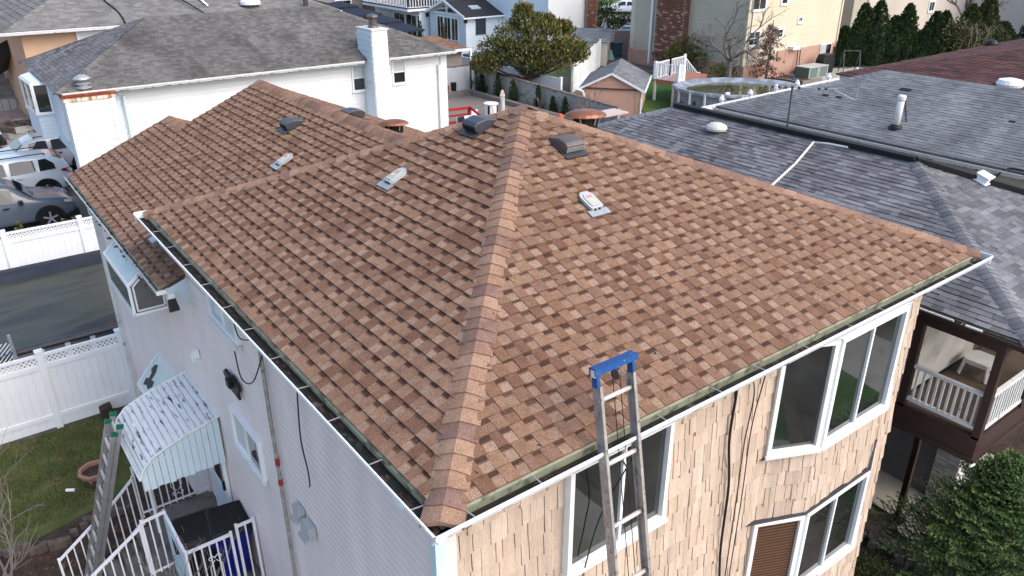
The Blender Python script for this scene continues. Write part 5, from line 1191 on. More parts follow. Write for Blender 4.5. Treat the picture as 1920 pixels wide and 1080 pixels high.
p = MB(); p.prism([(.0,4.0,.2),(-.25,4.1,.2),(-.12,4.25,1.25),(.0,4.2,1.3)], (.0,-.04,0)); solo('folded_board', p, M['awnb'], 'pale blue sheet leaning on the wall beside the railing end', 'board', (-.1,4.1,.2))
p = MB()
for i in range(14): a = i*.9; p.prism([(-.50+.14*math.cos(a),7.42+.10*math.sin(a),.62+.03*(i%3)),(-.50+.16*math.cos(a+.9),7.42+.12*math.sin(a+.9),.60),(-.48+.03*math.cos(a),7.42,.74+.02*(i%2))], (.01,.012,.012))
p.v = [(x,y,z-.32) for x, y, z in p.v]
solo('shopping_bag', p, M['plastb'], 'crumpled white printed plastic bag in the bed behind the railing', 'bag', (-.5,7.4,.28))
bush((-.35,7.7,0), .5, .35, .40, ARB2, 260, .09, 'small leafy plant behind the landing railing', 'plant', 'garden_plant')
# extension ladder at the awning
def double_ladder():
    t, D, W, Nn = ladder('ladder', 'closed aluminium extension ladder with green tips leaning on the white awning', (-1.93,6.72,.25), (-1.06,6.52,3.20), (.55,-.83,.0), .0, 0, step=9, rail=.08)
    for o in list(t.children_recursive): bpy.data.objects.remove(o)
    b0_ = V((-1.93,6.95,.15)); t0 = V((-1.03,6.80,3.08)); D = (t0-b0_).normalized(); W = V((.02,-1,.0)).normalized(); W = (W-D*W.dot(D)).normalized(); Nn = W.cross(D).normalized(); L_ = (t0-b0_).length
    for k, (off, len_) in enumerate(((0,L_),(.055,L_*.965))):
        for s in (0, .36):
            a = b0_+W*s+Nn*off; c = MB(); sg = 1 if s == 0 else -1
            c.ob(a+D*len_/2, (D,W,Nn), (len_/2,.003,.034))
            for q in (-1,1): c.ob(a+D*len_/2+W*sg*.011+Nn*q*.031, (D,W,Nn), (len_/2,.011,.003))
            rl_ = build('rail', c, M['alu'], t)
            g = MB(); g.ob(a+D*(len_+.015)+W*sg*.008, (D,W,Nn), (.028,.020,.042)); build('green_tip', g, M['green'], rl_)
        s_ = .2
        while s_ < len_-.05:
            r_ = MB(); a = b0_+D*s_+Nn*off; r_.ob(a+W*.18, (W,D,Nn), (.18,.016,.014)); rg_ = build('rung', r_, M['rung'], t)
            s_ += .25
    for s_, m_, h_ in ((.95,'ylab',.05),(1.15,'whites',.03),(1.75,'blab',.06),(.55,'whites',.04)):
        g = MB(); g.ob(b0_+D*s_-W*.005+Nn*.02, (D,Nn,W), (h_,.018,.0015)); build('sticker', g, M[m_], t)
    return t
double_ladder()

# ------------------------------------------------------------------ garden at the lower left
def octagon_planter():
    P = V((-1.22,9.98,0)); t = T('terracotta_planter', 'octagonal terracotta planter full of dark soil on the lawn', 'planter', P)
    for j in range(3):
        r0_, r1_ = .20+.022*j, .215+.022*j
        for i in range(8):
            a0_, a1_ = math.pi/4*i+.2, math.pi/4*(i+1)+.2; m = MB(); z0_ = .075*j+.005; z1_ = z0_+.07
            m.add([P+V((r*math.cos(a),r*math.sin(a),z)) for r, z in ((r0_,z0_),(r1_,z1_),(r1_-.035,z1_),(r0_-.035,z0_)) for a in (a0_,a1_)], [(0,1,3,2),(2,3,5,4),(4,5,7,6),(6,7,1,0),(0,2,4,6),(1,3,5,7)]); build('wall_block', m, M['terr'], t)
    m = MB()
    for i in range(8):
        a0_, a1_ = math.pi/4*i+.2, math.pi/4*(i+1)+.2
        m.prism([P+V((r*math.cos(a),r*math.sin(a),.23)) for r, a in ((.285,a0_),(.285,a1_),(.225,a1_),(.225,a0_))], (0,0,.03))
    build('rim', m, M['terr'], t)
    m = MB(); m.lathe(P, [(.225,.0),(.225,.20),(.1,.215),(.02,.22)], 16); build('soil', m, M['soil'], t)
octagon_planter()
p = MB(); p.tube([(-1.72,9.98,.03),(-1.60,9.90,.03)], .03, 10); solo('bottle', p, M['white'], 'small white bottle lying on the lawn left of the planter', 'bottle', (-1.66,9.94,0))
lf = MB()
for i in range(260):
    x, y = U(-5,-.2), U(8.6,12.1); a = U(0,6.28); s = U(.012,.035); lf.add([(x,y,.012),(x+s*math.cos(a),y+s*math.sin(a),.02),(x+s*math.cos(a+1.2)*1.3,y+s*math.sin(a+1.2)*1.3,.012)], [(0,1,2)], int(R()*3))
setting('fallen_leaves', lf, DRY, 'stuff')
gr = MB()
for i in range(26000):
    x = U(-5.2,-.1); y = U(8.95,12.15)
    if y < 9.3+max(0,(x+1.6))*1.4 or x > -.1-(12.1-y)*.1: continue
    a = U(0,6.28); s = U(.004,.009); h = U(.02,.05); gr.add([(x-s*math.cos(a),y-s*math.sin(a),0),(x+s*math.cos(a),y+s*math.sin(a),0),(x+U(-.02,.02),y+U(-.02,.02),h)], [(0,1,2)], int(R()*3))
setting('grass_blades', gr, [mat('grass_blade_a',(.075,.095,.022),.8,.3,2),mat('grass_blade_b',(.11,.115,.035),.8,.3,2),mat('grass_blade_c',(.05,.07,.018),.8,.3,2)], 'stuff')
p = MB()
for i in range(34):
    x = -.95-i*.12; y = 8.72+.16*math.sin(i*.5)-(0 if i > 4 else (i-4)*-.0); p.ob((x+U(-.03,.03),y+U(-.05,.05),.06), ((1,U(-.4,.4),U(-.2,.2)),(0,1,0),(0,0,1)), (U(.05,.08),U(.04,.07),U(.05,.09)))
solo('stone_edging', p, [mat('brown_edging_stone', (.12,.095,.08), .95, .3, 8)], 'curving row of brown edging stones between the lawn and the planting bed', 'stone edging', (-2,8.7,0))
sd = MB()
for i in range(1500):
    x, y = U(-4,0), U(5,8.6); s = U(.008,.03); sd.ob((x,y,.004), (V((1,U(-1,1),0)),V((0,1,0)),V((0,0,1))), (s,s*.6,s*.5), int(R()*3))
setting('bed_debris', sd, DRY[:2]+[M['soil']], 'stuff')
p = MB(); p.ob((-.62,12.0,.12), ((1,.3,0),(0,1,0),(0,0,1)), (.12,.10,.16)); p.ob((-.45,11.95,.06), ((1,-.3,0),(0,1,0),(0,0,1)), (.1,.1,.08)); solo('tree_stump', p, M['barkd'], 'dark stump at the foot of the nearer white fence', 'stump', (-.6,12,0), bev=.03)
# bare shrubs reaching up at the lower left
for (P_, D_, L_, r_, lb) in (((-3.2,7.2,0.),(.40,.10,1),1.25,.030,'bare pale shrub spreading over the lower left corner'),
                            ((-2.75,7.9,0.),(.12,.2,1.),1.3,.022,'bare twiggy shrub at the left edge in front of the white fence')):
    t = T('bare_shrub', lb, 'shrub', P_)
    for k in range(4):
        m = MB(); tips = []; branches(V(P_)+V((U(-.25,.25),U(-.3,.3),0)), V(D_)+V((U(-.5,.5),U(-.5,.5),0)), L_*U(.8,1.15), r_*U(.6,.9), 3, m, tips, .62, 3, .66, 0, .06, 5, .16); build('branch', m, M['barkl'], t)
t = T('bare_shrub', 'thin bare branches crossing the bins and steps at the bottom edge', 'shrub', (-1.15,4.6,.2))
for k in range(4):
    m = MB(); tips = []; branches(V((-1.2,4.5+.05*k,.3)), (U(.1,.7),U(.0,.4),1), 1.0, .016, 3, m, tips, .6, 3, .66, 0, .05, 5, .15); build('branch', m, M['barkl'], t)

# ------------------------------------------------------------------ yard behind the roofs, with stone wall and evergreens
p = MB()
Wl = T('stone_wall', 'long grey rendered garden wall running behind the small evergreens', 'wall', (24.3,29,0))
for i in range(12):
    y0 = 35.1-i; p = MB(); h0_ = 1.30-.022*i; p.box((24.28,y0-.985,0),(24.44,y0,h0_)); build('wall_panel', p, M['stone'], Wl)
    p = MB(); p.box((24.24,y0-.99,h0_+.004),(24.48,y0,h0_+.05)); build('coping', p, M['bark'], Wl)
Fp = T('panel_fence', 'whitewashed panel fence with a red pot in front of it', 'fence', (22,35.2,0))
for i in range(17): x = 16.0+i*.48; p = MB(); p.box((x,35.15,0),(x+.474,35.2+.01*(i % 2),1.48)); build('board', p, M['whitew'], Fp)
p = MB(); p.box((16,35.13,1.485),(24.1,35.23,1.53)); build('top_rail', p, M['bark'], Fp)
for dx, h in ((0,1.75),(.22,1.5)):
    p = MB(); p.tube([(23.9+dx,34.9-dx,0),(23.9+dx,34.9-dx,h)], .06, 8); solo('dark_post', p, M['darkm'], ['taller dark pole in the corner of the whitewashed fence','shorter dark pole in the corner of the whitewashed fence'][dx > 0], 'pole', (23.9+dx,34.9-dx,0))
t = T('patio_boards', 'weathered grey plank terrace in front of the whitewashed fence', 'terrace', (20,31,.02))
for i in range(34): p = MB(); y = 34.0-i*.29; p.box((14.6,y-.275,.0),(23.3,y,.03+.004*(i % 2))); build('plank', p, M['wood'], t)
p = MB(); p.box((19,34.1,0),(23.6,34.5,.28)); p.box((23.35,23.6,0),(23.65,34.1,.26)); solo('timber_kerb', p, M['wood'], 'weathered timber kerb round the plank terrace', 'kerb', (23,34,0))
Gd('evergreen_bed', [(23.65,23.6),(24.28,23.6),(24.28,34.8),(23.65,34.8)], .05, 'soil')
for i, (y, h, r) in enumerate(((33.9,1.28,.28),(32.3,1.30,.27),(30.9,1.18,.30),(28.7,1.22,.25),(27.5,.85,.22),(26.55,.95,.22),(24.55,.62,.24))):
    arborvitae((23.95,y,.05), h, r, ['tallest small evergreen, first from the whitewashed fence along the stone wall','second small evergreen from the whitewashed fence along the stone wall','third small evergreen from the whitewashed fence, behind the white birdhouse pillar','fourth small evergreen from the whitewashed fence, slender and pointed','fifth small evergreen, stunted, behind the thin bare sapling','sixth small evergreen, narrow, just behind the brown roof peak','last and smallest evergreen along the stone wall, right of the roof peak'][i], ARB, 420, 'small evergreens along the stone wall', size=.10)
def sapling(P, h, n, lb):
    t = T('bare_sapling', lb, 'sapling', P); m = MB(); tips = []
    for k in range(n): branches(V(P)+V((U(-.1,.1),U(-.1,.1),0)), (U(-.45,.45),U(-.45,.45),1), h*U(.7,1), .028, 2, m, tips, .5, 3, .5, 0, .12, 4, .06)
    build('stems', m, M['bark'], t)
sapling((23.6,28.0,.05), .75, 2, 'thin bare sapling between the small evergreens and the roof peak'); sapling((23.2,24.2,.0), 1.25, 8, 'tall bare multi-stemmed shrub in front of the stone wall left of the pinkish shed')
t = T('water_tank', 'white drum-shaped table with dark slots on the plank terrace', 'drum', (20.9,28.7,0)); m = MB(); m.lathe((20.9,28.7,0), [(.33,.0),(.33,.74)], 24); build('drum', m, M['wsid'], t, smooth=False)
m = MB(); m.lathe((20.9,28.7,.74), [(.37,0),(.38,.04),(.33,.06)], 24); build('lid', m, M['white'], t)
for k in range(3): a = -2.55+k*.75; m = MB(); m.ob((20.9+.325*math.cos(a),28.7+.325*math.sin(a),.38), (V((-math.sin(a),math.cos(a),0)),V((math.cos(a),math.sin(a),0)),V((0,0,1))), (.055,.02,.32)); build('slot', m, M['black' if k != 1 else 'whited'], t)
t = T('birdhouse_pillar', 'small cream pillar with a pointed top behind the white drum', 'pillar', (21.9,29.1,0)); m = MB(); m.lathe((21.9,29.1,0), [(.13,0),(.12,.95)], 10); build('column', m, M['dome'], t)
m = MB(); m.lathe((21.9,29.1,.95), [(.18,0),(.15,.06),(.08,.26),(.04,.30)], 4); build('pointed_top', m, M['beige'], t)
t = T('red_railing', 'red painted timber railing beside the white house corner', 'railing', (17,27.5,0))
for z in (.30,.62,.92): m = MB(); m.bar((14.9,28.6,z),(19.1,27.9,z),.06,.13 if z > .9 else .09); build('rail', m, M['red'], t)
for k in range(4): m = MB(); q = V((15.0,28.58,0)).lerp(V((19.05,27.9,0)), k/3); m.ob(q+V((0,0,.45)), ((1,0,0),(0,1,0),(0,0,1)), (.07,.07,.47)); build('post', m, M['red'], t)
m = MB(); m.bar((19.1,27.9,.92),(18.3,25.6,.92),.06,.12); m.bar((19.1,27.9,.55),(18.3,25.6,.55),.06,.09); build('side_rail', m, M['red'], t)
def garden_chair(P, s, lb, m_):
    t = T('garden_chair', lb, 'chair', P); P = V(P)
    m = MB(); m.ob(P+V((0,0,.36*s)), ((1,0,0),(0,1,0),(0,0,1)), (.22*s,.22*s,.02)); build('seat', m, M[m_], t)
    m = MB(); m.ob(P+V((0,.2*s,.6*s)), ((1,0,0),(0,1,0),(0,0,1)), (.20*s,.015,.18*s)); build('backrest', m, M[m_], t)
    for x in (-1,1):
        for y in (-1,1): m = MB(); m.tube([P+V((x*.2*s,y*.2*s,0)), P+V((x*.2*s,y*.2*s,(.36 if y < 0 else .8)*s))], .014, 6); build('leg', m, M['white'], t)
garden_chair((18.0,26.9,0), 1, 'folding chair with dark seat and white tubes beside the red railing', 'navy'); garden_chair((19.3,27.7,0), 1, 'white garden chair behind the round white table', 'white')
t = T('round_table', 'round white garden table at the end of the red railing', 'table', (18.7,27.2,0)); m = MB(); m.lathe((18.7,27.2,.62), [(.42,0),(.42,.035)], 22); build('tabletop', m, M['white'], t)
for k in range(3): a = k*2.09; m = MB(); m.tube([(18.7+.3*math.cos(a),27.2+.3*math.sin(a),0),(18.7+.1*math.cos(a),27.2+.1*math.sin(a),.62)], .02, 6); build('leg', m, M['white'], t)
t = T('garden_shed_roof', 'small dark tent canopy with a blue-grey top just behind the left brown hip', 'canopy', (18.6,25.4,0)); m = MB(); m.add([(17.9,24.9,.7),(19.3,24.5,.7),(20.0,25.9,.7),(18.5,26.3,.7),(18.95,25.4,1.12)], [(0,1,4),(1,2,4),(2,3,4),(3,0,4)]); build('canopy_top', m, M['pwall'], t)
for q in ((17.95,24.95),(19.25,24.55),(19.9,25.85)): m = MB(); m.tube([(q[0],q[1],0),(q[0],q[1],.7)], .025, 6); build('pole', m, M['darkm'], t)
m = MB(); m.add([(17.9,24.88,.69),(19.3,24.48,.69),(18.85,24.9,.98),(17.9,24.88,.45),(19.3,24.48,.45)], [(0,1,2),(0,1,4,3)]); build('valance', m, M['black'], t)
m = MB(); m.lathe((21.9,34.6,.29), [(.20,0),(.27,.15),(.25,.32),(.27,.34)], 14); solo('red_pot', m, M['red'] if False else mat('glazed_red_pot', (.30,.08,.04), .4, .3, 20), 'round reddish pot in front of the whitewashed fence', 'pot', (21.9,34.6,.28))
m = MB(); m.lathe((22.5,34.6,.29), [(.15,0),(.17,.45)], 10); solo('black_pot', m, M['black'], 'tall black pot right of the reddish one', 'pot', (22.5,34.6,.28))
m = MB(); m.lathe((20.2,34.3,.0), [(.14,0),(.18,.2),(.10,.34)], 10); m.lathe((20.6,34.3,.0), [(.10,0),(.12,.35)], 8, 1); m.lathe((20.4,34.5,.0), [(.10,0),(.12,.5)], 8, 1); solo('pot_cluster', m, [M['white'], M['black']], 'small white and black pots by the corner of the white house', 'pots', (20.3,34.3,0))
m = MB(); m.box((22.6,22.2,1.0),(24.1,23.2,1.06)); solo('flat_canopy', m, M['salm'] if False else mat('pale_pink_panel', (.55,.45,.42), .7, .05, 2), 'flat pale pink panel at the end of the stone wall', 'panel', (23.3,22.7,1.0))

# pinkish shed
Sh = T('garden_shed', 'salmon garden shed with a dark grey gable roof', 'shed', (26,26,0))
sv, sd_ = V((-.643,.766,0)), V((.766,.643,0)); c0 = V((27.05,24.38,0)); Wd, Dp, hw_, pk_ = 2.95, 4.6, 1.40, 2.12
def SP(a, b, z): return c0+sv*a+sd_*b+V((0,0,z))
m = MB(); m.prism([SP(0,0,0),SP(Wd,0,0),SP(Wd,0,hw_),SP(Wd/2,0,pk_-.03),SP(0,0,hw_)], sd_*Dp); build('wall', m, M['salm'], Sh)
m = MB(); m.prism([SP(-.05,-.03,0),SP(-.05,-.03,hw_),SP(.22,-.03,hw_),SP(.22,-.03,0)], sd_*.03); build('corner_board', m, M['peach'], Sh)
m = MB(); m.bar(SP(-.1,-.05,hw_-.03),SP(Wd+.1,-.05,hw_-.03),.05,.04); build('gable_trim', m, M['brown'], Sh)
for r_ in range(4):
    zc = hw_+.02+r_*.17; half_ = (Wd/2)*(1-(zc-hw_)/(pk_-hw_))-.12; n__ = max(1,int(half_*2/.2))
    for k in range(n__): a_ = Wd/2-half_+2*half_*k/n__; m = MB(); m.prism([SP(a_,-.02-.008*(k%2),zc),SP(a_+2*half_/n__-.012,-.02-.008*(k%2),zc),SP(a_+2*half_/n__-.012,-.02,zc+.16),SP(a_,-.02,zc+.16)], sd_*.02); build('gable_shingle', m, M['salm'], Sh)
FS1 = [SP(-.22,-.15,hw_-.09),SP(-.22,Dp+.1,hw_-.09),SP(Wd/2,Dp+.1,pk_+.03),SP(Wd/2,-.15,pk_+.03)]; FS2 = [SP(Wd+.22,Dp+.1,hw_-.09),SP(Wd+.22,-.15,hw_-.09),SP(Wd/2,-.15,pk_+.03),SP(Wd/2,Dp+.1,pk_+.03)]
rf = build('roof', slab(FS1), M['whited'], Sh); build('roof_deck', slab(FS2), M['whited'], rf)
lay(rf, shingles(FS1, .16, .22, .016)+shingles(FS2, .16, .22, .016), GS[:2]+GS2[:3], 260)
for a, b in ((SP(-.24,-.16,hw_-.11),SP(Wd/2,-.16,pk_+.01)),(SP(Wd+.24,-.16,hw_-.11),SP(Wd/2,-.16,pk_+.01))): m = MB(); m.bar(a, b, .03, .10); build('bargeboard', m, M['white'], Sh)
m = MB(); m.bar(SP(-.25,-.16,hw_-.10),SP(-.25,Dp+.1,hw_-.10),.07,.07); build('gutter', m, M['white'], Sh)
m = MB(); m.bar(SP(Wd+.25,-.16,hw_-.10),SP(Wd+.25,Dp+.1,hw_-.10),.08,.08); m.tube([SP(Wd+.25,-.2,hw_-.1),SP(Wd-.05,-.22,hw_-.16),SP(Wd-.12,-.22,hw_-.3),SP(Wd-.12,-.2,0)], .05, 8); build('downspout', m, M['white'], Sh)
m = MB(); m.tube([SP(-.2,-.1,hw_-.15),SP(-.06,-.1,hw_-.4),SP(-.06,-.1,0)], .035, 8); build('downspout', m, M['white'], Sh)
# fences going back past the shed
vinyl_fence('white_fence', (25.9,39.6), (25.9,28.2), 1.38, 0, [0,2.6,5.2,7.8,10.4], 'white vinyl fence behind the stone wall on both sides of the big tree', m='white', bw=.5)
m = MB(); m.box((26.3,34.0,1.25),(28.6,39.3,1.42)); solo('pool_cover', m, M['teal'], 'dark teal cover behind the white fence left of the big tree', 'cover', (27,37,1.2))
a_ = V((28.2,30.9,0)); dd = V((.79,.61,0)); vinyl_fence('white_fence', a_, a_+dd*9.5, 1.75, 0, [0,2.4,4.8,7.2,9.5], 'tall white fence running back from the shed toward the small grey roofed outbuilding', m='white', bw=.6)
a_ = V((33.2,35.2,0)); vinyl_fence('tan_fence', a_, a_+V((.82,.57,0))*11.5, 1.55, 0, [0,2.3,4.6,6.9,9.2,11.4], 'cream board fence leading back to the pinkish double gate', m='beige', bw=.6)
Gt = T('double_gate', 'pinkish double gate with grey galvanised frame', 'gate', (42,39.8,0))
ga, gb = V((39.9,40.6,0)), V((43.9,37.8,0)); gd = (gb-ga).normalized(); gn = V((gd.y,-gd.x,0)); gl_ = (gb-ga).length
for k, (u0, u1) in enumerate(((.06,.40),(.42,.80),(.82,1.))):
    for z0_, z1_ in ((.12,.86),(.92,1.66)): m = MB(); m.ob(ga+gd*gl_*(u0+u1)/2+V((0,0,(z0_+z1_)/2)), (gd,gn,V((0,0,1))), (gl_*(u1-u0)/2-.02,.02,(z1_-z0_)/2)); build('gate_panel', m, mat('gate_pink', (.34,.235,.22), .8, .05) if 'gate_pink' not in bpy.data.materials else bpy.data.materials['gate_pink'], Gt)
for u in (.41, .81): m = MB(); m.ob(ga+gd*gl_*u+gn*.03+V((0,0,.9)), (gd,gn,V((0,0,1))), (.10,.03,.85)); build('gate_post', m, M['darkm'], Gt)
m = MB(); m.ob(ga+gd*gl_*.41+gn*.07+V((0,0,1.05)), (gd,gn,V((0,0,1))), (.07,.02,.07)); build('lock', m, M['white'], Gt)
for z in (.89, 1.69, .09): m = MB(); m.ob(ga+gd*gl_*.5+gn*.01+V((0,0,z)), (gd,gn,V((0,0,1))), (gl_/2,.03,.03)); build('gate_rail', m, M['galv'], Gt)
m = MB(); m.box((39.3,38.9,0),(40.0,39.6,.95)); m.box((39.25,38.85,.95),(40.05,39.65,1.05)); solo('dark_bin', m, M['teal'], 'dark teal bin in the corner left of the double gate', 'bin', (39.6,39.2,0), bev=.03)
m = MB(); m.lathe((38.6,38.6,0), [(.3,0),(.1,.5),(.02,.7)], 10); solo('pale_cover', m, mat('pale_teal', (.28,.42,.42), .6), 'small pale teal cone by the cream fence', 'cone', (38.6,38.6,0))
# small outbuilding behind the white fence
Ob = T('outbuilding', 'small beige outbuilding with a plain grey roof behind the magnolia', 'outbuilding', (35.5,38,0))
o0 = V((34.6,38.6,0)); oa, ob_ = V((.69,-.72,0)), V((.72,.69,0))
def OP(a, b, z): return o0+oa*a+ob_*b+V((0,0,z))
m = MB(); m.prism([OP(0,0,0),OP(2.6,0,0),OP(2.6,3,0),OP(0,3,0)], (0,0,1.7)); build('wall', m, M['beige'], Ob)
FO = [OP(-.2,-.2,1.7),OP(2.8,-.2,1.7),OP(2.8,1.8,2.25),OP(-.2,1.8,2.25)]; rf = build('roof', slab(FO,.06), M['whited'], Ob); lay(rf, shingles(FO,.25,.5,.01), GS2, 0)
FO2 = [OP(2.8,3.2,1.7),OP(-.2,3.2,1.7),OP(-.2,1.8,2.25),OP(2.8,1.8,2.25)]; build('roof_deck', slab(FO2,.06), M['whited'], rf); lay(rf, shingles(FO2,.25,.5,.01), GS2, 0, 'far_shingle')

# magnolia
Mg = T('magnolia_tree', 'broad leafy tree with bronze-green leaves standing behind the stone wall', 'tree', (25.6,31.3,0))
k = MB(); k.tube([(25.3,31.3,0),(25.25,31.3,.7),(25.3,31.2,1.15)], [.20,.17,.15], 8); build('trunk', k, M['barkd'], Mg)
rv = V((.8,-.6,0)); bv = V((.6,.8,0)); cents = []
lobes = [(-2.7,1.95,.75),(-2.0,2.6,.95),(-1.0,3.3,1.0),(-.2,4.1,.72),(-.35,4.65,.45),(.7,3.4,1.05),(1.8,3.1,1.0),(2.6,2.6,.9),(3.0,2.3,.7),(-1.2,2.3,.95),(.2,2.5,1.15),(1.4,2.2,1.0),(.3,1.8,.8),(-3.1,1.75,.45),(1.0,4.05,.5),(2.2,3.75,.4)]
for (a, z, r) in lobes: cents.append((V((25.6,31.4,0))+rv*(a*.86-.15)+bv*U(-.7,.7)+V((0,0,z)), r))
for c, r in cents:
    k = MB(); b = V((25.3,31.25,1.1)); md_ = b.lerp(c, .5)+V((U(-.2,.2),U(-.2,.2),-.15)); k.tube([b, md_, c, c+(c-md_)*.4], [.09,.06,.035,.012], 5); build('limb', k, M['barkd'], Mg)
pts = []
for i in range(12000):
    c, r = cents[int(R()*len(cents))]; d = V((U(-1,1),U(-1,1),U(-.85,1))).normalized(); f = U(.55,1.08)*(1 if R() < .8 else 1.15)
    pts.append((c+V((d.x*r*1.05,d.y*r*1.05,d.z*r*.78))*f, d*.5+V((0,0,.75))))
build('foliage', leaves(pts, .21, 5, .6, asp=.45), MAG, Mg)

# ------------------------------------------------------------------ white house with the gabled sunroom
Dh = T('house', 'white house, bluish on its shaded sides, with gabled glass sunroom, balcony and a brick strip', 'house', (36,50,0))
m = MB(); m.box((36.5,43.3,0),(40.0,60,7)); build('wall', m, M['wsid2'], Dh); m = MB(); m.box((36.6,43.2,0),(40.05,43.29,7)); build('front_wall', m, M['wsid'], Dh)
siding(Dh, (36.49,43.3), (36.49,60), .2, 6.8, .2, M['wsid2'], (-1,0,0), lap=.015)
m = MB(); m.box((36.45,43.15,0),(36.62,43.25,7)); build('corner_board', m, M['white'], Dh)
m = MB(); m.box((40.05,42.9,0),(41.1,44,7)); bw_ = build('brick_wall', m, M['mort'], Dh)
br = MB()
for r_ in range(80):
    for k in range(4): br.box((40.06+(k+.5*(r_ % 2))*.26-.06,42.885,r_*.085+.01),(40.06+(k+.5*(r_ % 2))*.26+.17,42.9,r_*.085+.075), int(R()*3.2))
stuffp('brick_field', br, M['brick'], bw_)
m = MB(); m.box((33,48.9,0),(36.5,54.1,2.45)); m.prism([(33,48.9,2.45),(33,54.1,2.45),(33,51.5,3.35)], (3.5,0,0)); sr = build('sunroom', m, M['wsid2'], Dh)
siding(Dh, (33,48.89), (36.5,48.89), .1, 2.4, .2, M['wsid2'], (0,-1,0), lap=.015)
for k in range(3): y = 53.0-k*1.05; window(Dh, (32.99,y,.45), -Y_, NL, 1.0, 1.75, (1,1), (1,), .07, .05, sill=False)
for s_ in (-1,1):
    m = MB(); m.prism([(32.97,51.5+s_*.15,2.55),(32.97,51.5+s_*1.7,2.55),(32.97,51.5+s_*.15,3.12)], (-.02,0,0)); build('gable_pane', m, M['glass'], Dh)
m = MB(); m.box((32.93,51.42,2.4),(32.99,51.58,3.3)); m.box((32.93,48.9,2.36),(32.99,54.1,2.48)); build('gable_frame', m, M['white'], Dh)
FD1 = [(36.5,48.6,2.36),(32.7,48.6,2.36),(32.7,51.5,3.42),(36.5,51.5,3.42)]; FD2 = [(32.7,54.4,2.36),(36.5,54.4,2.36),(36.5,51.5,3.42),(32.7,51.5,3.42)]
DKR = [mat('black_shingle', (.030,.032,.038), .9, .15, 2, fine=.2, fscale=40)]
for f in (FD1, FD2): build('roof_deck', slab(f,.1), M['white'], Dh); lay(Dh, shingles(f,.2,.4,.012), DKR, 0, 'roof_shingle')
m = MB(); m.ob((34.6,50.0,2.92), ((1,0,0),(0,.94,.34),(0,-.34,.94)), (.45,.3,.03)); build('skylight', m, M['glassc'], Dh)
for y in (51.5-2.9, 51.5+2.9): m = MB(); m.bar((32.66,y,2.36),(32.66,51.5,3.42),.05,.16); build('bargeboard', m, M['white'], Dh)
m = MB(); m.box((32.6,48.5,2.26),(36.5,48.6,2.36)); build('gutter', m, M['white'], Dh)
window(Dh, (33.9,48.88,1.05), X_, NF, .95, 1.25, (1,), (1,1), .06, .05, fm='darkm'); window(Dh, (36.48,48.0,1.5), -Y_, NL, 1.6, .8, (1,1), (1,), .08, .05)
for y in (54.4, 48.75): m = MB(); m.ob((32.9,y,2.1), ((1,0,0),(0,1,0),(0,0,1)), (.10,.10,.15)); build('wall_lantern', m, M['black'], Dh)
m = MB(); m.box((32.2,54.4,0),(36.5,62,2.45)); build('lower_wing', m, M['wsid2'], Dh)
m = MB(); m.box((31.0,54.2,2.45),(36.5,62,2.62)); build('balcony_slab', m, M['white'], Dh)
m = MB(); m.box((31.05,54.25,2.63),(36.5,62,2.68)); build('balcony_deck', m, M['black'], Dh)
balustrade(Dh, (31.05,54.3), (31.05,62), 2.7, 3.65, 30, 'white', .05); balustrade(Dh, (31.1,54.25), (36.4,54.25), 2.7, 3.65, 20, 'white', .05)
for y in (56.6, 58.6): window(Dh, (32.18,y,.15), -Y_, NL, 1.9, 1.95, (1,1), (1,), .09, .05, sill=False)
window(Dh, (32.18,54.9,.1), -Y_, NL, .55, 2.0, (1,), (1,), .05, .04, sill=False)
m = MB(); m.ob((32.05,55.9,1.9), ((1,0,0),(0,1,0),(0,0,1)), (.12,.12,.14)); build('wall_lantern', m, M['black'], Dh)
t = T('terrace_wall', 'pale rendered terrace wall in front of the sunroom with steps', 'wall', (30,46,0)); m = MB(); m.box((27.5,44,0),(36.4,46.5,.55)); build('terrace', m, M['greym'], t); m = MB(); m.box((27.5,42.0,0),(36.4,43.9,.3)); build('lower_step', m, M['greym'], t)
arborvitae((31.6,53.4,0), 1.7, .28, 'slim green evergreen left of the sunroom windows', ARB, 260, size=.14); arborvitae((31.4,49.6,.2), 1.7, .24, 'slim reddish evergreen right of the sunroom windows', DRY[:2]+[ARB[0]], 240, size=.14)
# gazebos and tan house
def gazebo(c, s, h, lb):
    t = T('gazebo', lb, 'gazebo', c, 'navy canvas gazebos'); c = V(c)
    def tier(s0, s1, z0, z1, nm):
        m = MB(); q = [(-1,-1),(1,-1),(1,1),(-1,1)]
        m.add([c+V((x*s0,y*s0,z0)) for x, y in q]+[c+V((x*s1,y*s1,z1)) for x, y in q]+[c+V((x*s0,y*s0,z0-.12)) for x, y in q], [(0,1,5,4),(1,2,6,5),(2,3,7,6),(3,0,4,7),(4,5,6,7)]+[(i,(i+1)%4,8+(i+1)%4,8+i) for i in range(4)]); build(nm, m, M['navy'], t)
    tier(s, s*.36, h, h+.55, 'canopy'); tier(s*.46, .05, h+.62, h+.92, 'top_canopy')
    for x in (-1,1):
        for y in (-1,1): m = MB(); m.box(c+V((x*s*.9-.05,y*s*.9-.05,0)), c+V((x*s*.9+.05,y*s*.9+.05,h))); build('post', m, M['black'], t)
gazebo((27.2,51.2,0), 2.2, 1.75, 'navy double-roof gazebo directly behind the tall white chimney'); gazebo((27.6,59.5,0), 2.6, 2.15, 'navy gazebo left of and behind the chimney one'); gazebo((26.5,67.5,0), 2.8, 2.4, 'farthest navy gazebo at the top edge left of the chimney')
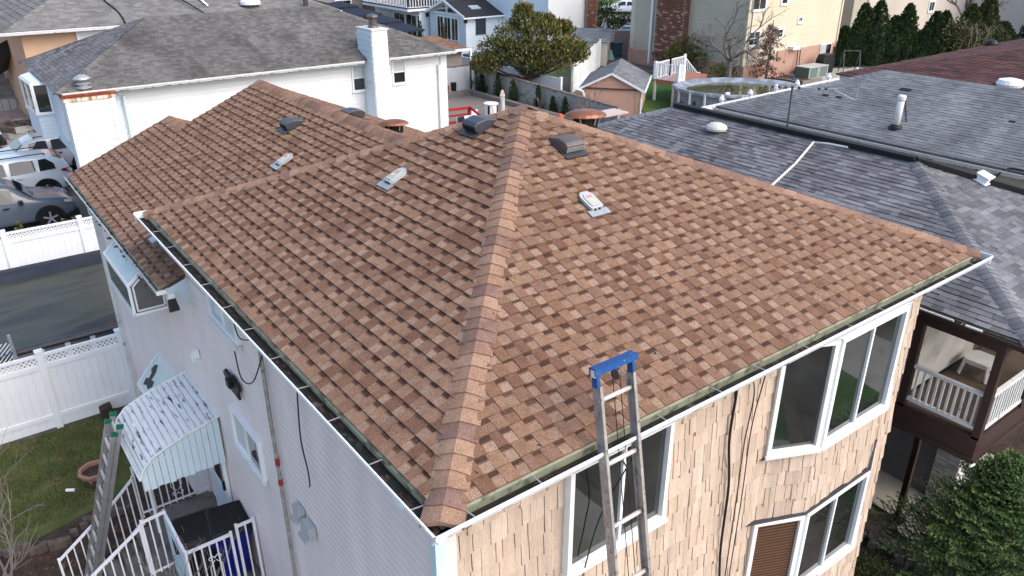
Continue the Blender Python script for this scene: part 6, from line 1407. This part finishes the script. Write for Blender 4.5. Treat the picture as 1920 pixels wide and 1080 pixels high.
Tn = T('house', 'tan sided house partly seen at the top behind the navy gazebos', 'house', (30,72,0)); m = MB(); m.box((27,68,0),(34,80,7)); build('wall', m, M['tan'], Tn); siding(Tn, (27,67.99), (34,67.99), .4, 6.8, .22, M['tan'], (0,-1,0)); m = MB(); m.box((34,64.5,0),(40,80,7)); build('wing', m, M['bron'], Tn)
window(Tn, (31.2,67.97,1.1), X_, NF, 1.7, 1.3, (1,1), (1,), .12, .06); window(Tn, (28.7,67.97,1.9), X_, NF, .5, .9, (1,), (1,), .1, .06); m = MB(); m.box((33.95,64.4,0),(34.15,64.5,7)); build('corner_board', m, M['white'], Tn); window(Tn, (36.4,64.48,1.4), X_, NF, 1.2, 1.4, (1,), (1,), .12, .06)

# ------------------------------------------------------------------ cream house, pool and garden at the upper right
Yh = T('house', 'tall cream yellow sided house on pink masonry with a brick chimney', 'house', (43.5,30,0))
m = MB(); m.box((38.8,27.25,.2),(48.6,37.0,8.5)); build('wall', m, M['yel'], Yh)
siding(Yh, (38.8,27.24), (42.1,27.24), 1.0, 8.4, .125, M['yel'], (0,-1,0), lap=.02); siding(Yh, (42.1,27.24), (48.62,27.24), 1.62, 8.4, .125, M['yel'], (0,-1,0), lap=.02)
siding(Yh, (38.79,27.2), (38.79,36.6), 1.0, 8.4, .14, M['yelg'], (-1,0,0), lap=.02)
m = MB(); m.box((38.72,27.14,0),(42.1,27.25,1.0)); m.box((42.1,27.14,0),(48.66,27.25,1.62)); m.box((38.7,27.14,0),(38.8,37.0,1.0)); build('foundation', m, M['pinkf'], Yh)
m = MB(); m.box((38.7,27.16,1.0),(38.86,27.26,8.5)); m.box((48.5,27.16,1.62),(48.66,27.26,8.5)); build('corner_board', m, M['yel'], Yh)
m = MB(); m.tube([(38.98,27.1,1.0),(38.98,27.1,8)], .035, 6); build('downspout', m, M['bark'], Yh)
for x, z, w_, h_, c_, r_ in ((39.0,4.15,1.35,1.5,(1,1),(1,1)),(38.98,2.1,1.15,.95,(1,1),(1,1)),(41.75,4.35,.75,.6,(1,),(1,)),(41.75,2.35,.72,.66,(1,),(1,1)),(43.8,3.15,.55,.45,(1,1),(1,)),(44.55,.95,.66,.68,(1,),(1,1))): window(Yh, (x,27.23,z), X_, NF, w_, h_, c_, r_, .11, .06)
d_ = MB(); d_.box((46.65,27.06,.02),(47.85,27.14,1.66)); dd_ = build('sliding_door', d_, M['white'], Yh)
for x, mm in ((46.72,'greym'),(47.28,'glass')): m = MB(); m.box((x,27.03,.08),(x+.5,27.06,1.6)); build('pane', m, M[mm], dd_)
m = MB(); m.ob((43.6,27.0,1.7), ((1,0,0),(0,1,0),(0,0,1)), (.38,.18,.10)); build('wall_unit', m, M['white'], Yh)
m = MB(); m.box((38.3,31.8,0),(38.78,34.2,8.5)); bc = build('brick_chimney', m, M['mort'], Yh)
br = MB()
for r_ in range(70):
    for k in range(9):
        y = 31.8+(k+.5*(r_ % 2))*.27
        if y < 34.05: br.box((38.28,y+.01,r_*.12+.01),(38.30,min(y+.25,34.2),r_*.12+.105), int(R()*3.5))
    for k in range(2): br.box((38.31+k*.24,31.78,r_*.12+.01),(38.53+k*.24,31.80,r_*.12+.105), int(R()*3.3))
stuffp('brick_field', br, M['brick'], bc)
m = MB(); m.box((38.27,33.0,.55),(38.29,33.25,.75)); build('clean_out', m, M['black'], bc)
m = MB(); m.box((38.6,34.85,.2),(38.72,35.0,8)); build('downspout', m, M['white'], Yh)
# above ground pool with its white railed deck
Po = T('round_pool', 'round above-ground pool with a grey cover rim and still green-brown water', 'pool', (32.2,22.9,0)); pc = V((32.75,22.85,0)); prx, pry = 3.35, 2.45; pa, pb = V((.82,-.57,0)), V((.57,.82,0)); n = 44
def pring(f, z, j=0): return [pc+pa*(prx*f*math.cos(2*math.pi*i/n)*(1+U(-j,j)))+pb*(pry*f*math.sin(2*math.pi*i/n)*(1+U(-j,j)))+V((0,0,z+U(-j,j))) for i in range(n)]
def loft(rs, close=False):
    m = MB()
    for r in rs: m.v += [tuple(p) for p in r]
    m.f = [(i*n+j,i*n+(j+1)%n,(i+1)*n+(j+1)%n,(i+1)*n+j) for i in range(len(rs)-1) for j in range(n)]
    if close: m.f.append(tuple((len(rs)-1)*n+j for j in range(n)))
    return m
build('pool_wall', loft([pring(1,0),pring(1,1.12)]), M['pwall'], Po)
for i in range(22): q = pring(1.012,0)[i*2]; m = MB(); m.tube([q, q+V((0,0,1.12))], .07, 6); build('upright', m, M['whited'], Po)
build('cover', loft([pring(1.02,.98,.01),pring(1.03,1.16,.012),pring(.97,1.17,.01),pring(.88,1.06,.01),pring(.80,.96,.012),pring(.72,.90)], True), M['pcov'], Po, smooth=True)
build('pool_water', MB().poly([tuple(p) for p in pring(.80,.965)]), M['pwater'], Po)
m = MB(); m.ob((30.55,21.75,1.05), ((1,0,0),(0,1,0),(0,0,1)), (.14,.06,.2)); build('skimmer', m, M['white'], Po)
Dk = T('pool_deck', 'reddish timber deck with white balustrades beside the round pool', 'deck', (33.3,26.2,0)); da, db = V((.975,.22,0)), V((-.22,.975,0)); d0 = V((30.95,25.9,0))
def DP(a, b, z): return d0+da*a+db*b+V((0,0,z))
for i in range(12): m = MB(); m.prism([DP(0,i*.13-.45,1.1),DP(3.3,i*.13-.45,1.1),DP(3.3,i*.13-.45+.12,1.1),DP(0,i*.13-.45+.12,1.1)], (0,0,.05)); build('deck_board', m, M['cedar'], Dk)
m = MB(); m.prism([DP(0,-.45,.95),DP(3.3,-.45,.95),DP(3.3,-.41,.95),DP(0,-.41,.95)], (0,0,.15)); m.prism([DP(0,-.45,.95),DP(.04,-.45,.95),DP(.04,1.1,.95),DP(0,1.1,.95)], (0,0,.15)); build('deck_frame', m, M['cedar'], Dk)
for a, b in ((0.05,-.4),(.05,1.0),(3.2,1.0)): m = MB(); q = DP(a,b,0); m.box((q.x-.06,q.y-.06,0),(q.x+.06,q.y+.06,1.08)); build('deck_leg', m, M['white'], Dk)
for P0_, P1_, n__ in ((DP(0,-.42,0),DP(0,1.0,0),8),(DP(0,1.05,0),DP(1.6,1.05,0),8),(DP(1.6,1.05,0),DP(3.3,1.05,0),9),(DP(0,-.44,0),DP(.55,-.44,0),4)):
    r_ = balustrade(Dk, P0_, P1_, 1.15, 2.0, n__, 'white', .05)
    for q in (P0_, P1_): m = MB(); m.box((q.x-.06,q.y-.06,1.15),(q.x+.06,q.y+.06,2.12)); build('post', m, M['white'], r_)
m = MB(); a0_, a1_ = DP(3.35,1.05,1.9), DP(4.9,.9,.75); m.bar(a0_, a1_, .05,.06); m.bar(a0_-V((0,0,.75)), a1_-V((0,0,.6)), .05,.06); r_ = build('stair_rail', m, M['white'], Dk)
for k in range(8): q = a0_.lerp(a1_, (k+.5)/8); m = MB(); m.bar(q-V((0,0,.7)), q, .04,.04,(1,0,0)); build('baluster', m, M['white'], r_)
m = MB(); m.box((a1_.x-.06,a1_.y-.06,0),(a1_.x+.06,a1_.y+.06,.9)); build('post', m, M['white'], Dk)
vinyl_fence('white_fence', (26.2,20.3), (43.6,20.9), 1.25, 0, [0,2.2,4.45,6.6,8.5,11.5,14.4,17.4], 'low white fence with pointed caps between the round pool and the blue-grey roof', bw=.6)
for i in range(6): q = V((26.2,20.3,0)).lerp(V((43.6,20.9,0)), (2.2,4.45,6.6,8.5,11.5,14.4)[i]/17.41); m = MB(); m.lathe(q+V((0,0,1.34)), [(.12,0),(.14,.08),(.04,.26)], 6); o_ = solo('post_finial', m, M['white'], ['pointed white finial at the left end of the low fence by the pool','second pointed white finial along the low fence by the pool','third pointed white finial along the low fence by the pool','fourth pointed white finial along the low fence by the patio','fifth pointed white finial along the low fence by the patio','last pointed white finial, beside the dark red roof'][i], 'finial', q+V((0,0,1.34)), 'white fence finials')
# plants and things by the cream house
bush((38.6,31.2,0), 2.2, 1.7, 2.5, BSH, 2400, .2, 'large yellow-green bush against the brick chimney of the cream house')
bush((39.1,33.5,0), 1.2, 1.0, 1.3, ARB2, 500, .2, 'dark green shrub at the foot of the brick chimney')
bush((38.2,28.3,0), 1.3, 1.0, 1.0, BSH, 600, .16, 'low bush under the side wall of the cream house by the deck')
bare_tree((36.7,26.6,0), 4.4, 3.4, 'bare spreading tree in front of the corner of the cream house', 4, 3, .75, trunk=.36, tr=.16, limbs=5)
t = T('brown_tree', 'small tree with drooping dry brown foliage against the cream house', 'tree', (40.0,26.3,0)); k = MB(); k.tube([(40,26.3,0),(40.05,26.3,2),(40.0,26.3,3.7)], [.10,.07,.02], 7); build('trunk', k, M['bark'], t)
pts = []; tips = []; k = MB()
for i in range(46):
    z = .5+3.0*(i/46)**.9; a = U(0,6.28); L_ = (1.75-.42*z)*U(.6,1.1); b = V((40,26.3,z)); e = b+V((math.cos(a)*L_,math.sin(a)*L_,-.18*L_)); k.tube([b, b.lerp(e,.5)+V((0,0,.08)), e], [.022,.015,.006], 4)
    for j in range(44): f = U(.2,1); pts.append((b.lerp(e,f)+V((U(-.10,.10),U(-.10,.10),U(-.16,.04))), (U(-.3,.3),U(-.3,.3),-.8)))
build('limb', k, M['bark'], t); build('foliage', leaves(pts, .13, 3, .5), DRY, t)
for x, lb in ((43.3,'left of two green-grey storage boxes beside the black grill'),(44.35,'right of two green-grey storage boxes beside the black grill')):
    t = T('storage_box', lb, 'box', (x,25.9,0), 'storage boxes on the patio'); m = MB(); m.box((x,25.5,.02),(x+.95,26.5,.62)); build('body', m, mat('green_grey_panel', (.12,.17,.15), .6, .1) if 'green_grey_panel' not in bpy.data.materials else bpy.data.materials['green_grey_panel'], t, bev=.01)
    for q in ((x-.01,25.48,x+.07,25.52),(x+.88,25.48,x+.96,25.52)): m = MB(); m.box((q[0],q[1],.02),(q[2],q[3],.66)); build('corner_post', m, M['greym'], t)
    m = MB(); m.box((x-.03,25.45,.625),(x+.98,26.53,.67)); build('lid', m, M['greym'], t)
t = T('covered_grill', 'covered black barbecue grill on the patio in front of the sliding door', 'grill', (46.0,26.2,0)); m = MB(); m.prism([(45.45,25.9,0),(46.6,25.9,0),(46.7,25.9,.85),(46.5,25.9,1.2),(45.6,25.9,1.2),(45.35,25.9,.85)], (0,.6,0)); build('cover', m, M['black'], t, bev=.05)
m = MB(); m.box((45.6,25.95,.0),(45.75,26.1,.05)); build('foot', m, M['black'], t)
for i, dx in enumerate((0,.28)): m = MB(); m.bar((43.95+dx,26.9,0),(44.05+dx,27.05,1.75),.05,.04); m.ob((43.96+dx,26.88,.25),((1,0,0),(0,1,0),(0,0,1)),(.13,.05,.2)); solo('garden_tool', m, M['rust'] if False else M['barkd'], ['left of two long-handled shovels leaning on the pink masonry','right of two long-handled shovels leaning on the pink masonry'][i], 'shovel', (44+dx,26.9,0))
m = MB(); m.lathe((41.9,25.6,0), [(.08,0),(.13,.08),(.11,.18),(.03,.22)], 12); solo('blue_ball', m, M['blue'], 'small blue ball on the dark bed left of the storage boxes', 'ball', (41.9,25.6,0))
p = MB(); p.box((41.2,24.6,0),(43.4,24.75,.18)); p.box((41.2,24.6,0),(41.35,26.8,.18)); solo('bed_edging', p, M['wood'], 'timber edging of the dark bed beside the storage boxes', 'edging', (42,25,0)); Gd('patio_bed', [(41.3,24.7),(43.3,24.7),(43.3,27.1),(39,27.1),(39,25.2)], .03, 'soil')
t = T('swing_frame', 'dark metal swing frame in front of the tall evergreens', 'swing frame', (50.5,25.4,0)); m = MB(); m.tube([(46.9,25.5,1.4),(47.7,24.85,1.4)], .03, 6)
build('top_bar', m, M['darkm'], t)
for q in ((46.9,25.5),(47.7,24.85)):
    for s_ in (-1,1): m = MB(); m.tube([(q[0],q[1],1.4),(q[0]+.35*s_,q[1]+.4*s_,0)], .03, 6); build('leg', m, M['darkm'], t)
p = MB(); p.box((48.2,20.6,.3),(52.0,22.2,.9)); solo('dark_couch', p, M['black'], 'long dark covered sofa behind the white finials at the patio edge', 'sofa', (50,21.4,0), bev=.08)
# evergreen screen
scr = [(49.3,27.1,2.5,.75),(50.5,26.6,3.95,.75),(51.3,26.0,4.1,.85),(52.6,25.5,3.1,.8),(53.6,25.2,3.85,.75),(54.9,24.4,2.2,1.0),(55.6,24.2,3.3,.7),(56.4,24.0,3.3,.7),(57.6,23.4,2.5,1.1),(58.6,23.3,3.7,.9),(60.0,22.8,4.3,.9),(61.6,22.2,2.4,1.1),(64.4,21.0,3.3,.9),(66.2,20.4,3.0,.85)]
for i, (x, y, h, r) in enumerate(scr):
    arborvitae((x,y,0), h, r*1.55, ['short dark evergreen touching the corner of the cream house','tall pointed evergreen, second from the cream house','tallest evergreen of the left group, third from the cream house','rounded evergreen filling between the third and fifth of the screen','slender pointed evergreen standing clear of the left group','low dark evergreen in the gap of the screen showing cream wall above','left of a pair of narrow evergreen tips in the middle of the screen','right of a pair of narrow evergreen tips in the middle of the screen','broad low evergreen beneath the bare vine tangle','tall evergreen rising just left of the bare tree','highest evergreen at the picture top beside the bare tree','low evergreen under the bare tree','yellowish evergreen right of the bare tree','last narrow evergreen of the screen, before the olive tree'][i], ARB if i < 8 else ARB2, 2800, 'tall evergreen screen', size=.20)
t = T('vine_tangle', 'olive tangle of bare arching vines over the middle evergreens', 'vine', (56.5,22.8,0)); pts = []
for k in range(16):
    m = MB(); b = V((57+U(-1.5,2.0),22.9+U(-.8,.4),.5)); d = U(-1,1); m.tube([b, b+V((d*.4,-.3,1.3)), b+V((d*1.0,-.7,2.0)), b+V((d*1.7,-1.0,1.5)), b+V((d*2.1,-1.1,.6))], [.04,.03,.025,.02,.01], 4); build('runner', m, OLV[1], t)
bush((56.9,22.6,0), 2.6, 1.2, 2.7, OLV, 900, .2, 'olive bramble mass hanging on the middle evergreens')
bare_tree((61.5,24.5,0), 6.5, 3.4, 'bare pale-branched tree rising over the evergreens at the top right', 4, 3, .6, trunk=.3, tr=.2, limbs=4)
bush((68.5,18.8,0), 2.0, 1.8, 4.0, OLV, 2200, .22, 'olive-grey leafy tree at the upper right in front of the balcony', 'tree', 'olive_tree')
Bh = T('house', 'plain beige house behind the evergreen screen', 'house', (60,33,0)); m = MB(); m.box((55.2,30.3,0),(57.0,44,9)); m2 = build('end_wall', m, M['yelg'], Bh); m = MB(); m.box((57.05,30.2,0),(78,44,9)); build('wall', m, M['beige'], Bh); window(Bh, (66.2,30.18,2.2), X_, NF, 1.0, .9, (1,1), (1,), .12, .05)
Rh = T('house', 'pale house with a black-railed balcony at the top right corner', 'house', (80,26,0)); m = MB(); m.box((72.5,23.5,0),(75.5,40,9)); build('side_wall', m, M['greym'], Rh); m = MB(); m.box((75.5,23.4,0),(79.2,40,9)); build('wall', m, M['beige'], Rh); m = MB(); m.box((79.2,25.5,0),(100,40,9)); build('recessed_wall', m, M['beige'], Rh)
window(Rh, (76.3,23.38,3.1), X_, NF, 1.5, 1.4, (1,), (1,), .14, .05); window(Rh, (80.2,25.48,2.2), X_, NF, 2.0, 2.2, (1,1), (1,), .14, .05)
m = MB(); m.box((78.0,21.5,1.75),(99,25.5,1.95)); build('balcony_slab', m, M['salm'], Rh); balustrade(Rh, (78.05,21.6), (99,21.6), 1.95, 3.2, 60, 'black', .05); balustrade(Rh, (78.05,25.3), (78.05,21.7), 1.95, 3.2, 14, 'black', .05)
for x in (78.1, 84.5, 89.5): m = MB(); m.box((x-.12,21.45,1.95),(x+.12,21.7,3.6)); build('balcony_post', m, M['black'], Rh)
m = MB(); m.box((86,24.0,1.95),(86.3,24.3,9)); build('white_column', m, M['white'], Rh); m = MB(); m.box((79,24,0),(99,24.2,1.74)); build('lower_wall', m, M['greym'], Rh); window(Rh, (81,23.98,.2), X_, NF, 1.6, 1.4, (1,), (1,), .15, .06)
vinyl_fence('white_fence', (70.5,18.6), (90,16.0), 1.3, 0, [0,4.9,9.8,14.7,19.6], 'pale fence below the black-railed balcony at the right edge', bw=1.2, m='dome')
# conifer by the driveway and the far street
bush((46.6,48.6,0), 1.9, 1.9, 2.6, ARB, 1500, .25, 'dark conifer beside the brick strip at the edge of the road')
bush((48.6,47.4,0), 1.5, 1.5, 1.6, ARB, 700, .25, 'lower dark conifer right of the brick strip one')
for i, (x, y, mm, lb) in enumerate(((65.3,61.6,'blue','blue bin at the kerb right of the white sedan'),(66.9,60.9,'black','dark bin at the kerb right of the blue one'))): m = MB(); m.prism([(x,y,.12),(x+.55,y-.45,.12),(x+.8,y-.1,.12),(x+.25,y+.35,.12)], (0,0,1.15)); m.prism([(x-.05,y,1.28),(x+.58,y-.5,1.28),(x+.85,y-.1,1.28),(x+.25,y+.4,1.28)], (0,0,.08)); solo('kerb_bin', m, M['bin' if i == 0 else 'black'], lb, 'bin', (x,y,.12))
bush((67.6,60.2,.1), .7, .5, .6, DRY, 160, .2, 'brown leaf pile by the bins across the street', 'leaf pile', 'leaf_pile')

# ------------------------------------------------------------------ spruce and clipped shrub at the lower right
def spruce(P, h, r, label):
    P = V(P); t = T('spruce_tree', label, 'tree', P); k = MB(); k.tube([P, P+V((0,0,h*.6)), P+V((.02,0,h))], [.07,.04,.012], 7); build('trunk', k, M['barkd'], t)
    nb = MB(); br_ = MB(); N = 260
    for i in range(N):
        f = (i/N)**.85; z = .12*h+f*h*.86; a = i*2.39996+U(-.3,.3); L = r*((1-f)**.92)*U(.74,1.16)*1.08+.07; up = .15+.75*f
        D = V((math.cos(a),math.sin(a),up)).normalized(); b = P+V((0,0,z)); sid = V((-math.sin(a),math.cos(a),0)); pts = [b]
        for s in range(1,6): pts.append(b+D*L*s/5+V((0,0,-.09*L*(s/5)*(1-s/5)*2)))
        br_.tube(pts, [.014,.011,.009,.007,.005,.003], 4, cap=False)
        tone = 3 if (R() < .20+.35*f) else -1
        tw = int(6+L*13)
        for j in range(tw):
            g = .22+.78*j/max(1,tw-1); q = pts[0].lerp(pts[-1], g); sd2 = (-1 if j % 2 else 1); tl = (.30*L*(1.15-g)+.07)*U(.8,1.2)
            td = (D*.75+sid*sd2*.85*(1.05-g*.35)+V((0,0,U(-.05,.25)))).normalized() if j < tw-1 else D
            e = q+td*tl; br_.tube([q, e], [.004,.002], 3, cap=False); nn = int(tl*80)+6
            for w_ in range(nn):
                c = q+td*tl*w_/nn; an = U(0,6.28); o1 = td.orthogonal().normalized(); o2 = td.cross(o1); dd_ = (td*.75+o1*math.cos(an)+o2*math.sin(an)+V((0,0,.18))).normalized(); s_ = U(.030,.050); wv = dd_.cross(V((U(-1,1),U(-1,1),U(-1,1)))).normalized()*.0085
                tip = w_ > nn*.6
                nb.add([c-wv, c+wv, c+dd_*s_], [(0,1,2)], tone if tone >= 0 and tip else (1 if tip and R() < .5 else int(R()*2.2) if R() < .75 else (2 if R() < .6 else 4)))
    build('branches', br_, M['barkd'], t); build('needles', nb, SPR, t); return t
spruce((8.42,-.72,0), 2.62, 1.28, 'dense green spruce at the lower right corner beside the balcony house')
spruce((9.5,-1.55,0), 1.95, 1.0, 'lower spruce at the right bottom edge behind the big one')
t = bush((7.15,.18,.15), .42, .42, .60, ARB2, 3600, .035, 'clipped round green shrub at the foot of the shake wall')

db_ = MB()
for i in range(110):
    if i % 2: x = U(.3,7.0); y = U(.05,3.2); y = min(y, min(x, 7.35-x)*.95); z = zf(y)+.022; n_q = nF
    else: y = U(.3,7.0); x = U(.05,3.2); x = min(x, min(y, 7.25-y)*.95); z = zl(x)+.022; n_q = nL
    a = U(0,6.28); t_ = V((math.cos(a),math.sin(a),0)); t_ = (t_-n_q*t_.dot(n_q)).normalized(); db_.ob((x,y,z), (t_, n_q.cross(t_), n_q), (U(.006,.016),U(.003,.008),.002), int(R()*2))
stuffp('debris', db_, [M['barkd'], DRY[0]], roof)
car((13.0,-8.6,0), .05, 'sedan', 'teal', 'teal car standing on the lawn side of the front walk, seen in the bay windows', 4.4, 1.8, 1.4)
